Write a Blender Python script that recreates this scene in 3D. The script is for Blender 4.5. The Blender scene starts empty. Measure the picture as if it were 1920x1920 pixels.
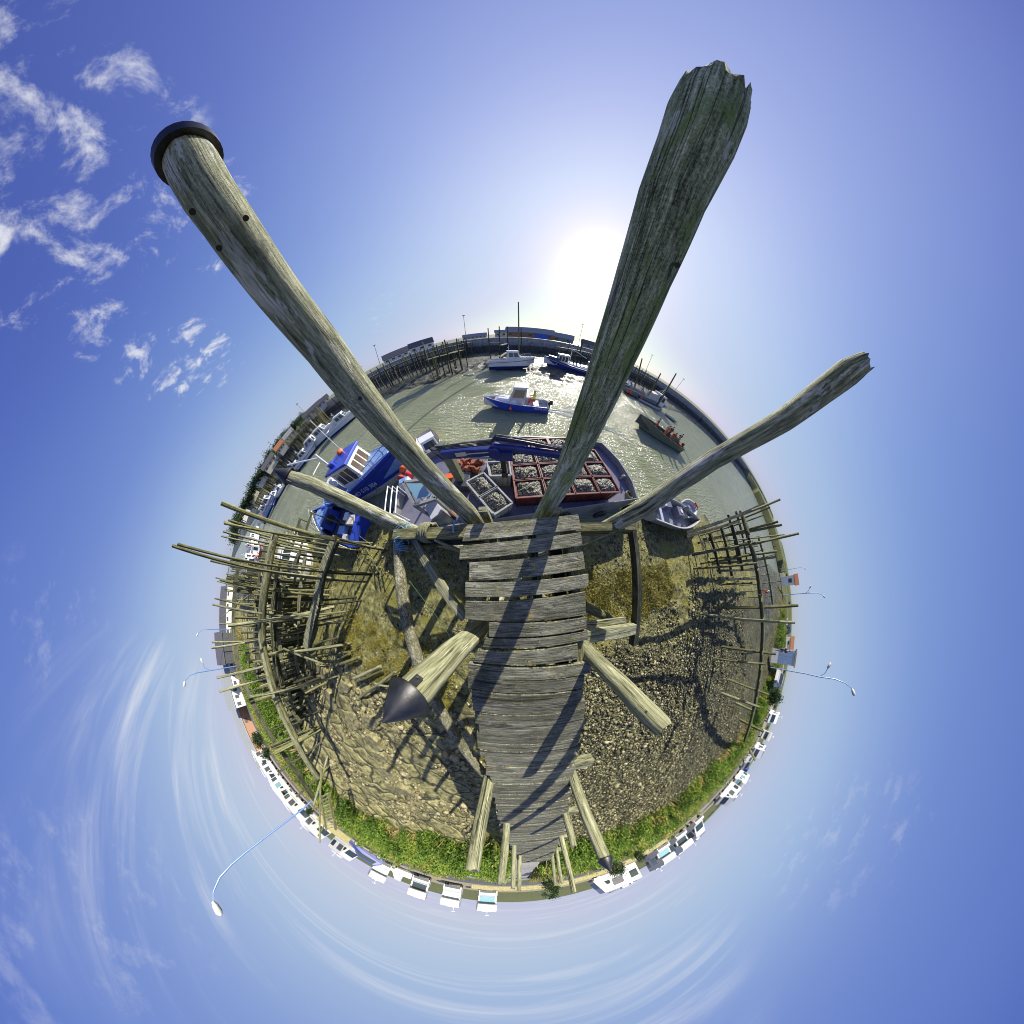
import bpy, math, random
import numpy as np
from mathutils import Vector, Matrix, noise as mnoise
random.seed(7); rng = np.random.default_rng(7)
sc = bpy.context.scene; C = sc.collection
R = math.radians
# ---------------------------------------------------------------- camera (stereographic little planet)
CZ = 5.8                       # eye above the water; the jetty deck is at 4.3
F2, TILT, ROLL, SMM = 494.0, R(22.3), R(2.26), 36/1920
_r = np.linspace(0, 1357, 600); _th = 2*np.arctan(_r/F2); _rm = _r*SMM
_w = np.where(_r < 800, 3.0, 1.0); _M = np.stack([_rm, _rm**2, _rm**3, _rm**4], 1)
K = np.linalg.lstsq(_M*_w[:, None], _th*_w, rcond=None)[0]
cam = bpy.data.cameras.new('camera'); co = bpy.data.objects.new('camera', cam); C.objects.link(co); sc.camera = co
cam.type = 'PANO'; cam.clip_start = .02; cam.clip_end = 6000; cam.sensor_width = 36; cam.sensor_fit = 'HORIZONTAL'
cp = cam
cp.panorama_type = 'FISHEYE_LENS_POLYNOMIAL'
for _n, _v in zip(('fisheye_polynomial_k0', 'fisheye_polynomial_k1', 'fisheye_polynomial_k2', 'fisheye_polynomial_k3', 'fisheye_polynomial_k4'), (0, *K)):
    setattr(cp, _n, -float(_v))
cp.fisheye_fov = R(330)
RM = Matrix.Rotation(TILT, 3, 'X') @ Matrix.Rotation(ROLL, 3, 'Z')
co.location = (0, 0, CZ); co.rotation_euler = RM.to_euler()
def ray(px, py):
    x, y = px-960, 960-py; r = math.hypot(x, y); m = r*SMM
    t = K[0]*m+K[1]*m**2+K[2]*m**3+K[3]*m**4
    return RM @ Vector((math.sin(t)*x/max(r, 1e-6), math.sin(t)*y/max(r, 1e-6), -math.cos(t)))
def at(px, py, z):             # survey: where that sight line meets height z
    d = ray(px, py); k = (z-CZ)/d.z; return Vector((d.x*k, d.y*k, z))
def atd(px, py, hd):           # ... or horizontal distance hd
    d = ray(px, py); k = hd/math.hypot(d.x, d.y); return Vector((d.x*k, d.y*k, CZ+d.z*k))
def pxs(px, py): return 247*(1+(math.hypot(px-960, py-960)/F2)**2)     # pixels per radian
# ---------------------------------------------------------------- sky, sun, exposure
SUN_AZ, SUN_EL = R(18), R(21)
w = bpy.data.worlds.new('World'); sc.world = w; w.use_nodes = True
N = w.node_tree.nodes; LK = w.node_tree.links; N.clear()
def nd(N, t, **kw):
    n = N.new(t)
    for k, v in kw.items():
        if k == 'inp':
            for a, b in v.items(): n.inputs[a].default_value = b
        else: setattr(n, k, v)
    return n
out = nd(N, 'ShaderNodeOutputWorld'); bg = nd(N, 'ShaderNodeBackground'); bg.inputs[1].default_value = .107
sky = nd(N, 'ShaderNodeTexSky', sky_type='NISHITA', sun_disc=False, sun_elevation=SUN_EL, sun_rotation=SUN_AZ, altitude=0, air_density=1.0, dust_density=.45, ozone_density=3.0)
tint = nd(N, 'ShaderNodeMix', data_type='RGBA', blend_type='MULTIPLY', inp={0: 1.0}); 
tc = nd(N, 'ShaderNodeTexCoord'); sep = nd(N, 'ShaderNodeSeparateXYZ'); LK.new(tc.outputs['Generated'], sep.inputs[0])
def math_(op, a, b=None, clamp=False):
    n = nd(N, 'ShaderNodeMath', operation=op, use_clamp=clamp)
    for i, v in enumerate((a, b)):
        if v is None: continue
        if isinstance(v, (int, float)): n.inputs[i].default_value = v
        else: LK.new(v, n.inputs[i])
    return n.outputs[0]
scl = nd(N, 'ShaderNodeVectorMath', operation='SCALE', inp={'Scale': .125}); LK.new(sky.outputs[0], scl.inputs[0])
crv = nd(N, 'ShaderNodeRGBCurve'); LK.new(scl.outputs[0], crv.inputs['Color']); cmap_ = crv.mapping; cmap_.use_clip = False
for ci, pts_ in enumerate((((.065, .074), (.115, .18), (.243, .355), (.39, .42), (.775, .54), (1, .60)), ((.12, .122), (.208, .29), (.40, .49), (.648, .55), (.97, .60), (1, .61)), ((.233, .43), (.373, .64), (.57, .74), (.88, .75), (1, .75)))):
    c_ = cmap_.curves[ci]; c_.points[0].location = (0, 0); c_.points[1].location = pts_[-1]
    for q_ in pts_[:-1]: c_.points.new(*q_)
cmap_.update(); s5 = nd(N, 'ShaderNodeVectorMath', operation='SCALE', inp={'Scale': 5.0}); LK.new(crv.outputs[0], s5.inputs[0]); LK.new(s5.outputs[0], tint.inputs[6])
def dirv(az, el): return (math.sin(R(az))*math.cos(R(el)), math.cos(R(az))*math.cos(R(el)), math.sin(R(el)))
def lobe(az, el, rad, soft):
    n = nd(N, 'ShaderNodeVectorMath', operation='DOT_PRODUCT'); n.inputs[1].default_value = dirv(az, el); LK.new(tc.outputs['Generated'], n.inputs[0])
    a = math.cos(R(rad+soft)); b = math.cos(R(max(rad-soft, 0)))
    return nd_map(n.outputs['Value'], a, b)
def nd_map(v, a, b, c=0., d=1.):
    n = nd(N, 'ShaderNodeMapRange', interpolation_type='SMOOTHSTEP', inp={1: a, 2: b, 3: c, 4: d}); LK.new(v, n.inputs[0]); return n.outputs[0]
# deeper blue opposite the sun, above the horizon haze
_a = nd(N, 'ShaderNodeVectorMath', operation='DOT_PRODUCT'); _a.inputs[1].default_value = (math.sin(SUN_AZ), math.cos(SUN_AZ), 0); LK.new(tc.outputs['Generated'], _a.inputs[0])
_f = math_('SUBTRACT', 1.0, math_('MULTIPLY', math_('MULTIPLY', nd_map(_a.outputs['Value'], .15, -.8), nd_map(sep.outputs[2], .10, .38)), .34)); _c = nd(N, 'ShaderNodeCombineColor'); LK.new(_f, _c.inputs[0]); LK.new(_f, _c.inputs[1]); LK.new(math_('POWER', _f, .35), _c.inputs[2]); LK.new(_c.outputs[0], tint.inputs[7])
# cloud plane coordinates: direction / elevation, so the clouds lie in one high layer
zc = math_('ADD', math_('MAXIMUM', sep.outputs[2], 0.0), .12)
cx = math_('DIVIDE', sep.outputs[0], zc); cy = math_('DIVIDE', sep.outputs[1], zc)
cmb = nd(N, 'ShaderNodeCombineXYZ'); LK.new(cx, cmb.inputs[0]); LK.new(cy, cmb.inputs[1])
def cnoise(scale, detail, rough, sx=1., sy=1., rot=0., dist=0.):
    mp = nd(N, 'ShaderNodeMapping'); mp.inputs['Scale'].default_value = (sx, sy, 1); mp.inputs['Rotation'].default_value = (0, 0, rot); LK.new(cmb.outputs[0], mp.inputs[0])
    n = nd(N, 'ShaderNodeTexNoise', inp={'Scale': scale, 'Detail': detail, 'Roughness': rough, 'Distortion': dist}); LK.new(mp.outputs[0], n.inputs[0]); return n.outputs[0]
m1 = None
for az, el, r_, s_ in ((-74, 50, 7, 7), (-66, 45, 5, 5), (-84, 50, 7, 6), (-57, 43, 3.2, 3), (-80, 42.5, 4.5, 4), (-72, 41, 3, 3), (-82, 36, 2.5, 2.5), (-63, 36, 1.6, 2), (-72, 23.5, 4.2, 3), (-79, 28, 4, 3), (-77, 24, 3.5, 3), (-88, 56, 8, 6)):
    l = lobe(az, el, r_, s_); m1 = l if m1 is None else math_('MAXIMUM', m1, l)
n1 = cnoise(7.5, 11, .66, 1, 1, 0, .3); c1 = math_('MULTIPLY', nd_map(math_('ADD', n1, math_('MULTIPLY', m1, .10)), .575, .80), math_('MULTIPLY', nd_map(m1, .0, .4), .9))
m2 = None
for az, el, r_, s_ in ((-38, 11, 2.5, 2.5), (-34, 14, 1.8, 2), (142, 13, 5, 3), (136, 17, 4, 4), (-117, 25, 5, 4), (-145, 25, 8, 6), (-160, 30, 8, 6)):
    l = lobe(az, el, r_, s_); m2 = l if m2 is None else math_('MAXIMUM', m2, l)
n2 = cnoise(7, 9, .65, 1, .8); c2 = math_('MULTIPLY', nd_map(math_('ADD', n2, math_('MULTIPLY', m2, .06)), .56, .75), math_('MULTIPLY', m2, .18))
m3 = math_('MAXIMUM', math_('MAXIMUM', lobe(-143, 13, 9, 9), lobe(-170, 11, 14, 9)), math_('MAXIMUM', lobe(-128, 14, 6, 7), lobe(168, 9, 10, 7)))
n3 = cnoise(.8, 7, .6, .35, 2.6, R(62), .9); c3 = math_('MULTIPLY', nd_map(n3, .47, .78), math_('MULTIPLY', m3, .7))
cl = math_('ADD', math_('MAXIMUM', c1, c2), c3, clamp=True)
cm = nd(N, 'ShaderNodeMix', data_type='RGBA'); LK.new(cl, cm.inputs[0]); LK.new(tint.outputs[2], cm.inputs[6]); cm.inputs[7].default_value = (4.0, 4.1, 4.4, 1)
# aureole: forward scattering close to the sun
dn = nd(N, 'ShaderNodeVectorMath', operation='DOT_PRODUCT'); dn.inputs[1].default_value = dirv(18, 21); LK.new(tc.outputs['Generated'], dn.inputs[0])
dd = math_('MAXIMUM', dn.outputs['Value'], 0.0)
au = math_('ADD', math_('MULTIPLY', math_('POWER', dd, 420.0), 9.0), math_('ADD', math_('MULTIPLY', math_('POWER', dd, 36.0), 1.0), math_('MULTIPLY', math_('POWER', dd, 3.2), 1.3)))
aum = nd(N, 'ShaderNodeMix', data_type='RGBA', blend_type='ADD', inp={0: 1.0}); LK.new(cm.outputs[2], aum.inputs[6])
auc = nd(N, 'ShaderNodeVectorMath', operation='SCALE'); auc.inputs[0].default_value = (1.0, .90, .92); LK.new(au, auc.inputs['Scale']); LK.new(auc.outputs[0], aum.inputs[7])
LK.new(aum.outputs[2], bg.inputs[0]); LK.new(bg.outputs[0], out.inputs[0])
sl = bpy.data.lights.new('sun', 'SUN'); sl.energy = 4.6; sl.angle = R(.53); sl.color = (1, .94, .83)
so = bpy.data.objects.new('sun', sl); C.objects.link(so); so.rotation_euler = (-Vector(dirv(18, 21))).to_track_quat('-Z', 'Y').to_euler()
vs = sc.view_settings; vs.view_transform = 'Standard'; vs.look = 'None'; vs.gamma = 1; vs.exposure = .9
sc.cycles.use_denoising = True; sc.cycles.filter_width = 1.0; sc.cycles.sample_clamp_indirect = 6; sc.cycles.max_bounces = 6; sc.cycles.transparent_max_bounces = 6
# ---------------------------------------------------------------- mesh helpers
SPLIT = {'brace', 'lower_slat', 'rail', 'roof_vent', 'stile', 'cross_beam', 'cream_buoy', 'fish_box', 'stern_frame', 'scrap_frame', 'eye', 'shoe', 'base_plate', 'headlight', 'frame_bar'}
class MB:
    def __init__(s): s.v = []; s.f = []; s.uv = []; s.m = []
    def face(s, idx, uvs=None, m=0):
        s.f.append(tuple(idx)); s.m.append(m); s.uv.append(uvs or [(0, 0)]*len(idx))
    def poly(s, pts, m=0, uvs=None):
        b = len(s.v); s.v += [tuple(p) for p in pts]; s.face(range(b, b+len(pts)), uvs or [(p[0], p[1]) for p in pts], m)
    def hexa(s, b4, t4, m=0):          # bottom and top quads, both counter-clockwise seen from above
        b = len(s.v); s.v += [tuple(p) for p in b4]+[tuple(p) for p in t4]
        P = [Vector(p) for p in list(b4)+list(t4)]
        for q in ((3, 2, 1, 0), (4, 5, 6, 7), (0, 1, 5, 4), (1, 2, 6, 5), (2, 3, 7, 6), (3, 0, 4, 7)):
            a, c = (P[q[1]]-P[q[0]]).length, (P[q[2]]-P[q[1]]).length
            o = s._o(); uv = [(0, 0), (0, a), (c, a), (c, 0)] if a >= c else [(0, 0), (a, 0), (a, c), (0, c)]
            s.face([b+i for i in q], [(u+o[0], v+o[1]) for u, v in uv], m)
    def _o(s): return (random.random()*7, random.random()*7)
    def box(s, c, d, rz=0, m=0, taper=1.):
        x, y, z = d[0]/2, d[1]/2, d[2]/2; cs, sn = math.cos(rz), math.sin(rz)
        def P(a, b, e): return (c[0]+a*cs-b*sn, c[1]+a*sn+b*cs, c[2]+e)
        t = taper
        s.hexa([P(-x, -y, -z), P(x, -y, -z), P(x, y, -z), P(-x, y, -z)], [P(-x*t, -y*t, z), P(x*t, -y*t, z), P(x*t, y*t, z), P(-x*t, y*t, z)], m)
    def beam(s, a, b, w, h, up=(0, 0, 1), m=0, jit=0):
        a, b = Vector(a), Vector(b); d = (b-a).normalized(); u = Vector(up)
        if abs(d.dot(u)) > .95: u = Vector((0, 1, 0))
        sx = d.cross(u).normalized()*(w/2); sz = sx.cross(d).normalized()*(h/2)
        s.hexa([a-sx-sz, a+sx-sz, b+sx-sz, b-sx-sz], [a-sx+sz, a+sx+sz, b+sx+sz, b-sx+sz], m)
    def tube(s, pts, rad, n=8, cap=True, m=0, jit=0., seed=0, ragged=0.):
        pts = [Vector(p) for p in pts]; L = len(pts)
        if not hasattr(rad, '__len__'): rad = [rad]*L
        t0 = (pts[1]-pts[0]).normalized(); u = t0.orthogonal().normalized(); b = len(s.v); ln = 0; lens = []; o = s._o(); du = 2*math.pi*sum(rad)/L
        for i, p in enumerate(pts):
            t = (pts[min(i+1, L-1)]-pts[max(i-1, 0)]).normalized(); u = (u-t*u.dot(t)).normalized(); v = t.cross(u)
            if i: ln += (p-pts[i-1]).length
            lens.append(ln)
            for k in range(n):
                a = 2*math.pi*k/n; r = rad[i]
                dr = u*math.cos(a)+v*math.sin(a)
                if jit: r *= 1+jit*(mnoise.noise(Vector((math.cos(a)*1.6, math.sin(a)*1.6, ln*1.1+seed)))+.55*mnoise.noise(Vector((math.cos(a)*5, math.sin(a)*5, ln*.7+seed*3))))
                q = p+dr*r
                if ragged and i == L-1: q = q+t*ragged*(mnoise.noise(Vector((math.cos(a)*4, math.sin(a)*4, seed)))*1.2-.3+random.random()*.8)
                s.v.append(tuple(q))
        for i in range(L-1):
            for k in range(n):
                k2 = (k+1) % n
                s.face((b+i*n+k, b+i*n+k2, b+(i+1)*n+k2, b+(i+1)*n+k), [(o[0]+k/n*du, o[1]+lens[i]), (o[0]+(k+1)/n*du, o[1]+lens[i]), (o[0]+(k+1)/n*du, o[1]+lens[i+1]), (o[0]+k/n*du, o[1]+lens[i+1])], m)
        if cap:
            s.face([b+k for k in range(n)][::-1], [(math.cos(2*math.pi*k/n)*.1, math.sin(2*math.pi*k/n)*.1) for k in range(n)], m)
            s.face([b+(L-1)*n+k for k in range(n)], [(math.cos(2*math.pi*k/n)*.1, math.sin(2*math.pi*k/n)*.1) for k in range(n)], m)
    def cone(s, a, b, r0, r1, n=16, m=0): s.tube([a, b], [r0, max(r1, .002)], n, True, m)
    def prism(s, outline, z0, z1, m=0, mt=None):       # outline counter-clockwise (x, y)
        b = len(s.v); n = len(outline); s.v += [(x, y, z0) for x, y in outline]+[(x, y, z1) for x, y in outline]; per = 0
        for k in range(n):
            k2 = (k+1) % n; L = math.dist(outline[k], outline[k2])
            s.face((b+k, b+k2, b+n+k2, b+n+k), [(per, z0), (per+L, z0), (per+L, z1), (per, z1)], m); per += L
        s.face([b+k for k in range(n)][::-1], [outline[k] for k in range(n)][::-1], m)
        s.face([b+n+k for k in range(n)], [outline[k] for k in range(n)], m if mt is None else mt)
    def ball(s, c, r, n=10, m=0, sq=(1, 1, 1)):
        b = len(s.v); h = n//2+1
        for i in range(h+1):
            th = math.pi*i/h
            for k in range(n):
                ph = 2*math.pi*k/n; s.v.append((c[0]+r*sq[0]*math.sin(th)*math.cos(ph), c[1]+r*sq[1]*math.sin(th)*math.sin(ph), c[2]+r*sq[2]*math.cos(th)))
        for i in range(h):
            for k in range(n):
                k2 = (k+1) % n; s.face((b+i*n+k, b+(i+1)*n+k, b+(i+1)*n+k2, b+i*n+k2), None, m)
    def mesh(s, name, smooth=False):
        me = bpy.data.meshes.new(name); me.from_pydata(s.v, [], s.f); uvl = me.uv_layers.new(name='UVMap')
        uvl.data.foreach_set('uv', [c for f in s.uv for u in f for c in u]); me.polygons.foreach_set('material_index', s.m)
        if smooth: me.polygons.foreach_set('use_smooth', [True]*len(s.f))
        me.update(); return me
    def islands(s):
        P = list(range(len(s.v)))
        def fd(a):
            while P[a] != a: P[a] = P[P[a]]; a = P[a]
            return a
        for f in s.f:
            for q in f[1:]: P[fd(q)] = fd(f[0])
        G = {}
        for i, f in enumerate(s.f): G.setdefault(fd(f[0]), []).append(i)
        out_ = []
        for g in G.values():
            m = MB(); mp = {}
            for i in g:
                for q in s.f[i]:
                    if q not in mp: mp[q] = len(m.v); m.v.append(s.v[q])
                m.f.append(tuple(mp[q] for q in s.f[i])); m.uv.append(s.uv[i]); m.m.append(s.m[i])
            out_.append(m)
        return out_
    def build(s, name, mats, parent=None, smooth=False, bevel=0, label=None):
        if name in SPLIT and parent is not None:
            I = s.islands()
            if len(I) > 1:
                for m in I[1:]: m._b(name, mats, parent, smooth, bevel, label)
                s = I[0]
        return s._b(name, mats, parent, smooth, bevel, label)
    def _b(s, name, mats, parent=None, smooth=False, bevel=0, label=None):
        me = s.mesh(name, smooth)
        for m in (mats if isinstance(mats, (list, tuple)) else [mats]): me.materials.append(m)
        o = bpy.data.objects.new(name, me); C.objects.link(o)
        if parent is not None: o.parent = parent
        if smooth:
            try: md = o.modifiers.new('es', 'EDGE_SPLIT'); md.split_angle = R(40)
            except Exception: pass
        if bevel:
            md = o.modifiers.new('bevel', 'BEVEL'); md.width = bevel; md.segments = 2; md.limit_method = 'ANGLE'
        if label: o['label'] = label
        return o
def tag(o, label, cat, group=None, kind=None):
    if label: o['label'] = label
    if cat: o['category'] = cat
    if group: o['group'] = group
    if kind: o['kind'] = kind
    return o
def thing(name, label, cat, loc=(0, 0, 0), rz=0, group=None):
    o = bpy.data.objects.new(name, None); C.objects.link(o); o.location = loc; o.rotation_euler = (0, 0, rz); o.empty_display_size = .2
    return tag(o, label, cat, group)
def clone(root, loc, rz, label=None):
    r = root.copy(); C.objects.link(r); r.location = loc; r.rotation_euler = (0, 0, rz)
    if label: r['label'] = label
    for ch in list(root.children):
        c = ch.copy(); C.objects.link(c); c.parent = r
        for g in ch.children:
            d = g.copy(); C.objects.link(d); d.parent = c
    return r
def npmesh(name, v, f, mat, smooth=False, uv=None, attr=None):
    me = bpy.data.meshes.new(name); v = np.asarray(v, np.float32); f = np.asarray(f, np.int32); nf, k = f.shape
    me.vertices.add(len(v)); me.vertices.foreach_set('co', v.ravel()); me.loops.add(nf*k); me.loops.foreach_set('vertex_index', f.ravel())
    me.polygons.add(nf); me.polygons.foreach_set('loop_start', np.arange(nf, dtype=np.int32)*k); me.polygons.foreach_set('loop_total', np.full(nf, k, np.int32))
    if smooth: me.polygons.foreach_set('use_smooth', np.ones(nf, bool))
    if attr:
        for an, av in attr.items():
            a = me.attributes.new(an, 'FLOAT', 'POINT'); a.data.foreach_set('value', np.asarray(av, np.float32))
    me.update(calc_edges=True); me.validate()
    for m in (mat if isinstance(mat, list) else [mat]): me.materials.append(m)
    o = bpy.data.objects.new(name, me); C.objects.link(o); return o
# ---------------------------------------------------------------- materials
def newmat(name):
    m = bpy.data.materials.new(name); m.use_nodes = True; nt = m.node_tree; return m, nt.nodes, nt.links, nt.nodes['Principled BSDF']
def flat(name, col, rough=.5, metal=0., var=.12, scale=6, bump=0., spec=.5, dirt=None):
    m, n, l, p = newmat(name); p.inputs['Roughness'].default_value = rough; p.inputs['Metallic'].default_value = metal; p.inputs['Specular IOR Level'].default_value = spec
    t = nd(n, 'ShaderNodeTexCoord'); no = nd(n, 'ShaderNodeTexNoise', inp={'Scale': scale, 'Detail': 6, 'Roughness': .65}); l.new(t.outputs['Object'], no.inputs[0])
    r = nd(n, 'ShaderNodeValToRGB'); e = r.color_ramp.elements; e[0].position = .3; e[1].position = .7
    d = dirt or tuple(c*(1-var*2.2) for c in col); e[0].color = (*d, 1); e[1].color = (*[min(1, c*(1+var)) for c in col], 1)
    if dirt: e[0].position = .34; e[1].position = .48
    l.new(no.outputs[0], r.inputs[0]); l.new(r.outputs[0], p.inputs['Base Color'])
    if bump:
        b = nd(n, 'ShaderNodeBump', inp={'Strength': bump, 'Distance': .02}); l.new(no.outputs[0], b.inputs['Height']); l.new(b.outputs[0], p.inputs['Normal'])
    return m
def wood(name, dark, mid, light, gu=26, gv=1.3, moss=None, lichen=None, bump=.8, crack=.8, rough=.88, rnd=.2, mossamt=.5, swap=False, speck=0., pale=0.):
    """gu: grain lines per metre across, gv: along; uv = (across, along) unless swap"""
    yg = lambda c: (c[0]*1.08, c[1]*1.09, c[2]*1.0); dark, mid, light = yg(dark), yg(mid), yg(light)
    m, n, l, p = newmat(name); p.inputs['Roughness'].default_value = rough; p.inputs['Specular IOR Level'].default_value = .2
    t = nd(n, 'ShaderNodeTexCoord'); oi = nd(n, 'ShaderNodeObjectInfo')
    off = nd(n, 'ShaderNodeVectorMath', operation='SCALE'); off.inputs[0].default_value = (9, 7, 0); l.new(oi.outputs['Random'], off.inputs['Scale'])
    uv = nd(n, 'ShaderNodeVectorMath', operation='ADD'); l.new(t.outputs['UV'], uv.inputs[0]); l.new(off.outputs[0], uv.inputs[1])
    def nz(ac, al, det=5, ro=.6, dist=0, z=0.):
        mp = nd(n, 'ShaderNodeMapping'); mp.inputs['Scale'].default_value = (al, ac, 1) if swap else (ac, al, 1); mp.inputs['Location'].default_value = (0, 0, z); l.new(uv.outputs[0], mp.inputs[0])
        q = nd(n, 'ShaderNodeTexNoise', inp={'Scale': 1, 'Detail': det, 'Roughness': ro, 'Distortion': dist}); l.new(mp.outputs[0], q.inputs[0]); return q.outputs[0]
    def mth(op, x, y):
        q = nd(n, 'ShaderNodeMath', operation=op)
        for i_, v_ in enumerate((x, y)):
            if isinstance(v_, (int, float)): q.inputs[i_].default_value = v_
            else: l.new(v_, q.inputs[i_])
        return q.outputs[0]
    def rng_(v, lo, hi, amt=1.):
        x = nd(n, 'ShaderNodeMapRange', interpolation_type='SMOOTHSTEP', inp={1: lo, 2: hi, 3: 0, 4: amt}); l.new(v, x.inputs[0]); return x.outputs[0]
    fine = nz(gu*3.2, gv*4, 7, .7, .3); med = nz(gu*.8, gv*.8, 6, .65, .6, 3.1); bl = nz(4.5, 1.8, 6, .7, .4, 7.7)
    a = mth('ADD', mth('ADD', mth('MULTIPLY', fine, .42), mth('MULTIPLY', med, .33)), mth('MULTIPLY', bl, .25))
    if speck: a = mth('ADD', a, mth('MULTIPLY', mth('SUBTRACT', nz(70, 70, 4, .8, 0, 5.), .5), speck))
    r = nd(n, 'ShaderNodeValToRGB'); e = r.color_ramp.elements; e[0].position = .41; e[0].color = (*[c*.7 for c in dark], 1); e[1].position = .61; e[1].color = (*light, 1); k = e.new(.5); k.color = (*mid, 1); l.new(a, r.inputs[0])
    col = r.outputs[0]
    def mixc(fac, c, cur):
        x = nd(n, 'ShaderNodeMix', data_type='RGBA'); l.new(fac, x.inputs[0]); l.new(cur, x.inputs[6]); x.inputs[7].default_value = (*c, 1); return x.outputs[2]
    if pale: col = mixc(mth('MULTIPLY', rng_(nz(6, 1.6, 6, .7, .5, 41.), .56, .60, pale), rng_(fine, .30, .5)), tuple(min(.6, c*1.5) for c in light), col)
    if moss: col = mixc(mth('MULTIPLY', rng_(nz(7, 2.4, 7, .72, .5, 11.), .48, .60, mossamt), rng_(fine, .35, .6)), moss, col)
    if lichen: col = mixc(rng_(nz(11, 11, 7, .8, .4, 2.), .60, .63, .9), lichen, col); col = mixc(rng_(nz(38, 38, 5, .7, 0, 9.), .62, .68, .6), (.40, .41, .33), col)
    c1 = nz(gu*.42, .16, 3, .45, .5, 15.); ridge = mth('ABSOLUTE', mth('SUBTRACT', c1, .5), 0); c2 = nz(gu*1.3, .5, 3, .5, .4, 21.); ridge2 = mth('ABSOLUTE', mth('SUBTRACT', c2, .5), 0)
    ckm = mth('MAXIMUM', mth('MULTIPLY', rng_(ridge, .014, .004, crack), rng_(nz(3, .5, 3, .5, 0, 31.), .42, .52)), mth('MULTIPLY', rng_(ridge2, .028, .006, crack*.75), rng_(bl, .5, .6)))
    col = mixc(ckm, tuple(c*.2 for c in dark), col)
    hv = nd(n, 'ShaderNodeHueSaturation'); l.new(col, hv.inputs['Color']); vv = nd(n, 'ShaderNodeMapRange', inp={1: 0, 2: 1, 3: 1-rnd, 4: 1+rnd}); l.new(oi.outputs['Random'], vv.inputs[0]); l.new(vv.outputs[0], hv.inputs['Value'])
    l.new(hv.outputs[0], p.inputs['Base Color'])
    bp = nd(n, 'ShaderNodeBump', inp={'Strength': bump, 'Distance': .02}); l.new(mth('SUBTRACT', a, mth('MULTIPLY', ckm, .5)), bp.inputs['Height']); l.new(bp.outputs[0], p.inputs['Normal'])
    return m
M = {}
M['plank'] = wood('weathered_plank_wood', (.04, .04, .030), (.145, .142, .112), (.33, .32, .255), 24, 1.6, lichen=(.42, .30, .03), moss=(.075, .085, .03), mossamt=.6, crack=.7, rnd=.26, swap=True, speck=.26, pale=.35, bump=1.)
M['pile'] = wood('weathered_pile_wood', (.055, .06, .042), (.22, .225, .165), (.52, .51, .39), 30, 1.6, moss=(.085, .10, .035), crack=.7, bump=1., rnd=.08, mossamt=.6, speck=.2, pale=.75)
M['mosspile'] = wood('mossy_pile_wood', (.07, .08, .055), (.24, .27, .19), (.60, .63, .54), 30, 2.0, moss=(.15, .23, .05), crack=.75, bump=1.0, rnd=.0, mossamt=.9, speck=.35, pale=.7)
M['dry'] = wood('dry_pale_wood', (.06, .062, .038), (.20, .20, .13), (.42, .415, .30), 26, 1.2, moss=(.12, .13, .05), crack=.9, rnd=.16, mossamt=.4)
M['post'] = wood('trestle_wood', (.035, .037, .018), (.12, .118, .06), (.30, .28, .165), 24, 1.6, moss=(.09, .11, .03), crack=.7, rnd=.3)
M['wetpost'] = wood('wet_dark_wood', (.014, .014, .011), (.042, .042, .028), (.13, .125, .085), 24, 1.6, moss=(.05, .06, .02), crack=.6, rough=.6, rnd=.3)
M['bark'] = wood('barnacled_wood', (.05, .045, .025), (.15, .14, .085), (.55, .53, .43), 40, 22, moss=(.08, .09, .03), crack=.2, bump=1.2, rnd=.0, speck=.5)
M['rope'] = wood('rope_fibre', (.05, .05, .03), (.20, .20, .13), (.42, .42, .30), 60, 60, crack=.0, rnd=.1, speck=.3)
M['bluerope'] = flat('blue_rope', (.20, .42, .62), .8, bump=.4, scale=60)
M['greenrope'] = flat('green_rope', (.18, .35, .12), .8)
M['cap'] = flat('black_plastic_cap', (.012, .013, .018), .45, var=.5, scale=9, bump=.15, spec=.6)
M['white'] = flat('white_gelcoat', (.78, .79, .80), .3, var=.05, spec=.5)
M['ltgrey'] = flat('pale_grey_paint', (.50, .52, .56), .45, var=.08)
M['grey'] = flat('grey_steel_paint', (.22, .23, .23), .5, var=.15, dirt=(.16, .15, .13), scale=2.4)
M['dkgrey'] = flat('dark_grey_paint', (.07, .075, .085), .45, var=.2)
M['black'] = flat('black_rubber', (.015, .015, .017), .5)
M['blue'] = flat('cobalt_blue_paint', (.02, .05, .38), .35, var=.15, scale=2, dirt=(.03, .05, .22))
M['navy'] = flat('navy_blue_paint', (.02, .035, .20), .32, var=.15)
M['skyblue'] = flat('light_blue_deck_paint', (.20, .36, .66), .5, var=.12)
M['steeldeck'] = flat('violet_grey_steel_deck', (.15, .15, .195), .42, var=.12, dirt=(.13, .12, .13), scale=1.6)
M['maroon'] = flat('maroon_plastic', (.12, .035, .028), .5, var=.25, scale=3)
M['paleplastic'] = flat('pale_grey_plastic', (.42, .43, .40), .5, var=.15)
M['rust'] = flat('rusty_iron', (.22, .07, .035), .8, var=.5, scale=9, bump=.6, dirt=(.05, .03, .025))
M['orange'] = flat('orange_pvc', (.85, .16, .03), .45, var=.12)
M['red'] = flat('red_paint', (.55, .03, .03), .45)
M['yellow'] = flat('yellow_paint', (.75, .62, .05), .5)
M['hivis'] = flat('fluorescent_yellow_cloth', (.60, .90, .02), .7)
M['cream'] = flat('cream_rendered_wall', (.62, .58, .48), .8, var=.06)
M['wwall'] = flat('white_rendered_wall', (.75, .75, .72), .8, var=.05)
M['tile'] = flat('orange_roof_tiles', (.42, .17, .07), .8, var=.2, scale=30)
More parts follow.
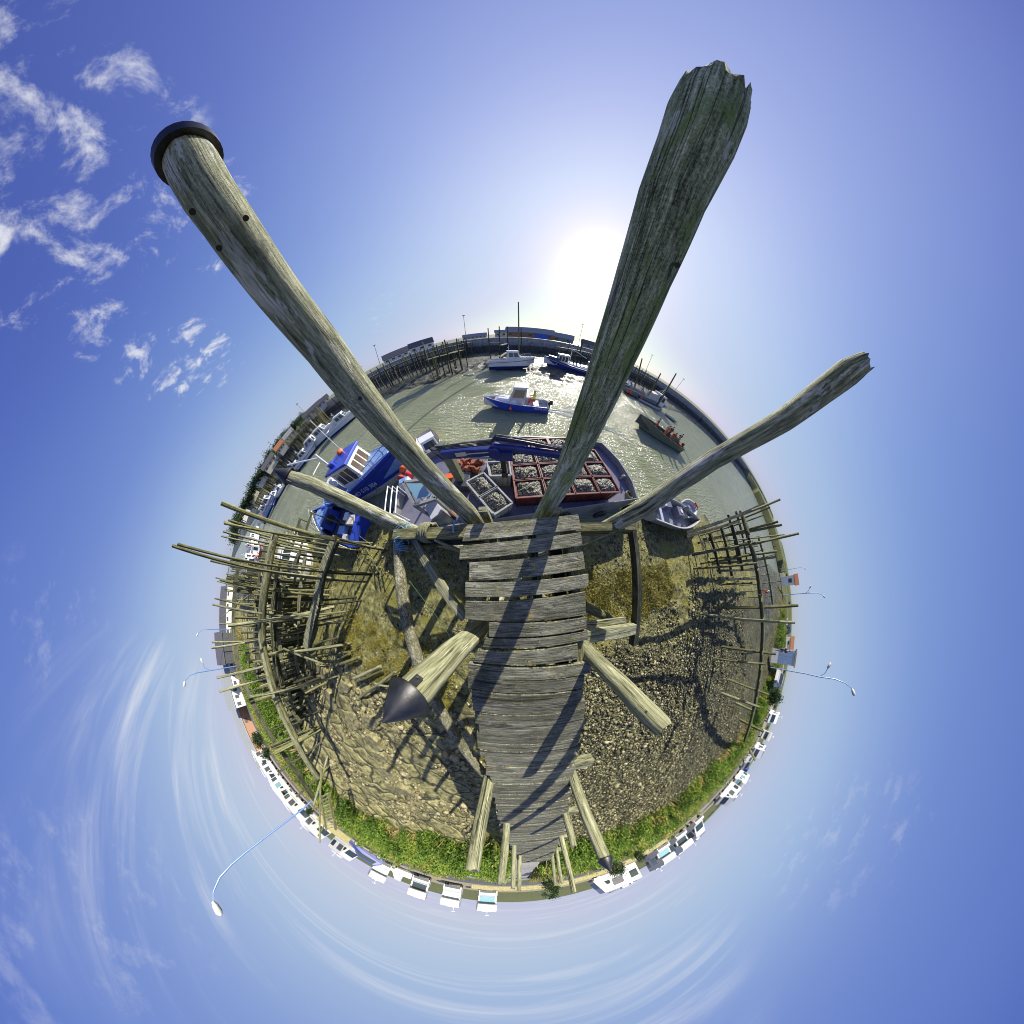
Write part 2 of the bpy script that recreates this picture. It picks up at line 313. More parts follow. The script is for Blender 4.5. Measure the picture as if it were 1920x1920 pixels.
M['slate'] = flat('grey_slate_roof', (.10, .10, .11), .7, var=.15, scale=14)
M['fibre'] = flat('grey_cement_roof', (.28, .30, .30), .8, var=.12)
M['brick'] = flat('brown_brick', (.33, .19, .12), .85, var=.2, scale=20)
M['shutter'] = flat('bright_blue_door', (.03, .12, .62), .5)
M['skin'] = flat('skin', (.50, .27, .17), .55, var=.06)
M['hair'] = flat('dark_hair', (.03, .02, .015), .6)
M['greyhair'] = flat('pale_hair', (.45, .42, .38), .6)
M['dkcloth'] = flat('dark_cloth', (.04, .04, .055), .8)
M['redcloth'] = flat('red_cloth', (.50, .05, .04), .8)
M['whitecloth'] = flat('white_cloth', (.72, .72, .74), .8)
M['orcloth'] = flat('orange_cloth', (.62, .16, .05), .8)
M['bldeck'] = flat('green_grey_hull_paint', (.17, .20, .13), .5, var=.2)
M['galv'] = flat('galvanised_metal', (.42, .44, .46), .4, metal=.6)
M['lampblue'] = flat('blue_lamp_post_paint', (.10, .20, .42), .4)
M['foul'] = flat('pale_bottom_paint', (.62, .62, .56), .55, var=.15, dirt=(.35, .36, .26))
M['dkfoul'] = flat('dark_bottom_paint', (.05, .06, .10), .6)
M['nail'] = flat('dark_nail_iron', (.04, .035, .03), .7)
M['stone'] = flat('flat_shore_stone', (.27, .25, .13), .9, var=.35, scale=5, bump=.6, spec=.1)
M['tanwall'] = flat('tan_wall', (.30, .27, .13), .9, var=.2)  # plain tan wall colour with random mottling
M['vwhite'] = flat('vehicle_white_paint', (.52, .52, .51), .35, var=.05)
M['concrete'] = flat('pale_concrete', (.46, .45, .40), .9, var=.12, scale=3, bump=.3)
def glassm(name, col, rough=.06):
    m, n, l, p = newmat(name); p.inputs['Base Color'].default_value = (*col, 1); p.inputs['Roughness'].default_value = rough; p.inputs['Specular IOR Level'].default_value = .8; return m
M['glass'] = glassm('tinted_window_glass', (.03, .045, .05)); M['screen'] = glassm('pale_blue_screen', (.16, .30, .36), .1); M['brglass'] = glassm('brown_window_glass', (.13, .10, .07))
M['silver'] = flat('silver_thermal_blind', (.42, .50, .55), .3)
# ---------------------------------------------------------------- terrain
WX = np.array([-900, -400, -110, -73, -45, -24, -17, -12, -9, -7.2, -4, 0, 4, 8.3, 9.5, 13, 16, 20, 26, 35, 69, 200, 900.]); WY = np.array([-300, -130, -36, -15.5, -6, -.3, -.9, .2, 1.8, 2.7, 1.6, 1.2, 1.6, 2.9, 3.6, 4.4, 4.0, 2.6, .2, -2.5, -9, -40, -100.])
VX = np.array([-900, -80, -57, -29, -20, -15.5, -12, -9, -5, -1.5, 1, 5, 10, 14, 22, 32, 43, 50, 80, 900.]); VY = np.array([-400, -36, -24, -17.5, -15.8, -17.5, -20, -20.5, -19, -16.8, -15.6, -18.5, -21, -20.5, -22, -23.5, -23.5, -20, -20, -120.])
FX = np.array([-900, -400, -110, -80, -60, -48, -33, -26, -15.5, -7, 2.6, 7, 20, 33, 57, 82, 120, 300, 900.]); FY = np.array([-200, -90, -4, 2, 9, 15, 18.5, 25.5, 25, 30.5, 27.5, 24, 28, 31, 42, 40, 30, 26, 20.])
QX = np.array([-900, -400, -110, -80, -60, -48, -30, -14, 5, 50, 85, 120, 300, 900.]); QY = np.array([-150, -50, 22, 30, 36, 40, 44, 53.5, 54, 57, 52, 40, 34, 30.])
def h2(ix, iy, s): n = np.sin(ix*127.1+iy*311.7+s*74.7)*43758.5453; return n-np.floor(n)
def vn(x, y, s=0):
    ix, iy = np.floor(x), np.floor(y); fx, fy = x-ix, y-iy; fx = fx*fx*(3-2*fx); fy = fy*fy*(3-2*fy)
    return (h2(ix, iy, s)*(1-fx)+h2(ix+1, iy, s)*fx)*(1-fy)+(h2(ix, iy+1, s)*(1-fx)+h2(ix+1, iy+1, s)*fx)*fy
def fbm(x, y, o=4, s=0):
    t = 0; a = .5
    for i in range(o): t = t+a*vn(x*2**i, y*2**i, s+i); a *= .5
    return t-.47
def sst(a, b, x): t = np.clip((x-a)/(b-a), 0, 1); return t*t*(3-2*t)
def hgt(x, y):
    x = np.asarray(x, float); y = np.asarray(y, float)
    yw, yv, yf, yq = np.interp(x, WX, WY), np.interp(x, VX, VY), np.interp(x, FX, FY), np.interp(x, QX, QY)
    t = (yw-y)/(yw-yv)
    z = np.interp(t, [-.6, -.1, 0, .12, .3, .5, .75, .93, 1.0, 1.25, 1.6], [-2.2, -.35, 0, .3, .85, 1.35, 2.1, 2.75, 3.25, 3.7, 3.85])
    d = y-yf; far = np.where(d > 0, np.interp(d/np.maximum(yq-yf, 3), [0, .06, .3, .95, 1.02, 1.03, 1.1], [.0, .28, .6, 1.0, 1.0, 4.7, 4.75]), np.maximum(d*.25, -2.2))
    mid = (y > yw); z = np.where(mid, np.maximum(z, np.where(y > (yw+yf)/2, far, -9)), z)
    amp = np.where(t > 1.1, .06, .13)*np.where(mid & (d > 0), .9, 1)
    amp = np.where((z > 4.4), .04, amp)
    n = fbm(x*.55, y*.55, 5)*amp*2.2+fbm(x*2.6, y*2.6, 3, 9)*.09
    n = n+np.where(mid & (d > -1.5) & (d < 9), fbm(x*.9, y*1.5, 4, 21)*.75*np.exp(-((d-2.5)/4)**2), 0)
    rb = sst(.5, 2.5, x)*sst(-1.2, -3, y)*(t < 1)
    n = n+rb*fbm(x*1.1, y*1.1, 4, 5)*.45
    pl = sst(-1.5, -3.5, x)*sst(-7, -9, y)*(t < 1); n = n+pl*fbm(x*.9+3, y*.5, 4, 7)*.5
    return z+n
NA, NR = 960, 330
az = np.linspace(0, 2*np.pi, NA, endpoint=False); rr = np.concatenate([[.05], .5*np.exp(np.linspace(0, math.log(1500/.5), NR-1))])
RR, AZ = np.meshgrid(rr, az, indexing='ij'); X = RR*np.sin(AZ); Y = RR*np.cos(AZ); Z = hgt(X, Y)
V = np.stack([X, Y, Z], -1).reshape(-1, 3)
i, j = np.meshgrid(np.arange(NR-1), np.arange(NA), indexing='ij'); j2 = (j+1) % NA
F = np.stack([i*NA+j, i*NA+j2, (i+1)*NA+j2, (i+1)*NA+j], -1).reshape(-1, 4)
F = F[:, ::-1]
yw, yv, yf = np.interp(X, WX, WY), np.interp(X, VX, VY), np.interp(X, FX, FY); T = (yw-Y)/(yw-yv)
rock = sst(.8, 2.2, X+fbm(X*.5, Y*.5, 3)*3)*sst(.26, .38, T+fbm(X*.5+9, Y*.5, 3)*.2)*(T < 2)          # pebble side
slab = sst(-.6, -1.6, X+fbm(X*.6, Y*.6, 3)*2)*sst(-5.6, -6.6, Y+fbm(X*.6, Y*.6, 3)*2.5+(X < -10)*3)
land = sst(.97, 1.06, T); wet = np.where(Y > (yw+yf)/2, 1., 0.)*(Z < 3); wet = np.maximum(wet, sst(.06, -.02, T))
wet = np.maximum(wet, sst(32, 48, RR)*(T < .75)*(T > -1))
farland = ((Z > 4.2) & (Y > 5)).astype(float)
gr, gn, gl, gp = newmat('shore_ground')
def attr(n): a = nd(gn, 'ShaderNodeAttribute', attribute_name=n); return a.outputs['Fac']
tco = nd(gn, 'ShaderNodeTexCoord')
def gno(sc_, det=6, ro=.65, dist=0., sx=(1, 1, 1)):
    mp = nd(gn, 'ShaderNodeMapping'); mp.inputs['Scale'].default_value = sx; gl.new(tco.outputs['Object'], mp.inputs[0])
    q = nd(gn, 'ShaderNodeTexNoise', inp={'Scale': sc_, 'Detail': det, 'Roughness': ro, 'Distortion': dist}); gl.new(mp.outputs[0], q.inputs[0]); return q.outputs[0]
def gvo(sc_, feat='F1', rnd=1.):
    q = nd(gn, 'ShaderNodeTexVoronoi', feature=feat, inp={'Scale': sc_, 'Randomness': rnd}); gl.new(tco.outputs['Object'], q.inputs['Vector']); return q
def ramp(v, stops):
    if len(stops[0][1]) == 3 and stops[0][1][0] < .5: stops = [(q_, (c_[0]*1.12, c_[1]*1.19, c_[2]*.90)) for q_, c_ in stops]
    r = nd(gn, 'ShaderNodeValToRGB'); e = r.color_ramp.elements
    e[0].position, e[0].color = stops[0][0], (*stops[0][1], 1); e[1].position, e[1].color = stops[-1][0], (*stops[-1][1], 1)
    for p_, c_ in stops[1:-1]: k = e.new(p_); k.color = (*c_, 1)
    gl.new(v, r.inputs[0]); return r.outputs[0]
def gmix(f, a, b):
    x = nd(gn, 'ShaderNodeMix', data_type='RGBA'); 
    if isinstance(f, float): x.inputs[0].default_value = f
    else: gl.new(f, x.inputs[0])
    gl.new(a, x.inputs[6]); 
    if isinstance(b, tuple): x.inputs[7].default_value = (*b, 1)
    else: gl.new(b, x.inputs[7])
    return x.outputs[2]
def gmap(v, a, b, c=0., d=1.):
    x = nd(gn, 'ShaderNodeMapRange', interpolation_type='SMOOTHSTEP', inp={1: a, 2: b, 3: c, 4: d}); gl.new(v, x.inputs[0]); return x.outputs[0]
def gm(op, a, b):
    x = nd(gn, 'ShaderNodeMath', operation=op)
    for k, v in enumerate((a, b)):
        if isinstance(v, (int, float)): x.inputs[k].default_value = v
        else: gl.new(v, x.inputs[k])
    return x.outputs[0]
mudn = gno(3.2, 8, .72); mud = ramp(mudn, [(.38, (.035, .033, .015)), (.47, (.13, .12, .05)), (.55, (.20, .18, .08)), (.66, (.36, .32, .17))])
alg = gmap(gno(.9, 5, .6, .6), .5, .60); mud = gmix(gm('MULTIPLY', alg, .7), mud, (.22, .20, .028))
spk = gmap(gno(13, 6, .85), .56, .61); mud = gmix(gm('MULTIPLY', spk, .9), mud, (.035, .034, .02)); pit = gvo(4.2); mud = gmix(gm('MULTIPLY', gmap(pit.outputs['Distance'], .30, .20), gmap(gno(.7, 3), .48, .56)), mud, (.06, .055, .028))
sp2 = gmap(gno(26, 4, .8, 0, (1, 1, 1.3)), .62, .66); mud = gmix(sp2, mud, (.50, .47, .36))
vs_ = gvo(5.5); rk = ramp(vs_.outputs['Color'], [(.1, (.045, .043, .028)), (.5, (.12, .112, .07)), (.9, (.26, .235, .15))])
ve = gvo(5.5, 'DISTANCE_TO_EDGE'); rk = gmix(gmap(ve.outputs['Distance'], .10, .02), rk, (.025, .025, .018))
rk = gmix(gmap(gno(.45, 5, .6), .46, .60), rk, gmix(.35, rk, (.03, .035, .02))); col = gmix(attr('rock'), mud, rk)
sl_ = ramp(gno(2.4, 8, .7, .5), [(.36, (.055, .05, .025)), (.48, (.195, .17, .092)), (.64, (.40, .35, .21))]); cre = gvo(.45, 'DISTANCE_TO_EDGE', 1.); dmp = nd(gn, 'ShaderNodeMapping'); dmp.inputs['Scale'].default_value = (1, 1.9, 1); dmp.inputs['Rotation'].default_value = (0, 0, .5); dad = nd(gn, 'ShaderNodeVectorMath', operation='ADD'); dns = nd(gn, 'ShaderNodeTexNoise', inp={'Scale': .8, 'Detail': 5}); gl.new(tco.outputs['Object'], dns.inputs[0]); gl.new(tco.outputs['Object'], dad.inputs[0]); gl.new(dns.outputs['Color'], dad.inputs[1]); gl.new(dad.outputs[0], dmp.inputs[0]); gl.new(dmp.outputs[0], cre.inputs['Vector'])
sl_ = gmix(gmap(cre.outputs['Distance'], .05, .008), sl_, (.05, .048, .03)); sl_ = gmix(gmap(gno(13, 5, .7), .58, .66, 0, .7), sl_, (.10, .095, .06)); col = gmix(attr('slab'), col, sl_)
lnd = ramp(gno(1.3, 8, .75), [(.35, (.055, .08, .02)), (.5, (.13, .14, .045)), (.66, (.27, .21, .10))]); col = gmix(attr('land'), col, lnd)
wm = ramp(gno(.8, 9, .7, .8), [(.34, (.018, .018, .015)), (.48, (.055, .055, .045)), (.60, (.11, .108, .088)), (.72, (.22, .21, .17))]); col = gmix(attr('wet'), col, wm)
col = gmix(attr('farland'), col, ramp(gno(.3, 6, .7), [(.3, (.10, .13, .05)), (.7, (.24, .23, .15))]))
gl.new(col, gp.inputs['Base Color']); gl.new(gmix(attr('wet'), ramp(gno(6), [(.4, (.9,)*3), (.6, (.75,)*3)]), ramp(gno(1.2, 6, .7), [(.42, (.28,)*3), (.58, (.75,)*3)])), gp.inputs['Roughness'])
gp.inputs['Specular IOR Level'].default_value = .35
hh = gm('ADD', gm('MULTIPLY', mudn, .6), gm('MULTIPLY', gno(14, 5, .75), .35)); hh = gm('ADD', hh, gm('MULTIPLY', attr('rock'), gm('MINIMUM', gm('MULTIPLY', ve.outputs['Distance'], 3.), .9)))
hh = gm('ADD', hh, gm('MULTIPLY', attr('slab'), gm('MINIMUM', gm('MULTIPLY', cre.outputs['Distance'], 4.), .5)))
bp = nd(gn, 'ShaderNodeBump', inp={'Strength': .9, 'Distance': .2}); gl.new(hh, bp.inputs['Height']); gl.new(bp.outputs[0], gp.inputs['Normal'])
g = npmesh('ground', V, F, gr, True, attr={'rock': rock.ravel(), 'slab': slab.ravel(), 'land': land.ravel(), 'wet': wet.ravel(), 'farland': farland.ravel()}); g['kind'] = 'structure'
# water
wm_, wn, wl, wp = newmat('harbour_water'); wp.inputs['Base Color'].default_value = (.15, .155, .075, 1); wp.inputs['Roughness'].default_value = .16; wp.inputs['Specular IOR Level'].default_value = .42; wp.inputs['IOR'].default_value = 1.33
t = nd(wn, 'ShaderNodeTexCoord')
def wno(sc_, sx, rot, det=4, ro=.6):
    mp = nd(wn, 'ShaderNodeMapping'); mp.inputs['Scale'].default_value = sx; mp.inputs['Rotation'].default_value = (0, 0, rot); wl.new(t.outputs['Object'], mp.inputs[0])
    q = nd(wn, 'ShaderNodeTexNoise', inp={'Scale': sc_, 'Detail': det, 'Roughness': ro}); wl.new(mp.outputs[0], q.inputs[0]); return q.outputs[0]
a = wno(2.2, (.4, 1.7, 1), .5, 6, .68); b = wno(7, (.6, 1.4, 1), -.35, 5, .7); c = wno(.25, (1, 1, 1), 0, 5)
h = nd(wn, 'ShaderNodeMath', operation='MULTIPLY_ADD'); h.inputs[1].default_value = .35; wl.new(b, h.inputs[0]); wl.new(a, h.inputs[2])
st = nd(wn, 'ShaderNodeMapRange', inp={1: .35, 2: .65, 3: .35, 4: 1.}); wl.new(c, st.inputs[0])
bw = nd(wn, 'ShaderNodeBump', inp={'Distance': .32}); wl.new(st.outputs[0], bw.inputs['Strength']); wl.new(h.outputs[0], bw.inputs['Height']); wl.new(bw.outputs[0], wp.inputs['Normal'])
wr = nd(wn, 'ShaderNodeValToRGB'); e = wr.color_ramp.elements; e[0].position = .35; e[0].color = (.22, .245, .12, 1); e[1].position = .68; e[1].color = (.36, .38, .25, 1); wl.new(c, wr.inputs[0]); wl.new(wr.outputs[0], wp.inputs['Base Color'])
mb = MB(); nseg = 96; mb.v = [(0, 0, 0)]+[(1500*math.sin(2*math.pi*k/nseg), 1500*math.cos(2*math.pi*k/nseg), 0) for k in range(nseg)]
for k in range(nseg): mb.face((0, 1+(k+1) % nseg, 1+k))
o = mb.build('water', wm_); o['kind'] = 'structure'
def zg(x, y): return float(hgt(np.array([x]), np.array([y]))[0])
# quay wall along the far bank (mesh strip with a real coping)
qm, n_, l_, p_ = newmat('quay_masonry'); tq = nd(n_, 'ShaderNodeTexCoord'); sq_ = nd(n_, 'ShaderNodeSeparateXYZ'); l_.new(tq.outputs['Object'], sq_.inputs[0])
qn = nd(n_, 'ShaderNodeTexNoise', inp={'Scale': .7, 'Detail': 8, 'Roughness': .75}); l_.new(tq.outputs['Object'], qn.inputs[0])
qv = nd(n_, 'ShaderNodeTexVoronoi', inp={'Scale': 1.6}); l_.new(tq.outputs['Object'], qv.inputs['Vector'])
zz = nd(n_, 'ShaderNodeMath', operation='MULTIPLY_ADD'); zz.inputs[1].default_value = 1.0; l_.new(qn.outputs[0], zz.inputs[0]); l_.new(sq_.outputs[2], zz.inputs[2])
qr = nd(n_, 'ShaderNodeValToRGB'); e = qr.color_ramp.elements; e[0].position = 0; e[0].color = (.035, .038, .034, 1); e[1].position = 1; e[1].color = (.30, .31, .29, 1); k = e.new(.56); k.color = (.05, .055, .05, 1); k = e.new(.62); k.color = (.17, .18, .17, 1)
dv = nd(n_, 'ShaderNodeMath', operation='DIVIDE'); dv.inputs[1].default_value = 5.5; l_.new(zz.outputs[0], dv.inputs[0]); l_.new(dv.outputs[0], qr.inputs[0])
mx = nd(n_, 'ShaderNodeMix', data_type='RGBA', blend_type='MULTIPLY', inp={0: .55}); l_.new(qr.outputs[0], mx.inputs[6]); l_.new(qv.outputs['Color'], mx.inputs[7]); hs = nd(n_, 'ShaderNodeHueSaturation', inp={'Saturation': .25, 'Value': 1.5}); l_.new(mx.outputs[2], hs.inputs['Color']); l_.new(hs.outputs[0], p_.inputs['Base Color']); p_.inputs['Roughness'].default_value = .9
bq = nd(n_, 'ShaderNodeBump', inp={'Strength': .6, 'Distance': .2}); l_.new(qv.outputs['Distance'], bq.inputs['Height']); l_.new(bq.outputs[0], p_.inputs['Normal'])
def qwall(x0, x1, name, label, top=4.9):
    xs = np.arange(x0, x1, 3.0); P = [(x, float(np.interp(x, QX, QY))) for x in xs]; mb = MB(); root = thing(name, label, 'sea wall', (P[0][0], P[0][1], 0)); ox, oy = P[0]
    for (a, b), (c, d) in zip(P, P[1:]):
        a, c, b, d = a-ox, c-ox, b-oy, d-oy
        mb.hexa([(a, b-1.2, -.5), (c, d-1.2, -.5), (c, d+2.5, -.5), (a, b+2.5, -.5)], [(a, b-.2, top-.28), (c, d-.2, top-.28), (c, d+2.5, top-.28), (a, b+2.5, top-.28)])
    mb.build('masonry', qm, root)
    mb = MB()
    for (a, b), (c, d) in zip(P, P[1:]):
        a, c, b, d = a-ox, c-ox, b-oy, d-oy
        mb.hexa([(a, b-.33, top-.277), (c-.02, d-.33, top-.277), (c-.02, d+2.8, top-.277), (a, b+2.8, top-.277)], [(a, b-.33, top), (c-.02, d-.33, top), (c-.02, d+2.8, top), (a, b+2.8, top)])
    mb.build('coping', M['concrete'], root)
qwall(-110, -13.9, 'sea_wall', 'weathered grey sea wall behind the row of fishing trestles across the channel')
qwall(-14, 86, 'sea_wall', 'grey masonry sea wall with dark tide band behind the cabin cruiser and trawler')
qwall(85.5, 500, 'sea_wall', 'long dark sea wall running out to the open sea on the right bank')
# road, grass verge and kerb on the south bank
def strip(name, off0, off1, z, mat, x0=-110, x1=120, step=4):
    xs = np.arange(x0, x1+.1, step); mb = MB(); vx = np.interp(xs, RX, RY)
    for k in range(len(xs)-1):
        mb.poly([(xs[k], vx[k]-off1, z), (xs[k+1], vx[k+1]-off1, z), (xs[k+1], vx[k+1]-off0, z), (xs[k], vx[k]-off0, z)])
    o = mb.build(name, mat); o['kind'] = 'structure'; return o
RX = np.array([-110, -60, -30, 0, 30, 60, 120.]); RY = np.array([-52, -38, -32, -31, -33, -36, -46.])
M['asphalt'] = flat('grey_asphalt', (.14, .14, .135), .9, var=.12, scale=3); M['gravelm'] = flat('pale_gravel', (.40, .38, .33), .95, var=.15, scale=8); M['verge'] = flat('dry_verge_grass', (.16, .17, .05), .95, var=.35, scale=4, bump=.6); M['park'] = flat('pale_parking_sand', (.42, .36, .22), .95, var=.12, scale=3)
strip('footpath', -1.0, 1.6, 4.02, M['gravelm']); strip('grass_verge', 1.6, 6.0, 4.016, M['verge']); strip('road', 6.0, 12.5, 4.026, M['asphalt']); strip('car_park', 12.5, 40, 4.02, M['park'])
mb = MB(); mb.poly([(.6, -31.5, 4.03), (2.6, -31.5, 4.03), (2.3, -17.0, 3.99), (1.0, -17.0, 3.99)]); 
px_ = np.linspace(0, 1, 16); mb = MB()
def pathz(y): return max(zg(1.6, y)+.08, zg(1.1, y)+.06, zg(2.2, y)+.06)
for a, b in zip(px_, px_[1:]):
    y0, y1 = -14.6-16*a, -14.6-16*b; z0, z1 = min(pathz(y0), 4.03), min(pathz(y1), 4.03)
    mb.poly([(.7, y0, z0), (.75, y1, z1), (2.35, y1, z1), (2.3, y0, z0)][::-1])
o = mb.build('path', M['gravelm']); o['kind'] = 'structure'
# ---------------------------------------------------------------- vegetation (leaf clusters)
def leafmat(name, cols, tr=.35):
    m, n, l, p = newmat(name); p.inputs['Roughness'].default_value = .55; p.inputs['Specular IOR Level'].default_value = .3
    a = nd(n, 'ShaderNodeAttribute', attribute_name='rnd'); r = nd(n, 'ShaderNodeValToRGB'); e = r.color_ramp.elements
    e[0].position = 0; e[0].color = (*cols[0], 1); e[1].position = 1; e[1].color = (*cols[-1], 1)
    for i_, c_ in enumerate(cols[1:-1]): k = e.new((i_+1)/(len(cols)-1)); k.color = (*c_, 1)
    l.new(a.outputs['Fac'], r.inputs[0]); l.new(r.outputs[0], p.inputs['Base Color'])
    tl = nd(n, 'ShaderNodeBsdfTranslucent'); l.new(r.outputs[0], tl.inputs[0]); ms = nd(n, 'ShaderNodeMixShader', inp={0: tr}); l.new(p.outputs[0], ms.inputs[1]); l.new(tl.outputs[0], ms.inputs[2])
    l.new(ms.outputs[0], n['Material Output'].inputs[0]); return m
M['leaf'] = leafmat('shrub_leaves', [(.035, .065, .012), (.085, .16, .02), (.16, .26, .03), (.26, .32, .05), (.36, .27, .08)])
M['grass'] = leafmat('dry_grass_blades', [(.09, .13, .025), (.20, .20, .05), (.34, .26, .10), (.42, .30, .14)])
M['tree'] = leafmat('dark_tree_leaves', [(.015, .035, .012), (.03, .06, .02), (.05, .09, .03)])
def blades(name, cen, size, mat, rnd, up=.0, aspect=2.2):
    n = len(cen); d = rng.normal(size=(n, 3)); d[:, 2] += up*2; d /= np.linalg.norm(d, axis=1)[:, None]; e = rng.normal(size=(n, 3)); e -= d*(e*d).sum(1)[:, None]; e /= np.linalg.norm(e, axis=1)[:, None]
    s = np.asarray(size).reshape(-1, 1)*np.ones((n, 1)); L = d*s; W_ = e*s/aspect*.5
    v = np.stack([cen, cen+L*.45+W_, cen+L, cen+L*.45-W_], 1).reshape(-1, 3); f = np.arange(n*4).reshape(-1, 4)
    return npmesh(name, v, f, mat, attr={'rnd': np.repeat(rnd, 4)})
def shrub_pts(cx, cy, rad, hei, n):
    u = rng.normal(size=(n, 3)); u /= np.linalg.norm(u, axis=1)[:, None]; q = u*(rng.random((n, 1))**.4); return np.stack([cx+q[:, 0]*rad, cy+q[:, 1]*rad, np.abs(q[:, 2])*hei], 1)
cl_ = []; rd_ = []
for k in range(2300):
    x = rng.uniform(-34, 62) if k % 4 else rng.uniform(-13, 16); yv_ = float(np.interp(x, VX, VY)); y = yv_+.3-rng.random()**1.15*(9.5 if x < 20 else 8)
    if 0.4 < x < 2.7: continue
    if vn(np.array([x*.35]), np.array([y*.35]), 3)[0] < .16: continue
    rad = rng.uniform(.3, .75); hei = rng.uniform(.4, 1.15)*(1.2 if yv_-y < 3.5 else .85); y = max(y, float(np.interp(x, RX, RY))+1.2); hei *= 1+.35*(y < float(np.interp(x, RX, RY))+4); n = int(130+rad*150); P = shrub_pts(x, y, rad, hei, n); P[:, 2] += hgt(P[:, 0], P[:, 1]); cl_.append(P)
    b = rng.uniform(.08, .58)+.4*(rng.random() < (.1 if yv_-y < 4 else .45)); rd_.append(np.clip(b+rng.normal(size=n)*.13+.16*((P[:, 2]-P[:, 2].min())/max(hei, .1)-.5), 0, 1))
P = np.concatenate(cl_); o = blades('shrubbery', P, rng.uniform(.10, .22, len(P)), M['leaf'], np.concatenate(rd_), up=.4)
tag(o, 'bright green leafy scrub growing along the top of the shore bank', 'shrubs', kind='stuff')
n = 110000; x = rng.uniform(-70, 75, n); off = rng.uniform(-.5, 8.5, n); y = np.where(rng.random(n) < .75, np.interp(x, RX, RY)+rng.uniform(0, 6.5, n), np.interp(x, VX, VY)-off)
keep = ((x < .5) | (x > 2.6)) & (vn(x*.3, y*.3, 8) > .3); x, y = x[keep], y[keep]; P = np.stack([x, y, np.maximum(hgt(x, y), 3.2)], 1)
o = blades('grass', P, rng.uniform(.3, .75, len(P)), M['grass'], np.clip(vn(x*.4, y*.4, 2)*1.1+rng.normal(size=len(P))*.15, 0, 1), up=1.2, aspect=9)
tag(o, 'dry yellow and green grass between the scrub and the footpath', 'grass', kind='stuff')
def tree(x, y, z, h, rad, label, cat='tree', n=2600, group=None, trunk=.14, mat='tree', low=.25):
    r = thing('tree', label, cat, (x, y, z), 0, group); mb = MB(); mb.tube([(0, 0, -.3), (.05, 0, h*.35), (0, .08, h*.6)], [trunk, trunk*.75, trunk*.4], 7)
    for k in range(5):
        a = k*1.3; mb.tube([(0, 0, h*.3), (math.cos(a)*rad*.5, math.sin(a)*rad*.5, h*(.55+.06*k))], [trunk*.45, trunk*.15], 5)
    mb.build('trunk', M['post'], r)
    C_ = []; S_ = []
    for k in range(22):
        u = rng.normal(size=3); u /= np.linalg.norm(u); c_ = u*np.array([rad, rad, h*.36])*rng.uniform(.3, .85)+np.array([0, 0, h*(.5+low*.4)]); q = rng.normal(size=(n//22, 3))*rad*rng.uniform(.12, .24); C_.append(c_+q); S_.append(np.clip(rng.uniform(.2, .8)+rng.normal(size=len(q))*.15, 0, 1))
    o = blades('crown', np.concatenate(C_), rad*.15, M[mat], np.concatenate(S_), up=.2, aspect=1.7); o.parent = r; return r
# ---------------------------------------------------------------- stones
def rock_var(seed):
    import bmesh
    bm = bmesh.new(); bmesh.ops.create_icosphere(bm, subdivisions=1, radius=1); rs = random.Random(seed); s_ = (1, rs.uniform(.6, .9), rs.uniform(.4, .7))
    for v in bm.verts:
        k = 1+.75*mnoise.noise(v.co*1.4+Vector((seed*3.1, 0, 0))); v.co = Vector((v.co.x*s_[0]*k, v.co.y*s_[1]*k, v.co.z*s_[2]*k))
    vv = np.array([v.co[:] for v in bm.verts]); ff = np.array([[v.index for v in f.verts] for f in bm.faces]); bm.free(); return vv, ff
RV = [rock_var(s) for s in range(6)]
def stones(name, x, y, size, mat, sink=.25, rnd=None, flatness=1.):
    vs, fs, rs = [], [], []; b = 0; z = hgt(x, y)
    for k in range(len(x)):
        v, f = RV[k % 6]; a = rng.uniform(0, 6.28); ca, sa = math.cos(a), math.sin(a); t_ = rng.uniform(-.35, .35); q = v*size[k]*np.array([1, 1, flatness]); q = np.stack([q[:, 0], q[:, 1]*math.cos(t_)-q[:, 2]*math.sin(t_), q[:, 1]*math.sin(t_)+q[:, 2]*math.cos(t_)], 1)
        q = np.stack([q[:, 0]*ca-q[:, 1]*sa, q[:, 0]*sa+q[:, 1]*ca, q[:, 2]], 1)+np.array([x[k], y[k], z[k]+size[k]*sink]); vs.append(q); fs.append(f+b); b += len(v); rs.append(np.full(len(v), rng.random() if rnd is None else rnd[k]))
    return npmesh(name, np.concatenate(vs), np.concatenate(fs), mat, attr={'rnd': np.concatenate(rs)})
def stonemat(name, cols):
    m = leafmat(name, cols, 0.); n, l = m.node_tree.nodes, m.node_tree.links; p = n['Principled BSDF']; p.inputs['Roughness'].default_value = .85
    t = nd(n, 'ShaderNodeTexCoord'); q = nd(n, 'ShaderNodeTexNoise', inp={'Scale': 12, 'Detail': 5, 'Roughness': .7}); l.new(t.outputs['Object'], q.inputs[0]); r = [x for x in n if x.type == 'VALTORGB'][0]
    mx = nd(n, 'ShaderNodeMix', data_type='RGBA', blend_type='MULTIPLY', inp={0: .8}); r2 = nd(n, 'ShaderNodeValToRGB'); r2.color_ramp.elements[0].position = .35; r2.color_ramp.elements[0].color = (.5, .5, .45, 1); r2.color_ramp.elements[1].position = .6; r2.color_ramp.elements[1].color = (1.15, 1.15, 1.1, 1)
    l.new(q.outputs[0], r2.inputs[0]); l.new(r.outputs[0], mx.inputs[6]); l.new(r2.outputs[0], mx.inputs[7]); l.new(mx.outputs[2], p.inputs['Base Color']); bp_ = nd(n, 'ShaderNodeBump', inp={'Strength': .5, 'Distance': .03}); l.new(q.outputs[0], bp_.inputs['Height']); l.new(bp_.outputs[0], p.inputs['Normal']); return m
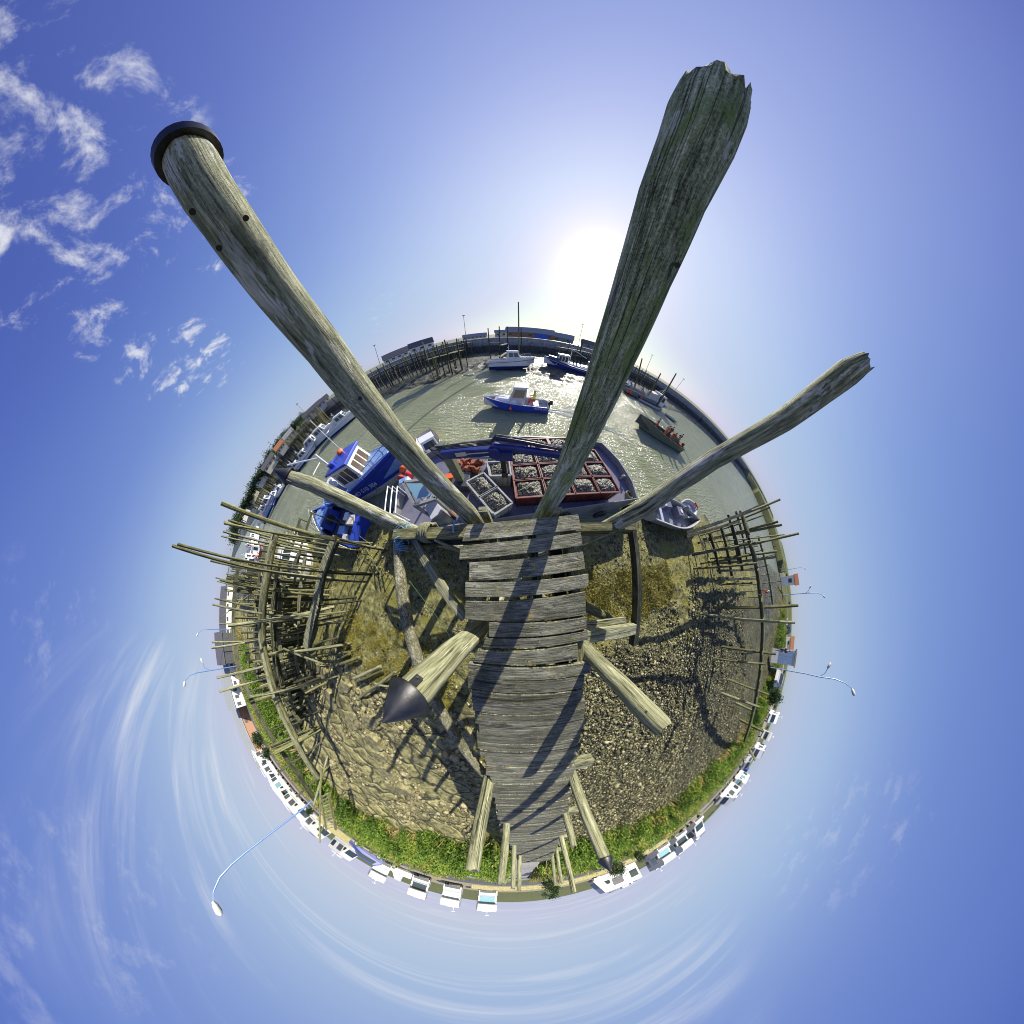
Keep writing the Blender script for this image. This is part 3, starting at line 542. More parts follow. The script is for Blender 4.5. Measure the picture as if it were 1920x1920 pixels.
M['rubble'] = stonemat('rubble_stone', [(.02, .02, .011), (.075, .072, .036), (.17, .16, .085), (.38, .35, .21)]); M['cobble'] = stonemat('rounded_shore_stone', [(.08, .074, .038), (.19, .17, .095), (.36, .32, .20)])
n = 42000; x = rng.uniform(1.2, 24, n); x = np.where(rng.random(n) < .6, rng.uniform(1.2, 12, n), x); y = rng.uniform(-24, -1.2, n); tt = (np.interp(x, WX, WY)-y)/(np.interp(x, WX, WY)-np.interp(x, VX, VY))
k = (tt > .22+.12*vn(x*.5, y*.5, 2)) & (tt < 1.02) & (vn(x*.7, y*.7, 4)*.6+tt > .40); x, y = x[k], y[k]; s_ = rng.gamma(1.6, .016, len(x))+.018
o = stones('rubble', x, y, s_, M['rubble']); tag(o, 'loose grey and tan shore stones covering the bank right of the jetty', 'stones', kind='stuff')
n = 3800; x = rng.uniform(-11.5, .4, n); y = rng.uniform(-18, -3.5, n); tt = (np.interp(x, WX, WY)-y)/(np.interp(x, WX, WY)-np.interp(x, VX, VY)); k = (tt > .3) & (tt < 1.0) & (y < -5.9-1.2*vn(x, y, 3)) & (vn(x*.6, y*.6, 6) > .46); x, y = x[k], y[k]; s_ = rng.gamma(2.0, .03, len(x))+.03
o = stones('cobbles', x, y, s_, M['cobble']); tag(o, 'rounded tan stones scattered over the bank left of the jetty', 'stones', kind='stuff')
n = 30000; x = rng.normal(0, 6, n); y = rng.uniform(-9, 2.6, n); tt = (np.interp(x, WX, WY)-y)/(np.interp(x, WX, WY)-np.interp(x, VX, VY)); k = (tt > .03) & (tt < .6) & (np.abs(x) < 13) & (vn(x*1.3, y*1.3, 12)*.7+vn(x*.4, y*.4, 13)*.5 > .52); x, y = x[k], y[k]; s_ = rng.gamma(1.3, .012, len(x))+.012
o = stones('pebbles', x, y, s_, M['rubble']); tag(o, 'dark and pale pebbles and shell bits strewn over the mud beside the jetty', 'pebbles', kind='stuff')
cl_ = []; rd_ = []
for k in range(420):
    x_ = rng.uniform(1.2, 9) if k % 3 else rng.uniform(-8, -2); y_ = rng.uniform(-2.8, -.6) if k % 3 else rng.uniform(-6.4, -3.6); P_ = shrub_pts(x_, y_, rng.uniform(.12, .45), .09, 220); P_ = P_*np.array([1, 1, 1.]); P_[:, 2] += hgt(P_[:, 0], P_[:, 1]); cl_.append(P_); rd_.append(np.clip(rng.uniform(.2, .9)+rng.normal(size=220)*.1, 0, 1))
M['weed'] = leafmat('seaweed_fronds', [(.09, .085, .015), (.17, .155, .024), (.25, .225, .04), (.34, .30, .08)], .15)
o = blades('seaweed', np.concatenate(cl_), rng.uniform(.03, .08, 420*220), M['weed'], np.concatenate(rd_), up=-.1); tag(o, 'yellow-green seaweed lying in patches on the mud either side of the jetty', 'seaweed', kind='stuff')
# big flat slabs: outlines surveyed on the photograph, each a thing of its own
SL = [((602, 1262), 34, 30, 'square grey slab behind the low trestle end'), ((618, 1312), 40, 26, 'long tapering slab left of the stacked logs'), ((645, 1290), 26, 36, 'tall slab standing beside the short logs'), ((662, 1352), 34, 30, 'slab with a step edge below the short logs'), ((692, 1355), 32, 36, 'round-edged broad stone left of the cone-capped post'),
      ((700, 1392), 40, 26, 'grey slab in the middle of the left bank'), ((712, 1420), 32, 24, 'cracked grey stone below the middle slab'), ((727, 1450), 38, 26, 'dark grey stone with a pale rim'), ((750, 1485), 58, 40, 'largest tan slab, split across the middle'), ((765, 1515), 56, 30, 'pale triangular slab below the largest slab'),
      ((845, 1392), 30, 34, 'pale slab half in shadow beside the diagonal pole'), ((876, 1388), 32, 40, 'dark slab in the jetty shadow'), ((742, 1372), 18, 18, 'small round stone near the cone-capped post'), ((720, 1335), 20, 22, 'small pale round stone under the cone cap'), ((690, 1318), 22, 18, 'dark oval stone beside the low logs'), ((740, 1330), 22, 26, 'yellowish stone next to the cone cap'), ((800, 1442), 16, 34, 'narrow upright stone on the sandy bank')]
for k, ((px, py), wpx, hpx, lab) in enumerate(SL):
    z0 = 1.6 if py < 1340 else 2.0; c = at(px, py, z0)
    for _ in range(4): z0 = zg(c.x, c.y); c = at(px, py, z0)
    dist = (Vector((0, 0, CZ))-c).length; sc_ = dist/pxs(px, py); a = wpx*sc_*.52; b = hpx*sc_*.52/max(.45, (CZ-z0)/dist); b = min(b, a*2.2)
    ang = math.atan2(c.y, c.x); th_ = rng.uniform(.05, .10); n_ = 11; a *= 1.12; b *= 1.12; ph_ = rng.uniform(0, 6); base = []; top = []
    for q in range(n_):
        t_ = 2*math.pi*q/n_; rr_ = (1+.16*math.sin(2*t_+ph_)+rng.uniform(-.10, .08))/max(abs(math.cos(t_))**1.3+abs(math.sin(t_))**1.3, .8)**.75; u, v = rr_*b*math.cos(t_), rr_*a*math.sin(t_); base.append((u*math.cos(ang)-v*math.sin(ang), u*math.sin(ang)+v*math.cos(ang)))
    mb = MB(); mb.prism(base, -.25, th_, 0); tl = Matrix.Rotation(rng.uniform(-.08, .08), 3, 'X')@Matrix.Rotation(rng.uniform(-.08, .08), 3, 'Y'); mb.v = [tuple(tl@Vector(q)) for q in mb.v]
    o = mb.build('stone_slab', M['stone'], None, bevel=.05); o.location = (c.x, c.y, z0); tag(o, lab, 'stone slab', 'flat slabs on the left bank')
# ---------------------------------------------------------------- the jetty underfoot
DZ = 4.3
def bw(mb, name, mats, root, **kw):
    l = root.location; mb.v = [(v[0]-l.x, v[1]-l.y, v[2]-l.z) for v in mb.v]; return mb.build(name, mats, root, **kw)
jet = thing('jetty', 'narrow plank jetty of grey weathered boards running from the barge back to the bank', 'jetty', (.4, -.2, DZ))
def zq(x, y): return (780+x/4.174, 780+y/4.174)
NEAR = [((400, 850), (1270, 770), (1295, 885), (360, 980)), ((345, 1015), (1290, 910), (1305, 1010), (338, 1125)), ((418, 1145), (1308, 1060), (1325, 1195), (415, 1290)), ((385, 1300), (1350, 1235), (1350, 1340), (385, 1415)),
        ((385, 1450), (1325, 1375), (1330, 1555), (385, 1590)), ((570, 1615), (1335, 1575), (1335, 1668), (570, 1728)), ((545, 1738), (1345, 1680), (1345, 1750), (520, 1808)), ((480, 1835), (1265, 1785), (1265, 1905), (450, 1925))]
def nails(mb, lt, rt, rb, lb):
    for t in (.07, .5, .93):
        for v in (.25, .72):
            p = lt.lerp(rt, t+random.uniform(-.012, .012)).lerp(lb.lerp(rb, t), v); mb.tube([p-Vector((0, 0, .004)), p+Vector((0, 0, .003))], .0085, 7, True, 1)
def plank(q, z, th=.05):
    P = [at(*zq(*p), z) for p in q]; lt, rt, rb, lb = P; mb = MB(); D = Vector((0, 0, th)); mb.hexa([lb-D, rb-D, rt-D, lt-D], [lb, rb, rt, lt]); o = mb._o(); L = (rt-lt).length; W = (lb-lt).length
    mb.uv[1] = [(o[0], o[1]+W), (o[0]+L, o[1]+W), (o[0]+L, o[1]), (o[0], o[1])]
    nails(mb, lt, rt, rb, lb); bw(mb, 'plank', [M['plank'], M['nail']], jet, bevel=.004)
for k, q in enumerate(NEAR): plank(q, DZ+.004*(k % 3))
LX = ([-14.8, -7.7, -3.8, -2.7, -1.2], [.98, .06, -.18, -.30, -.40]); RXE = ([-14.8, -8.5, -3.84, -1.3], [2.1, 1.74, 1.12, .96])
y = -1.19; k = 0
while y > -14.75:
    wd = random.uniform(.155, .225); xl = float(np.interp(y, *LX))+random.uniform(-.035, .035); xr = float(np.interp(y, *RXE))+random.uniform(-.04, .05); sk = -.05+random.uniform(-.012, .012); z = DZ+random.uniform(-.008, .008); mb = MB(); o = mb._o(); gap = random.choice((.004, .006, .008, .02))
    A = [(xl, y-wd+gap, z-.05), (xr, y-wd+gap+sk, z-.05), (xr, y+sk, z-.05), (xl, y, z-.05)]; B = [(a, b, z) for a, b, c in A]; mb.hexa(A, B); L = xr-xl
    mb.uv[1] = [(o[0], o[1]+wd), (o[0]+L, o[1]+wd), (o[0]+L, o[1]), (o[0], o[1])]
    if y > -7: nails(mb, *[Vector(B[q]) for q in (3, 2, 1, 0)])
    bw(mb, 'plank', [M['plank'], M['nail']], jet, bevel=.004); y -= wd; k += 1
for dx in (.22, .75, 1.25):           # stringers under the planks
    mb = MB(); mb.beam((-.45+dx*.95, .45, DZ-.14), (.9+dx*.9, -14.6, DZ-.14), .09, .16); bw(mb, 'stringer', M['post'], jet)
def hb(a, b, za, zb, w, h, name='cross_beam', mat='post', rnd=False):
    p, q = at(*a, za), at(*b, zb); mb = MB()
    if rnd: mb.tube([p, p.lerp(q, .33)+Vector((0, 0, .01)), p.lerp(q, .66), q], [w/2, w/2*1.05, w/2*.95, w/2*.9], 12, jit=.08, seed=a[0])
    else: mb.beam(p, q, w, h)
    return bw(mb, name, M[mat], jet, smooth=rnd)
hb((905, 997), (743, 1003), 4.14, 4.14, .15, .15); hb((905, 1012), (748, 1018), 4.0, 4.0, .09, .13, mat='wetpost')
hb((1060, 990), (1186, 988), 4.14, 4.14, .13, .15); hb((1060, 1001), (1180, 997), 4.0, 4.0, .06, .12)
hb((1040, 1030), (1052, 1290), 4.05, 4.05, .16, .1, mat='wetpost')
hb((748, 1012), (908, 1452), 4.03, 4.1, .17, 0, 'diagonal_pole', 'bark', True)
hb((772, 1000), (872, 1158), 4.1, 4.02, .10, .10, 'diagonal_brace', 'dry')
hb((1181, 975), (1187, 1208), 4.06, 3.9, .10, .12, 'side_beam', 'wetpost'); hb((1095, 1136), (1160, 1166), 3.6, 3.5, .16, 0, 'round_pole', 'post', True)
hb((1080, 1172), (1173, 1161), 3.85, 3.85, .10, .05, 'cross_beam', 'dry'); hb((1095, 1192), (1187, 1178), 3.98, 3.98, .16, .13, 'cross_beam', 'dry'); hb((1060, 1434), (1108, 1424), 4.1, 4.1, .2, .16, 'cross_beam', 'dry')
for a, b in (((1040, 1522), (1085, 1518)), ((1030, 1570), (1066, 1566)), ((1020, 1595), (1052, 1592))): hb(a, b, 4.12, 4.12, .18, .14, 'cross_beam', 'dry')
def stub(px, py, z0, z1, w=.11):
    p = at(px, py, z1); mb = MB(); mb.box((p.x, p.y, (z0+z1)/2), (w, w*.7, z1-z0), .1); bw(mb, 'fender_timber', M['dry'], jet, bevel=.008)
stub(905, 955, 3.2, 4.42); stub(1049, 954, 3.2, 4.40, .08)
# ---------------------------------------------------------------- piles beside the jetty
def pile(name, label, pts, rads, mat='pile', n=36, jit=.10, ragged=.05, step=.07, cat='wooden pile', group='tall wooden piles beside the jetty', seed=0):
    pts = [Vector(p) for p in pts]; z0 = zg(pts[0].x, pts[0].y)-.3; d = (pts[1]-pts[0]).normalized()
    if pts[0].z > z0+.4: s_ = (pts[0].z-z0)/max(d.z, .4); pts = [pts[0]-d*s_]+pts; rads = [rads[0]*1.12]+list(rads)
    P, Q = [], []; 
    for a, b, ra, rb in zip(pts, pts[1:], rads, rads[1:]):
        m_ = max(1, int((b-a).length/step)); 
        for q in range(m_): P.append(a.lerp(b, q/m_)); Q.append(ra+(rb-ra)*q/m_)
    P.append(pts[-1]); Q.append(rads[-1]); Q[-1] *= .93
    root = thing(name, label, cat, tuple(pts[0]), 0, group); mb = MB(); mb.tube(P, Q, n, True, 0, jit, seed, ragged); bw(mb, 'shaft', M[mat], root, smooth=True); return root, pts[-1], (pts[-1]-pts[-2]).normalized()
def rel(l): return [(x, y, z+CZ) for x, y, z in l]
def conecap(root, p, tip, r, mat='cap', tabs=True):
    p = Vector(p); tip = Vector(tip); d = (tip-p).normalized(); mb = MB(); mb.tube([p-d*.015, p, p+(tip-p)*.5, tip], [r, r*.99, r*.52, .004], 24, True); bw(mb, 'cone_cap', M[mat], root, smooth=True)
    if tabs:
        u = d.orthogonal().normalized(); v = d.cross(u)
        for k in range(3):
            a = k*2.1+.5; e = u*math.cos(a)+v*math.sin(a); mb = MB(); mb.beam(p+e*r*.84-d*.10, p+e*r*.86-d*.002, .05, .012, e); bw(mb, 'fixing_tab', M[mat], root)
        for k in range(2):
            a = k*2.1+.5; e = u*math.cos(a)+v*math.sin(a); mb = MB(); q = p+e*r*.86-d*.075; mb.tube([q, q+e*.02], .009, 8); bw(mb, 'bolt', M['nail'], root)
def hole(root, px, py, hd, r=.02):
    p = atd(px, py, hd); d = (p-Vector((0, 0, CZ))).normalized(); mb = MB(); mb.tube([p-d*.004, p+d*.004], r, 10); bw(mb, 'bolt_hole', M['black'], root)
A_, pa, da = pile('mooring_pile', 'tallest mossy green pile with a ragged split top, right of the jetty end', rel([(.57, .86, -2.1), (.58, .90, -1.5), (.585, .93, -1.2), (.56, .935, -.8), (.535, .94, -.4), (.52, .94, 0), (.515, .925, .4), (.515, .89, .75), (.54, .87, 1.0), (.57, .89, 1.24)]), [.14, .132, .128, .124, .122, .120, .119, .121, .126, .130], 'mosspile', seed=1, ragged=.05, n=72, jit=.04)
B_, pb, db = pile('mooring_pile', 'grey leaning pile with bolt holes and a shallow black cap, left of the jetty end', rel([(-.58, .60, -2.1), (-.62, .63, -1.6), (-.79, .73, -1.2), (-.93, .80, -.7), (-1.0, .82, -.25), (-1.14, .88, .26), (-1.19, .83, .7), (-1.20, .77, 1.1), (-1.22, .75, 1.28), (-1.265, .755, 1.54)]), [.125, .118, .116, .113, .116, .121, .117, .113, .112, .110], 'pile', seed=4, jit=.07, ragged=0)
mb = MB(); mb.tube([pb-db*.02, pb+db*.02, pb+db*.05, pb+db*.10], [.132, .132, .09, .005], 28, True); bw(mb, 'shallow_cap', M['cap'], B_, smooth=True)
mb = MB(); q = atd(352, 282, 1.36); mb.beam(q-db*.055, q+db*.03, .05, .01, (q-Vector((0, 0, CZ))).normalized()); bw(mb, 'fixing_strap', M['cap'], B_)
C__, _, _ = pile('mooring_pile', 'slim dark pile on the right, leaning out over the grey dinghy', [atd(1166, 975, 1.75), atd(1206, 953, 1.85), atd(1270, 907, 2.1), atd(1337, 862, 2.3), atd(1400, 827, 2.4), atd(1470, 787, 2.45), atd(1540, 735, 2.5), atd(1590, 697, 2.5), atd(1622, 678, 2.5)], [.125, .12, .112, .108, .106, .106, .106, .106, .075], 'pile', seed=7, n=22, jit=.03)
D_, pd, dd_ = pile('mooring_pile', 'leaning pile with a black cone cap, blue rope at its foot', [atd(747, 984, 2.4), atd(700, 962, 2.52), atd(644, 936, 2.68), atd(587, 909, 2.86), atd(541, 893, 3.0)], [.145, .132, .118, .105, .095], 'pile', seed=9, n=22, ragged=0, jit=.04)
conecap(D_, pd, atd(513, 880, 3.1), .13)
E_, pe, de = pile('mooring_pile', 'short thick pale pile topped by a large black cone, left edge of the jetty', [atd(907, 1168, .98), atd(893, 1185, 1.04), atd(850, 1222, 1.07), atd(800, 1272, 1.07), atd(764, 1309, 1.07)], [.115, .12, .125, .12, .118], 'dry', seed=12, ragged=0, jit=.12)
conecap(E_, pe, atd(717, 1355, 1.10), .148)
F_, _, _ = pile('mooring_pile', 'pale pile with a long split and a bolt hole, right edge of the jetty', [atd(1104, 1222, 1.55), atd(1130, 1250, 1.57), atd(1166, 1285, 1.62), atd(1200, 1322, 1.7), atd(1241, 1362, 1.8)], [.085, .09, .092, .094, .088], 'dry', seed=15, n=20, ragged=.05)
hole(F_, 1211, 1335, 1.60, .012); 
for px, py in ((361, 397), (411, 465), (461, 409)): hole(B_, px, py, 1.30, .013)
hole(A_, 1270, 497, .93, .011); hole(B_, 675, 747, 1.13, .013)
def vpost(name, label, bx, by, tx, ty, wpx, mat='dry', bz=DZ, cat='wooden pile', group=None, n=12, jit=.07, ragged=.03, tw=.9):
    b = at(bx, by, bz); hd = math.hypot(b.x, b.y); t = atd(tx, ty, hd); r = .5*wpx*(Vector((0, 0, CZ))-b).length/pxs(bx, by)
    return pile(name, label, [b, b.lerp(t, .5)+Vector((random.uniform(-.02, .02), random.uniform(-.02, .02), 0)), t], [r, r*.97, r*tw], mat, n, jit, ragged, .3, cat, group, bx*.01)
G = 'piles along the shore end of the jetty'
vpost('wooden_pile', 'stout pale pile standing left of the jetty, nearest the camera of the shore-end piles', 915, 1470, 885, 1632, 23, group=G)
vpost('wooden_pile', 'second shore-end pile on the left side of the jetty, with a split top', 950, 1545, 939, 1658, 14, group=G)
vpost('wooden_pile', 'third slim pile on the left side of the jetty by the path', 964, 1585, 962, 1666, 9, group=G)
vpost('wooden_pile', 'last pile on the left where the planks meet the bank', 974, 1605, 973, 1670, 9, group=G)
r_, pq, dq = vpost('wooden_pile', 'long pale pile with a small black cone, right of the jetty above the scrub', 1077, 1466, 1135, 1612, 20, group=G)
conecap(r_, pq, pq+dq*.15, .10, tabs=False)
vpost('wooden_pile', 'short pile beside the long cone-capped one on the right of the jetty', 1060, 1526, 1075, 1585, 14, group=G)
vpost('wooden_pile', 'tall pile with an orange lichen top on the right near the bank', 1052, 1568, 1076, 1672, 10, group=G)
vpost('wooden_pile', 'slim pile between two others on the right near the bank', 1044, 1595, 1054, 1655, 7, group=G)
vpost('wooden_pile', 'last pile on the right where the planks meet the bank', 1036, 1612, 1041, 1660, 7, group=G)
# ---------------------------------------------------------------- ropes
def ropecoil(name, label, px, py, z, mat, loops, rr, thick, axis, spread, seed=0, cat='rope'):
    c = at(px, py, z); root = thing(name, label, cat, tuple(c)); ax = Vector(axis).normalized(); u = ax.orthogonal().normalized(); v = ax.cross(u); rs = random.Random(seed); mb = MB(); P = []
    for k in range(loops*16+1):
        a = k/16*2*math.pi; rad = rr*(1+rs.uniform(-.06, .06)); P.append(c+ax*spread*(k/(loops*16)-.5)+u*rad*math.cos(a)+v*rad*math.sin(a)*1.1)
    mb.tube(P, thick, 8); bw(mb, 'coil', M[mat], root, smooth=True); return root
ax = (1, -.03, 0)
rc = ropecoil('mooring_rope', 'thick twisted rope wound twice round the beam left of the first plank', 803, 998, 4.12, 'rope', 4, .125, .022, ax, .16)
mb = MB(); mb.tube([at(815, 1012, 4.2), at(828, 1018, 4.12), at(845, 1024, 4.02), at(866, 1034, 3.9)], .02, 8); bw(mb, 'loose_end', M['rope'], rc, smooth=True)
ropecoil('line', 'thin sky blue line tied round the beam beside the first plank', 857, 990, 4.14, 'bluerope', 2, .105, .006, ax, .03)
rb = thing('blue_rope', 'tangle of thin blue rope lashing the capped pile to the beam end', 'rope', tuple(at(755, 1000, 4.1))); mb = MB(); rs = random.Random(3); c = at(757, 998, 4.12)
for k in range(9):
    P = []; u = Vector((rs.uniform(-1, 1), rs.uniform(-1, 1), rs.uniform(-.6, .6))).normalized(); v = u.orthogonal().normalized(); ra = rs.uniform(.07, .17); cc = c+Vector((rs.uniform(-.10, .06), rs.uniform(-.12, .08), rs.uniform(-.05, .06)))
    for q in range(15): a = q/14*2*math.pi*rs.uniform(.9, 1.02); P.append(cc+u*ra*math.cos(a)+v*ra*math.sin(a)*.8+Vector((rs.uniform(-.01, .01),)*3))
    mb.tube(P, .006, 6)
bw(mb, 'strands', M['bluerope'], rb, smooth=True)
mb = MB(); P = []
for q in range(60): a = q*.7; t = q/60; cc = at(752, 1012, 4.03).lerp(at(754, 1034, 4.03), t); P.append(cc+Vector((math.cos(a)*.1, 0, math.sin(a)*.1)))
mb.tube(P, .007, 6); bw(mb, 'lashing', M['bluerope'], rb, smooth=True)
def line(name, label, pts, r, mat='rope', cat='mooring line'):
    mb = MB(); a = Vector(pts[0]); mb.tube([Vector(p)-a for p in pts], r, 6); o = mb.build(name, M[mat], None, True); o.location = a; tag(o, label, cat); return o
def sag(a, b, s, n=10): a, b = Vector(a), Vector(b); return [a.lerp(b, k/n)-Vector((0, 0, s*4*(k/n)*(1-k/n))) for k in range(n+1)]
line('green_line', 'thin green line slanting down to the mud under the diagonal brace', sag(at(768, 1090, 3.2), at(850, 1205, 1.0), .15), .008, 'greenrope')
for k, (a, b) in enumerate((((566, 910), (697, 1022)), ((683, 1020), (712, 1075)))):
    line('mooring_line', ('pale line from the blue boats across the leaning pile to the mud', 'short slack line lying on the mud beside the jetty shadow')[k], sag(at(*a, 2.2 if k == 0 else .7), at(*b, .55 if k == 0 else .6), .2 if k == 0 else .02), .015)
# ---------------------------------------------------------------- trestles left and right
def post_into(root, b, t, r, mat='post', n=9, name='post', jit=.06, bend=.03):
    b, t = Vector(b), Vector(t); m = b.lerp(t, .5)+Vector((random.uniform(-bend, bend), random.uniform(-bend, bend), 0)); mb = MB(); mb.tube([b, m, t], [r, r*.95, r*.82], n, True, 0, jit, b.x); return bw(mb, name, M[mat], root, smooth=True)
def surveyed(root, L, defz=.9, mat='post'):
    for (bx, by, bz, tx, ty, wp) in L:
        b = at(bx, by, bz); hd = math.hypot(b.x, b.y); t = atd(tx, ty, hd); r = .58*wp*(Vector((0, 0, CZ))-b.lerp(t, .5)).length/pxs((bx+tx)/2, (by+ty)/2)
        zb = zg(b.x, b.y)-.2; d = (t-b).normalized()
        if d.z > .3 and b.z > zb: b = b-d*((b.z-zb)/d.z)
        if b.x**2+b.y**2 < 4: continue
        post_into(root, b, t, r, mat if isinstance(mat, str) else random.choice(mat))
def deckrun(root, pts, z, w, board=.14, gap=.05, mat='post', name='decking', th=.035, beams=True, bm='post', rail=None):
    P = [Vector((p[0], p[1], z if len(p) < 3 else p[2])) for p in pts]; mb = MB()
    for a, b in zip(P, P[1:]):
        d = (b-a); L = d.length; d.normalize(); s_ = Vector((-d.y, d.x, 0)).normalized(); n = max(1, int(L/(board+gap)))
        for k in range(n):
            c = a+d*(k+.5)*L/n; j = random.uniform(-.03, .03); mb.beam(c-s_*(w/2+j)+Vector((0, 0, random.uniform(-.006, .006))), c+s_*(w/2+random.uniform(-.02, .03)), board, th)
    bw(mb, name, M[mat], root)
    if beams:
        for sg in (-1, 1):
            mb = MB()
            for a, b in zip(P, P[1:]):
                d = (b-a).normalized(); s_ = Vector((-d.y, d.x, 0)); mb.beam(a+s_*sg*w*.36-Vector((0, 0, .09)), b+s_*sg*w*.36-Vector((0, 0, .09)), .08, .14)
            bw(mb, 'beam', M[bm], root)
TL = [at(515, 1000, 4.3), at(500, 1075, 4.3), at(490, 1150, 4.3), at(490, 1200, 4.3), at(500, 1250, 4.3), at(512, 1295, 4.3), at(550, 1380, 4.3), at(600, 1462, 4.3)]
t1 = thing('trestle_walkway', 'low slatted gangway with shaded narrow planks on the left mud, closest trestle to the jetty', 'trestle', tuple(at(600, 1070, .6)))
GA = [at(628, 1008, 2.8), at(603, 1070, 2.8), at(592, 1130, 2.8), at(582, 1170, 2.8), at(573, 1218, 2.8)]
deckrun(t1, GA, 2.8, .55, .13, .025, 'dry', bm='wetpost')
for k, p in enumerate(GA): 
    for s_ in (-.28, .28): post_into(t1, (p.x+s_*.9, p.y, zg(p.x, p.y)-.3), (p.x+s_*.9, p.y, 2.72), .05, 'wetpost')
surveyed(t1, [(640, 1015, 2.6, 415, 943, 8), (600, 1020, 2.6, 428, 975, 4), (622, 1012, 2.5, 420, 981, 4.5), (565, 1015, 2.4, 437, 986, 4.5), (625, 1073, 2.4, 333, 1020, 5), (612, 1087, 2.6, 323, 1023, 5.5)], mat='post')
surveyed(t1, [(600, 1162, 1.9, 550, 1150, 5), (618, 1150, 1.6, 565, 1153, 4), (632, 1211, 1.7, 552, 1222, 6), (580, 1228, 1.8, 545, 1222, 4), (592, 1240, 1.8, 530, 1215, 4)], mat='dry')
t2 = thing('trestle_walkway', 'long raised trestle with paired grey and green beams curving up the left bank', 'trestle', tuple(at(490, 1180, 1.2)))
mb = MB(); mb.tube([p+Vector((-.15, 0, 0)) for p in TL], .12, 10, jit=.05); bw(mb, 'main_beam', M['ropegrey'] if 'ropegrey' in M else M['dry'], t2, smooth=True)
mb = MB(); mb.tube([p+Vector((.18, 0, -.08)) for p in TL[:-1]], .095, 10, jit=.05); bw(mb, 'lower_beam', M['post'], t2, smooth=True)
mb = MB()
for p, q in ((TL[0], TL[0]+Vector((1.9, .35, -1.2))), (TL[0], TL[0]+Vector((-.1, -2., 0))), (at(560, 1000, 4.0), at(630, 1010, 3.2))): mb.beam(p, q, .12, .12)
bw(mb, 'brace', M['wetpost'], t2)
pl = [at(517, 1003, 4.42), at(507, 1040, 4.42), at(502, 1070, 4.42)]; deckrun(t2, pl, 4.42, .55, .14, .02, 'post', 'platform', beams=False)
surveyed(t2, [(520, 1010, 4, 420, 978, 5), (560, 1030, 3, 418, 996, 4.5), (510, 1025, 4, 415, 1005, 3.5), (505, 1072, 4, 395, 1050, 7), (540, 1110, 3, 412, 1087, 5), (545, 1157, 3, 398, 1133, 4), (500, 1143, 4, 404, 1122, 3), (490, 1158, 4, 440, 1157, 6), (570, 1150, 2.4, 427, 1173, 6.5), (490, 1202, 4, 397, 1204, 4), (540, 1190, 2.5, 396, 1215, 4), (491, 1250, 4, 406, 1271, 5), (495, 1272, 4, 411, 1297, 5),
              (520, 1297, 4.2, 468, 1307, 6), (560, 1287, 2.6, 478, 1314, 7), (580, 1378, 2.8, 515, 1412, 8), (540, 1385, 4, 504, 1400, 4), (542, 1390, 4, 507, 1404, 4), (545, 1394, 4, 512, 1408, 4), (583, 1430, 3, 563, 1444, 6), (575, 1450, 3.2, 557, 1462, 5), (600, 1465, 3.8, 588, 1510, 4)], mat=['post', 'dry'])
for k in range(26):
    x = random.uniform(-19, -10.2); y = random.uniform(-15, -2); z = random.choice((1.9, 2.6, 3.2, 3.8)); L_ = random.uniform(1.6, 4.5); a_ = random.choice((0.1, 1.45, 1.7, -.1, .05))+random.uniform(-.12, .12); p = Vector((x, y, z)); q = p+Vector((math.cos(a_)*L_, math.sin(a_)*L_, random.uniform(-.15, .15)))
    if q.x > -9.6: q = p-(q-p)
    mb = MB(); w_ = random.uniform(.09, .2); mb.beam(p, q, w_, random.uniform(.08, .16)); bw(mb, 'cross_beam', M[random.choice(('wetpost', 'post', 'dry'))], t2)
    for e_ in (p, q): post_into(t2, (e_.x, e_.y, zg(e_.x, e_.y)-.2), (e_.x+random.uniform(-.06, .06), e_.y, z+random.uniform(.05, .8)), random.uniform(.045, .08), random.choice(('wetpost', 'post')), bend=.05)
deckrun(t2, [(-11.6, -3.0), (-12.0, -6.5), (-11.4, -9.5)], 3.5, .8, .2, .03, 'post', 'inner_decking', bm='wetpost')
t3 = thing('trestle_walkway', 'dark horizontal trestle beam with tall thin posts, farthest of the left bank trestles', 'trestle', (-20, -14, 2))
T3 = [at(447, 1062, 3.95), at(440, 1110, 3.9), at(438, 1180, 3.9), at(451, 1262, 3.95), at(481, 1332, 4.15), at(530, 1412, 4.3), at(560, 1452, 4.35), at(590, 1500, 4.35)]
def clampd(p, mx): 
    h = math.hypot(p.x, p.y); return atd_dir(p, min(h, mx))
def atd_dir(p, hd): h = math.hypot(p.x, p.y); k = hd/h; return Vector((p.x*k, p.y*k, CZ+(p.z-CZ)*k))
T3 = [atd_dir(p, h) for p, h in zip(T3, (20, 20, 20, 19, 18.5, 19, 20, 22))]
mb = MB(); 
for a, b in zip(T3, T3[1:]): mb.beam(a, b, .16, .26)
bw(mb, 'main_beam', M['wetpost'], t3)
for a, b in zip(T3, T3[1:]):
    n_ = 2 if (b-a).length > 3 else 1
    for k in range(n_):
        p = a.lerp(b, (k+.5)/n_); post_into(t3, (p.x, p.y, zg(p.x, p.y)-.2), (p.x, p.y, p.z+random.uniform(.1, .9)), .07, 'wetpost')
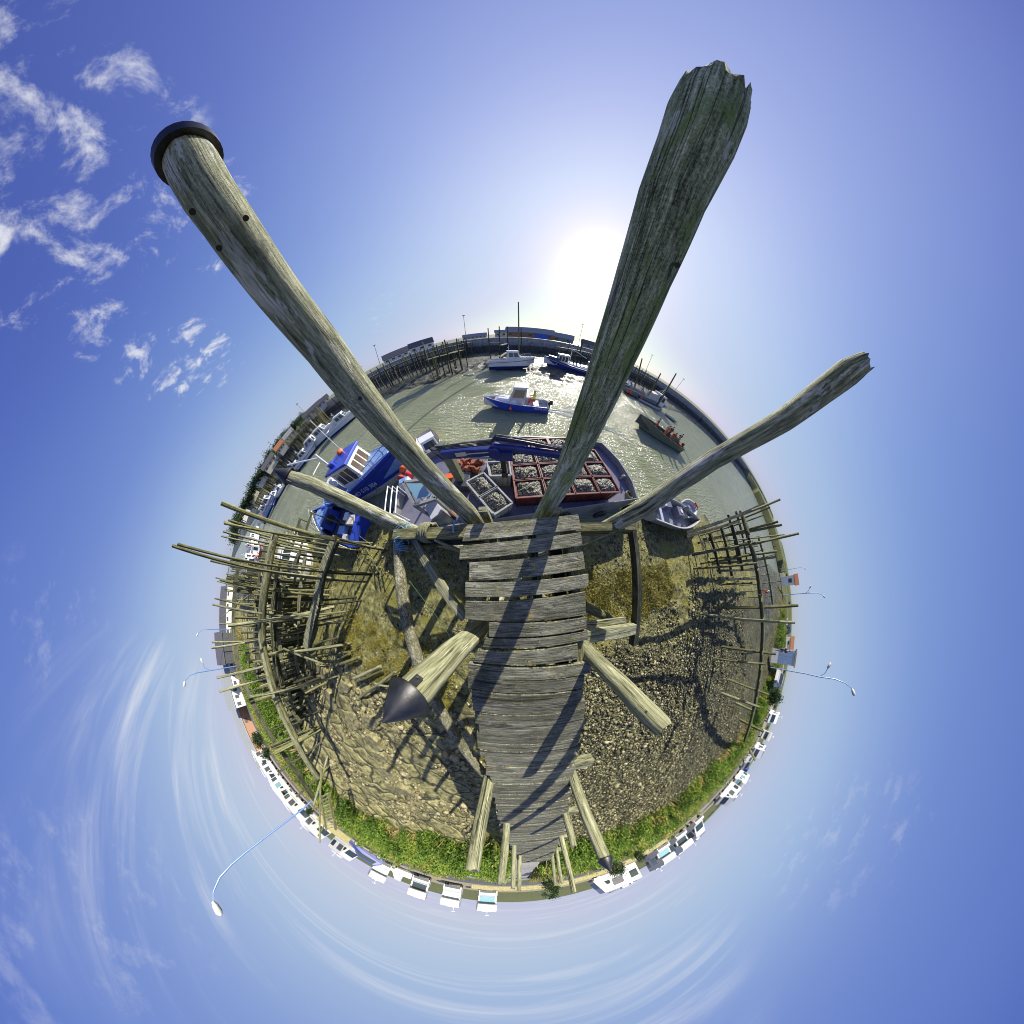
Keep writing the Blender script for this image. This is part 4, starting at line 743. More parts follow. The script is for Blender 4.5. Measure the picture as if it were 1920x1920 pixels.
for k, (bx, by, tx, ty, wp) in enumerate(((452, 1098, 404, 1083, 3), (447, 1103, 407, 1090, 2), (440, 1121, 411, 1125, 2.5), (440, 1135, 402, 1122, 3), (440, 1166, 411, 1170, 3), (447, 1095, 412, 1160, 2), (605, 1530, 596, 1568, 3.5), (575, 1465, 600, 1580, 4))):
    a = atd(bx, by, 20); b = atd(tx, ty, 20); post_into(t3, (a.x, a.y, min(a.z, 3.2)), b, .5*wp*20/pxs(bx, by), 'post')
lad = thing('wooden_ladder', 'leaning slatted ladder rising from the left scrub to the trestle beam', 'ladder', tuple(at(600, 1490, 3.4))); L0, L1, L2, L3 = atd(602, 1492, 17), atd(612, 1556, 19), atd(616, 1487, 17), atd(630, 1555, 19)
mb = MB(); mb.beam(L0, L1, .07, .1); mb.beam(L2, L3, .1, .12); bw(mb, 'stile', M['post'], lad)
for k in range(11): mb = MB(); a = L0.lerp(L1, (k+.5)/11); b = L2.lerp(L3, (k+.1)/11); mb.beam(a, b, .1, .03); bw(mb, 'rung', M['dry'], lad)
# right bank trestle
tr = thing('trestle_walkway', 'long grey plank trestle with moss-green posts following the right bank', 'trestle', tuple(at(1425, 1120, 1.)))
TR = [at(1392, 960, 4.2), at(1406, 1010, 4.2), at(1420, 1060, 4.2), at(1427, 1110, 4.2), at(1432, 1160, 4.2), at(1431, 1215, 4.2), at(1426, 1270, 4.2), at(1415, 1330, 4.2), at(1398, 1388, 4.2)]
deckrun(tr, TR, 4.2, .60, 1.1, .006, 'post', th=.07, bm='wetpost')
surveyed(tr, [(1385, 967, 4.1, 1463, 936, 5), (1398, 970, 4, 1444, 951, 3.5), (1398, 978, 4, 1431, 966, 3), (1405, 993, 4, 1459, 978, 5), (1406, 996, 4, 1466, 984, 5), (1408, 1010, 4, 1471, 1002, 3), (1330, 1033, 1.6, 1498, 1000, 4.5), (1418, 1039, 4, 1457, 1034, 5), (1420, 1049, 4, 1457, 1044, 5), (1336, 1064, 1.9, 1420, 1056, 4.5), (1344, 1052, 1.8, 1410, 1040, 4), (1366, 1140, 2.0, 1497, 1135, 5.5), (1345, 1155, 2.0, 1491, 1167, 5), (1376, 1216, 2.2, 1455, 1226, 5), (1362, 1237, 2.2, 1436, 1245, 4), (1383, 1281, 2.5, 1442, 1303, 4), (1372, 1307, 2.6, 1424, 1326, 5), (1388, 1322, 2.7, 1410, 1332, 4), (1388, 1350, 2.9, 1432, 1372, 4.5), (1396, 1388, 3.4, 1416, 1426, 4.5), (1375, 1095, 1.7, 1411, 1093, 4)], mat=['post', 'post', 'dry'])
mb = MB()
for a, b, za, zb in (((1430, 945), (1385, 966), 4.35, 4.35), ((1385, 966), (1285, 1000), 4.35, 3.2), ((1285, 1006), (1385, 978), 2.6, 3.6), ((1300, 1040), (1410, 1015), 2.4, 3.2), ((1365, 965), (1385, 1060), 3, 2.6), ((1380, 960), (1400, 1050), 2.2, 2.2), ((1346, 1052), (1385, 1048), 1.9, 2.2), ((1392, 1226), (1415, 1222), 2.6, 3.8), ((1330, 1000), (1350, 1075), 1.9, 1.9), ((1352, 990), (1372, 1080), 2.4, 2.4), ((1330, 1033), (1420, 1024), 1.9, 2.9), ((1310, 1018), (1405, 992), 1.6, 2.8), ((1346, 1070), (1422, 1068), 2.2, 3.3), ((1372, 985), (1392, 1070), 3.3, 3.3), ((1350, 1085), (1426, 1085), 2.2, 3.6)):
    p, q = at(*a, za), at(*b, zb); 
    if math.hypot(p.x, p.y) > 19: p = atd_dir(p, 15)
    mb.beam(p, q, .13, .16)
bw(mb, 'brace', M['wetpost'], tr)
mb = MB()
for k in range(9): p = at(1310+k*11, 1003-k*3.0, 1.2); mb.beam(p, p+Vector((.1, -1.6, .3)), .07, .05)
bw(mb, 'lower_slat', M['dry'], tr)
tr2 = thing('trestle_walkway', 'second thin-legged trestle behind the right bank trestle, near the walking person', 'trestle', (24, -6, 1)); Q = [atd(1440, 1000, 22), atd(1452, 1040, 23), atd(1461, 1090, 25), atd(1466, 1130, 27)]
Q = [Vector((p.x, p.y, 4.0)) for p in Q]; deckrun(tr2, Q, 4.0, .4, .3, .03, 'dry', bm='post')
for a, b in zip(Q, Q[1:]):
    for k in range(3): p = a.lerp(b, k/3); post_into(tr2, (p.x, p.y, zg(p.x, p.y)-.2), (p.x, p.y, 4.0+random.choice((0, .1, 1.1))), .05, 'post')
mb = MB()
for a, b in zip(Q, Q[1:]): mb.beam(a+Vector((.2, 0, .95)), b+Vector((.2, 0, .95)), .05, .05)
bw(mb, 'handrail', M['post'], tr2)
# small logs on the left bank
for k, (a, b, w_) in enumerate((((620, 1253), (658, 1240), 9), ((655, 1277), (694, 1262), 9), ((660, 1284), (698, 1270), 6), ((668, 1312), (722, 1275), 8), ((584, 1234), (640, 1228), 6), ((568, 1222), (605, 1216), 7), ((610, 1248), (640, 1232), 5), ((690, 1290), (722, 1302), 6))):
    z = 1.75; p = at(*a, z); p.z = zg(p.x, p.y)+.3; q = at(*b, z); q.z = zg(q.x, q.y)+.25; c = (p+q)/2; mb = MB(); r = .5*w_*(Vector((0, 0, CZ))-c).length/pxs(*a)*.8; mb.tube([p-c, (p+q)/2-c+Vector((0, 0, .03)), q-c], [r, r, r*.9], 10, True, 0, .08, k); o = mb.build('log', M['dry' if k % 2 else 'post'], None, True); o.location = c
    tag(o, ('thick log lying square to the left bank beside the tapering slab', 'longest of the two paired logs on the left stones', 'thin log under its thicker neighbour on the left stones', 'log pointing down towards the black cone cap', 'thin log on the mud at the end of the low gangway', 'short log under the gangway end', 'small slanting stick near the gangway end', 'short stout log just above the cone cap')[k], 'log', 'logs on the left bank')
# ---------------------------------------------------------------- far trestles
def fartrestle(label, pts, z, n, wide=1.2, hts=(0, 1.6), loc=None, mat='wetpost', rail=True):
    root = thing('fishing_trestle', label, 'trestle', loc or (pts[0][0], pts[0][1], 0)); P = [Vector((p[0], p[1], z)) for p in pts]; Ls = [(b-a).length for a, b in zip(P, P[1:])]; T = sum(Ls)
    mb = MB()
    for a, b in zip(P, P[1:]):
        d = (b-a).normalized(); s_ = Vector((-d.y, d.x, 0))*wide/2; mb.beam(a, b, wide, .07); mb.beam(a+s_-Vector((0, 0, .15)), b+s_-Vector((0, 0, .15)), .12, .2)
    bw(mb, 'decking', M['dry'], root)
    if rail:
        mb = MB()
        for a, b in zip(P, P[1:]):
            d = (b-a).normalized(); s_ = Vector((-d.y, d.x, 0))*wide/2; mb.beam(a-s_+Vector((0, 0, .5)), b-s_+Vector((0, 0, .5)), .06, .06); mb.beam(a+s_-Vector((0, 0, 1.4)), b+s_-Vector((0, 0, 1.4)), .1, .1)
        bw(mb, 'rail', M['dry'], root)
    for k in range(n):
        t = (k+.5)/n*T; i_ = 0
        while t > Ls[i_] and i_ < len(Ls)-1: t -= Ls[i_]; i_ += 1
        p = P[i_].lerp(P[i_+1], min(1, t/Ls[i_])); d = (P[i_+1]-P[i_]).normalized(); s_ = Vector((-d.y, d.x, 0))*wide/2*(1 if k % 2 else -1)*1.1; q = p+s_+Vector((random.uniform(-.3, .3),)*2+(0,))
        h_ = random.uniform(*hts); post_into(root, (q.x, q.y, zg(q.x, q.y)-.3), (q.x+random.uniform(-.15, .15), q.y, z+h_), random.uniform(.08, .15), random.choice((mat, 'post', 'wetpost')), 6, bend=.10)
    return root
fartrestle('long weathered trestle walk on many dark legs, left side of the far mudbank', [(-40, 25.5), (-31, 29.5), (-26, 31.5), (-20, 35), (-15.5, 42), (-13.5, 51)], 4.25, 84, hts=(-.1, 1.5))
fartrestle('square ladder-like platform of dark legs standing forward on the far mud', [(-15.2, 27.6), (-11.6, 29.2), (-10.8, 32.8)], 3.6, 14, 2.0, (0, 3.0), rail=True)
pp = thing('fishing_trestle', 'small landing with four tall dark posts behind the white cabin cruiser', 'trestle', (-3, 37, 0))
for (bx, by, tx, ty, wpx) in ((920, 674, 915, 615, 3.5), (937, 675, 936, 612, 3.5), (951, 663, 951, 612, 3), (978, 672, 977, 615, 3)):
    b = at(bx, by, .5); hd = math.hypot(b.x, b.y); t = atd(tx, ty, hd); post_into(pp, (b.x, b.y, -.2), t, .13, 'wetpost', 7)
mb = MB(); 
for a, b, z in (((-5.8, 37.4), (-3.7, 36), 4.2), ((-5.8, 37.4), (-3.7, 36), 1.6), ((-3.7, 36), (-2.9, 45), 1.4), ((-3, 44), (.8, 40), 1.3), ((-2.8, 43), (-3.6, 37), 3.6)): mb.beam((*a, z), (*b, z), .5, .12)
bw(mb, 'cross_beam', M['dry'], pp)
mp = pile('mooring_pile', 'tallest pale pole on the far mud, rising behind the white cabin cruiser', [at(973, 673, .5), atd(972, 566, 40)], [.17, .12], 'dry', 8, .04, .0, 2, 'pole', None)
fartrestle('dark trestle with tall posts behind the blue trawler', [(8.8, 40), (13, 43), (18, 47), (23, 49)], 4.0, 20, 1.4, (-.4, 2.6))
fartrestle('trestle with square frames along the sea wall behind the grey workboat', [(27, 47), (33, 45), (40, 46), (48, 50)], 4.2, 24, 1.4, (-.5, 1.6))
for k, (bx, by, tx, ty) in enumerate(((1221, 735, 1239, 700), (1249, 737, 1268, 700), (1198, 715, 1204, 672), (1214, 700, 1201, 690))):
    if k == 3: continue
    b = atd(bx, by, 42); t = atd(tx, ty, 42); pile('mooring_pile', ('middle of three tall posts beside the grey workboat', 'tall pale post nearest the workboat wheelhouse', 'tall post at the stern end of the grey workboat')[k], [(b.x, b.y, .4), tuple(t)], [.2, .14], 'post', 7, .04, 0, 2, 'pole', 'posts beside the grey workboat')
LT = [(-47, 24.5), (-56, 22), (-66, 15), (-80, 8.5), (-100, 2.5), (-118, -1)]
labs = ['trestle with white cabins behind the moored white cruisers, upper left bank', 'trestle below the dark trees, in the middle of the left far bank', 'trestle with pale railings further along the left far bank', 'distant trestle above the teal fishing boats', 'most distant trestle where the left channel narrows']
for k, (a, b) in enumerate(zip(LT, LT[1:])):
    fartrestle(labs[k], [a, ((a[0]+b[0])/2, (a[1]+b[1])/2+1), b], 4.2, 44, 1.5, (-.2, 2.4), mat='post')
fartrestle('cluttered trestle landing beyond the white boats on the left shore', [(-24, -6), (-31, -8), (-40, -12.5), (-52, -17)], 4.1, 64, 1.4, (-.2, 1.8), mat='post')
fartrestle('low trestle over the mud between the left bank and the moored boats', [(-17, -4.2), (-18.5, -8), (-19, -12), (-21, -15)], 3.6, 40, 1., (-.8, 1.2), mat='post')
fartrestle('long lower trestle standing on the left mud behind the paired beams', [(-13.2, -3.2), (-14.2, -7.5), (-13.8, -12), (-14.6, -16)], 2.9, 44, .9, (-.6, 1.4), mat='post')
# ---------------------------------------------------------------- street lamps
def lamp(label, pts, head, hd, r=.052, arm=None, mat='lampblue', col='double' ):
    P = [atd(*p, hd) for p in pts]; root = thing('street_lamp', label, 'street lamp', (P[0].x, P[0].y, 3.9)); P = [Vector((P[0].x, P[0].y, 3.9))]+P
    mb = MB(); mb.tube(P, [r]*(len(P)-2)+[r*.6, r*.5], 8); bw(mb, 'post', M[mat], root, smooth=True)
    H = [(P[-1], atd(*head, hd))]
    if arm: Q = [atd(*p, hd) for p in arm]; mb = MB(); mb.tube(Q, r*.5, 6); bw(mb, 'arm', M[mat], root, smooth=True); H.append((Q[-1], Q[-1]+(Q[-1]-Q[-2]).normalized()*.55))
    for a, b in H:
        d = (b-a).normalized(); mb = MB(); mb.tube([a-d*.05, a+d*.15, a+d*.45, a+d*.6], [.06, .13, .15, .06], 10); bw(mb, 'lamp_head', M['ltgrey'], root, smooth=True)
    return root
lamp('nearest blue swan-neck lamp, rising alone from the motorhome row at the lower left', [(569, 1516), (540, 1538), (500, 1568), (462, 1597), (435, 1620), (412, 1645), (400, 1672), (400, 1692)], (412, 1712), 23)
lamp('two-armed blue lamp over the warehouse on the left horizon', [(425, 1252), (395, 1257), (370, 1261), (355, 1267), (346, 1278)], (345, 1289), 42, .07, [(394, 1257), (384, 1252), (380, 1243)])
lamp('blue swan-neck lamp above the white row of houses on the left horizon', [(418, 1180), (395, 1180), (380, 1181), (371, 1187)], (368, 1196), 58, .08)
lamp('two-armed blue lamp rising tallest on the right bank', [(1481, 1258), (1510, 1263), (1536, 1269), (1565, 1273), (1585, 1281), (1598, 1292)], (1603, 1308), 34, .06, [(1536, 1269), (1547, 1262), (1552, 1253)])
lamp('blue swan-neck lamp beside the white hut on the right horizon', [(1488, 1114), (1515, 1112), (1532, 1112), (1543, 1116)], (1549, 1124), 56, .08, [(1508, 1113), (1515, 1109), (1518, 1103)])
lamp('small swan-neck lamp farthest along the right bank', [(1484, 1067), (1500, 1064), (1508, 1065)], (1516, 1072), 80, .08)
lm = 'straight lamp '
for k, (b, t, hd, lb) in enumerate((((874, 636), (869, 592), 62, 'slender lamp standing alone on the far quay above the trestle walk'), ((716, 692), (702, 648), 62, 'slender lamp left of the long white shed'), ((681, 704), (677, 688), 80, 'tiny lamp between the leaning capped pile and the white shed'), ((1086, 640), (1093, 609), 80, 'slender lamp right of the blue-doored warehouse'), ((1268, 728), (1282, 711), 90, 'slender lamp above the workboat wheelhouse'), ((1214, 690), (1223, 666), 90, 'slender lamp on the sea wall right of the mossy pile'),
                                  ((590, 792), (557, 758), 70, 'slender lamp above the white sheds of the left far bank'), ((527, 846), (504, 829), 90, 'slender lamp over the dark trees on the left far bank'), ((497, 878), (482, 870), 110, 'slender lamp beyond the tan hut on the left far bank'), ((480, 915), (466, 906), 110, 'most distant slender lamp of the left far bank'))):
    P0, P1 = atd(*b, hd), atd(*t, hd); root = thing('street_lamp', lb, 'street lamp', (P0.x, P0.y, 4.3)); mb = MB(); mb.tube([(P0.x, P0.y, 4.3), P1], [.11, .07], 6); bw(mb, 'post', M['grey'], root); mb = MB(); mb.box((P1.x, P1.y, P1.z+.05), (.9, .35, .16)); bw(mb, 'lamp_head', M['dkgrey'], root)
# ---------------------------------------------------------------- buildings
def building(name, label, az_, hd, L, Wd, H, rh, wall, roof, rot=None, z=4.7, nwin=4, door=None, cat='building', winmat='dkgrey', chim=False):
    a = R(az_); c = Vector((hd*math.sin(a), hd*math.cos(a), z)); rz = -a if rot is None else R(rot); root = thing(name, label, cat, tuple(c), rz)
    mb = MB(); mb.hexa([(-L/2, -Wd/2, -1), (L/2, -Wd/2, -1), (L/2, Wd/2, -1), (-L/2, Wd/2, -1)], [(-L/2, -Wd/2, H), (L/2, -Wd/2, H), (L/2, Wd/2, H), (-L/2, Wd/2, H)])
    if rh: 
        for x in (-L/2+.01, L/2-.01): mb.poly([(x, -Wd/2, H), (x, Wd/2, H), (x, 0, H+rh)])
    mb.build('wall', M[wall], root)
    mb = MB(); e = .25
    if rh:
        for s_ in (-1, 1): mb.hexa([(-L/2-e, s_*(Wd/2+e), H-.15), (L/2+e, s_*(Wd/2+e), H-.15), (L/2+e, 0, H+rh), (-L/2-e, 0, H+rh)], [(-L/2-e, s_*(Wd/2+e), H-.03), (L/2+e, s_*(Wd/2+e), H-.03), (L/2+e, 0, H+rh+.12), (-L/2-e, 0, H+rh+.12)])
    else: mb.box((0, 0, H+.1), (L+.4, Wd+.4, .2))
    rf = mb.build('roof', M[roof], root)
    if chim: mb = MB(); mb.box((L*.25, .4, H+rh+.2), (.6, .5, 1.2)); mb.build('chimney', M['brick'], rf)
    for k in range(nwin):
        mb = MB(); x = -L/2+L*(k+.5)/nwin; w_ = min(1.1, L/nwin*.45); mb.box((x, -Wd/2-.02, H*.55), (w_, .06, H*.32)); mb.build('window', M[winmat], root)
    if door: mb = MB(); mb.box((door[1], -Wd/2-.03, door[3]/2), (door[2], .08, door[3])); mb.build('door', M[door[0]], root)
    return root
building('white_shed', 'long white shed with a dark sagging slate roof behind the far trestle walk', -35.0, 74, 14, 7, 1.5, 1.7, 'wwall', 'slate', rot=38, nwin=6, cat='shed')
building('warehouse', 'low tan warehouse on the far quay with one bright blue door', 3.2, 78, 19, 9, 2.0, 1.9, 'brick', 'fibre', rot=-2, nwin=5, door=('shutter', 4.5, 5, 2), cat='warehouse')
building('warehouse', 'grey metal warehouse joined to the right end of the tan one', 13, 82, 9, 9, 1.6, 1.8, 'fibre', 'fibre', nwin=2, cat='warehouse')
building('hut', 'small pale hut between the tall dark posts on the far quay', -5.4, 66, 4, 3, 1.8, .6, 'cream', 'fibre', nwin=2, cat='hut'); building('hut', 'grey round-roofed hut on the far quay left of the posts', -13.2, 75, 9, 4, 1.0, .9, 'ltgrey', 'fibre', nwin=6, cat='hut')
building('hut', 'grey shed end right behind the trawler posts', 21, 72, 6, 4, 1.6, 1.2, 'grey', 'slate', nwin=1, cat='shed')
building('house', 'low house with a dark roof just right of the long white shed', -29, 66, 8, 5, 1.8, 1.5, 'wwall', 'slate', nwin=3, cat='house')
for k, (a_, h_, L_, lab, wl, rf) in enumerate(((-60, 72, 6, 'tan gabled hut behind the three white cruisers', 'cream', 'slate'), (-63.5, 66, 9, 'blue-grey long shed behind the white cruisers', 'ltgrey', 'slate'), (-72, 68, 5, 'small cream hut among the left far bank trees', 'cream', 'fibre'), (-75.5, 66, 4, 'yellowish hut beside dark trees on the left far bank', 'cream', 'tile'), (-80, 70, 7, 'tan hut with black windows over the pale railings', 'cream', 'slate'), (-84.5, 76, 5, 'small white hut with dark roof further along the left far bank', 'wwall', 'slate'), (-88.5, 84, 6, 'cream hut above the teal fishing boats', 'cream', 'fibre'), (-93, 92, 6, 'distant house with an orange roof on the left far bank', 'wwall', 'tile'), (-96, 96, 5, 'distant white hut at the end of the left channel', 'wwall', 'slate'))):
    building('hut', lab, a_, h_, L_*.75, 3, 1.3, 1.0, wl, rf, nwin=3, z=4.7, cat='hut')
for k, (a_, h_, L_, H_, lab, wl, rf, nm) in enumerate(((-113, 80, 13, 1.4, 'row of white single-storey houses on the left horizon', 'wwall', 'slate', 'house'), (-119.5, 66, 6, 2.3, 'dark grey barn with a pitched roof on the left horizon', 'dkgrey', 'slate', 'barn'), (-123.5, 70, 7, 1.8, 'white house with an orange gable beside the two-armed lamp', 'wwall', 'fibre', 'house'), (-127.5, 72, 6, 2.4, 'pale square industrial building above the left scrub', 'ltgrey', 'fibre', 'warehouse'), (-134, 78, 17, 2.0, 'long brown-brick shed with a pale grey roof above the motorhomes', 'brick', 'fibre', 'shed'))):
    building(nm, lab, a_, h_, L_, 7, H_, 1.4, wl, rf, nwin=4, z=4.0, cat=nm)
building('oyster_hut', 'tall white hut with an orange tiled roof on the right horizon', 102.5, 78, 2.6, 2.4, 3.0, .9, 'wwall', 'tile', nwin=1, z=4.2, cat='hut'); building('hut', 'small white house with an orange roof and dark bushes on the right horizon', 114.5, 90, 3.4, 3, 1.5, .9, 'wwall', 'tile', nwin=1, z=4.2, cat='house')
bh = building('blue_kiosk', 'blue-grey slatted kiosk behind the standing person on the right bank', 117.2, 46, 2.2, 1.8, 2.5, 0, 'ltgrey', 'grey', nwin=0, z=4.1, cat='kiosk')
for k in range(9): mb = MB(); mb.box((-.95+k*.24, -.93, 1.2), (.08, .06, 2.1)); mb.build('slat', M['skyblue'], bh)
# low quay cars/crates omitted at this distance; hill and trees
for k in range(15):
    a_ = -66-k*2.3+random.uniform(-.6, .6); h_ = random.uniform(72, 88)
    tree(h_*math.sin(R(a_)), h_*math.cos(R(a_)), 4.2, random.uniform(3.0, 4.6), random.uniform(2.2, 3.4), 'dark evergreen tree in the belt behind the huts of the left far bank', n=1500, group='evergreen trees on the left far bank')
for (a_, h_, hh_, rad, lab) in ((172.4, 24, 2.6, .95, 'small round dark tree poking above the path beside the lichen-topped pile'), (162.5, 27, 2.3, 1.0, 'dark bushy tree behind the black-tipped pile'), (158.8, 27, 2.0, .7, 'smallest dark tree, left of the white motorhome nose'), (124.5, 36, 2.6, 2.0, 'wide dark green tree beside the blue lamp on the right bank'), (-136, 40, 2.4, 1.6, 'dark rounded tree in front of the long brick shed'), (-138.5, 40, 2.2, 1.2, 'dark tree at the end of the brick shed'), (117.5, 46, 2.3, 1.0, 'dark bush beside the orange-roofed house'), (-150, 52, 1.8, 1.1, 'dark tree beyond the beige wall between the motorhomes')):
    tree(h_*math.sin(R(a_)), h_*math.cos(R(a_)), 4.0, (hh_+.5)*.62, rad*.62, lab, n=2200)
# low walls beyond the road
mb = MB(); mb.box((0, 0, .05), (26, .4, .8)); o = mb.build('low_wall', M['tanwall'], None); o.location = (10, -47, 4.0); tag(o, 'long low tan wall behind the path at the foot of the picture', 'wall')
mb = MB(); mb.box((0, 0, .3), (9, .4, 1.2)); o = mb.build('low_wall', M['tanwall'], None); o.location = (-21, -47, 4.0); tag(o, 'short beige wall between the white van and the blue car', 'wall')
# ---------------------------------------------------------------- vehicles
def wheelset(root, xs, w, r=.33):
    for x in xs:
        for s_ in (-1, 1):
            mb = MB(); mb.tube([(x, s_*(w/2-.18), r), (x, s_*(w/2+.01), r)], r, 14); t_ = mb.build('wheel', M['black'], root); mb = MB(); mb.tube([(x, s_*(w/2-.05), r), (x, s_*(w/2+.02), r)], r*.58, 10); mb.build('rim', M['grey'], t_)
def profile(name, prof, w, mat, root, inset=.0, smooth=False):
    mb = MB(); n = len(prof); top = max(p[1] for p in prof); ins = lambda z: inset*max(0, (z-.9)/(top-.9)) if top > .9 else 0
    L = [(x, -w/2+ins(z), z) for x, z in prof]; Rr = [(x, w/2-ins(z), z) for x, z in prof]; mb.v = L+Rr
    for k in range(n): k2 = (k+1) % n; mb.face((k, n+k, n+k2, k2))
    mb.face(tuple(range(n))); mb.face(tuple(range(2*n-1, n-1, -1))); return mb.build(name, M[mat], root, bevel=.05)
def sidewin(root, x0, x1, z0, z1, w, inset=0, mat='glass', name='window', sl0=0, sl1=0):
    for s_ in (-1, 1): mb = MB(); y = s_*(w/2-inset*max(0, z0-.9)/.6+.012); y2 = s_*(w/2-inset*max(0, z1-.9)/.6+.012); P = [(x0, y, z0), (x1, y, z0), (x1-sl1, y2, z1), (x0+sl0, y2, z1)]; Q = [(a, b-s_*.03, c) for a, b, c in P]; mb.hexa(P, Q); mb.build(name, M[mat], root)
def motorhome(label, kind=0, body='vwhite', glass='screen', L=6.6):
    root = thing('motorhome', label, 'motorhome', group='motorhomes parked in the row beyond the road'); H = 2.75; W_ = 2.2; wheelset(root, (L*.5-.95, -L*.5+1.5), W_-.1)
    if kind == 0: prof = [(-L/2, .45), (L/2, .45), (L/2+.02, 1.0), (L/2-.95, 1.15), (L/2-1.25, 1.95), (L/2-.35, 2.05), (L/2-.30, 2.5), (L/2-.75, H+.12), (-L/2, H)]
    elif kind == 1: prof = [(-L/2, .45), (L/2, .45), (L/2, 1.0), (L/2-.9, 1.15), (L/2-1.75, 2.0), (L/2-2.3, H-.1), (-L/2, H-.1)]
    else: prof = [(-L/2, .45), (L/2-.1, .45), (L/2, 1.0), (L/2-.55, 1.9), (L/2-1.0, H-.1), (-L/2, H)]
    profile('body', prof, W_, body, root)
    mb = MB(); x = L/2-.95; 
    if kind == 0: mb.hexa([(x+.03, -.9, 1.2), (x+.06, -.9, 1.2), (x+.06, .9, 1.2), (x+.03, .9, 1.2)], [(x-.24, -.85, 1.9), (x-.2, -.85, 1.9), (x-.2, .85, 1.9), (x-.24, .85, 1.9)])
    elif kind == 1: mb.hexa([(L/2-.95, -.9, 1.22), (L/2-.9, -.9, 1.24), (L/2-.9, .9, 1.24), (L/2-.95, .9, 1.22)], [(L/2-1.72, -.8, 1.98), (L/2-1.66, -.8, 2.02), (L/2-1.66, .8, 2.02), (L/2-1.72, .8, 1.98)])
    else: mb.hexa([(L/2-.02, -.95, 1.1), (L/2+.03, -.95, 1.1), (L/2+.03, .95, 1.1), (L/2-.02, .95, 1.1)], [(L/2-.5, -.92, 1.85), (L/2-.45, -.92, 1.88), (L/2-.45, .92, 1.88), (L/2-.5, .92, 1.85)])
    mb.build('windscreen', M[glass], root)
    sidewin(root, L/2-2.1, L/2-1.3, 1.25, 1.75, W_, sl1=.3, name='cab_window'); sidewin(root, -L/2+.3, -L/2+1.5, 1.25, 2.2, W_, mat='glass'); sidewin(root, -.7, .9, 1.25, 2.2, W_, mat='dkgrey' if kind else 'screen'); sidewin(root, -L/2+1.9, -L/2+2.5, .6, 2.2, W_, mat='ltgrey', name='door'); sidewin(root, -L/2+.1, L/2-2.2, .98, 1.08, W_, mat=('ltgrey', 'skyblue', 'grey')[kind], name='side_stripe')
    mb = MB(); mb.box((-.8, 0, H+.12), (.9, .9, .18)); mb.box((-2.2, .3, H+.1), (.6, .6, .14)); mb.build('roof_vent', M['ltgrey'], root); mb = MB(); mb.box((-1.3-random.random(), -.5, H+.07), (.5, .5, .1)); mb.build('roof_vent', M['dkgrey'], root)
    if random.random() < .6: mb = MB(); mb.box((0.9, 0, H+.1), (.9, 1.3, .05)); mb.build('solar_panel', M['dkgrey'], root)
    if random.random() < .6: mb = MB(); mb.tube([(-2.6, -.3, H), (-2.6, -.3, H+.75)], .02, 6); mb.tube([(-2.75, -.55, H+.7), (-2.45, -.05, H+.75)], .02, 6); mb.tube([(-2.8, -.3, H+.6), (-2.4, -.3, H+.62)], .015, 6); mb.build('aerial', M['white'], root)
    for s_ in (-1, 1): mb = MB(); mb.box((L/2-.02, s_*.82, .85), (.12, .3, .2)); mb.build('headlight', M['ltgrey'], root); mb = MB(); mb.box((-L/2+.0, s_*.95, .9), (.06, .14, .3)); mb.build('tail_light', M['red'], root)
    mb = MB(); mb.box((L/2+.02, 0, .62), (.1, 1.9, .25)); mb.build('bumper', M['dkgrey'], root); return root
def car(label, col='vwhite', cat='car', pick=False, name='parked_car', L=4.3, H=1.5):
    root = thing(name, label, cat); W_ = 1.75; wheelset(root, (L/2-.8, -L/2+.8), W_)
    if pick: prof = [(-L/2, .35), (L/2, .35), (L/2, .85), (L/2-.9, 1.0), (L/2-1.5, 1.75), (.1, 1.8), (0, 1.05), (-L/2, 1.05)]
    else: prof = [(-L/2, .35), (L/2, .35), (L/2+.02, .75), (L/2-1.0, .98), (L/2-1.75, H-.03), (-L/2+.9, H), (-L/2+.15, .95)]
    profile('body', prof, W_, col, root, inset=.22)
    sidewin(root, -L/2+.75 if not pick else .2, L/2-1.2, .98, (H if not pick else 1.75)-.13, W_, .2, sl0=.3 if not pick else 0, sl1=.55); mb = MB(); t_ = H if not pick else 1.75
    mb.hexa([(L/2-1.0, -.72, 1.0), (L/2-.96, -.72, 1.02), (L/2-.96, .72, 1.02), (L/2-1.0, .72, 1.0)], [(L/2-1.66, -.62, t_-.08), (L/2-1.62, -.62, t_-.05), (L/2-1.62, .62, t_-.05), (L/2-1.66, .62, t_-.08)]); mb.build('windscreen', M['glass'], root)
    for s_ in (-1, 1): mb = MB(); mb.box((L/2-.02, s_*.65, .68), (.1, .32, .15)); mb.build('headlight', M['ltgrey'], root)
    return root
def put(root, az_, hd, head, z=4.02):      # head: compass heading of the nose
    hd *= 1.2 if hd > 41.5 else 1.1
    root.location = (hd*math.sin(R(az_)), hd*math.cos(R(az_)), z); root.rotation_euler = (0, 0, R(90-head)); return root
MH = [(-176.8, 43, 5, 0, 'white motorhome with a pale mint windscreen, nearest the path'), (176, 0, 0, 0, None)]
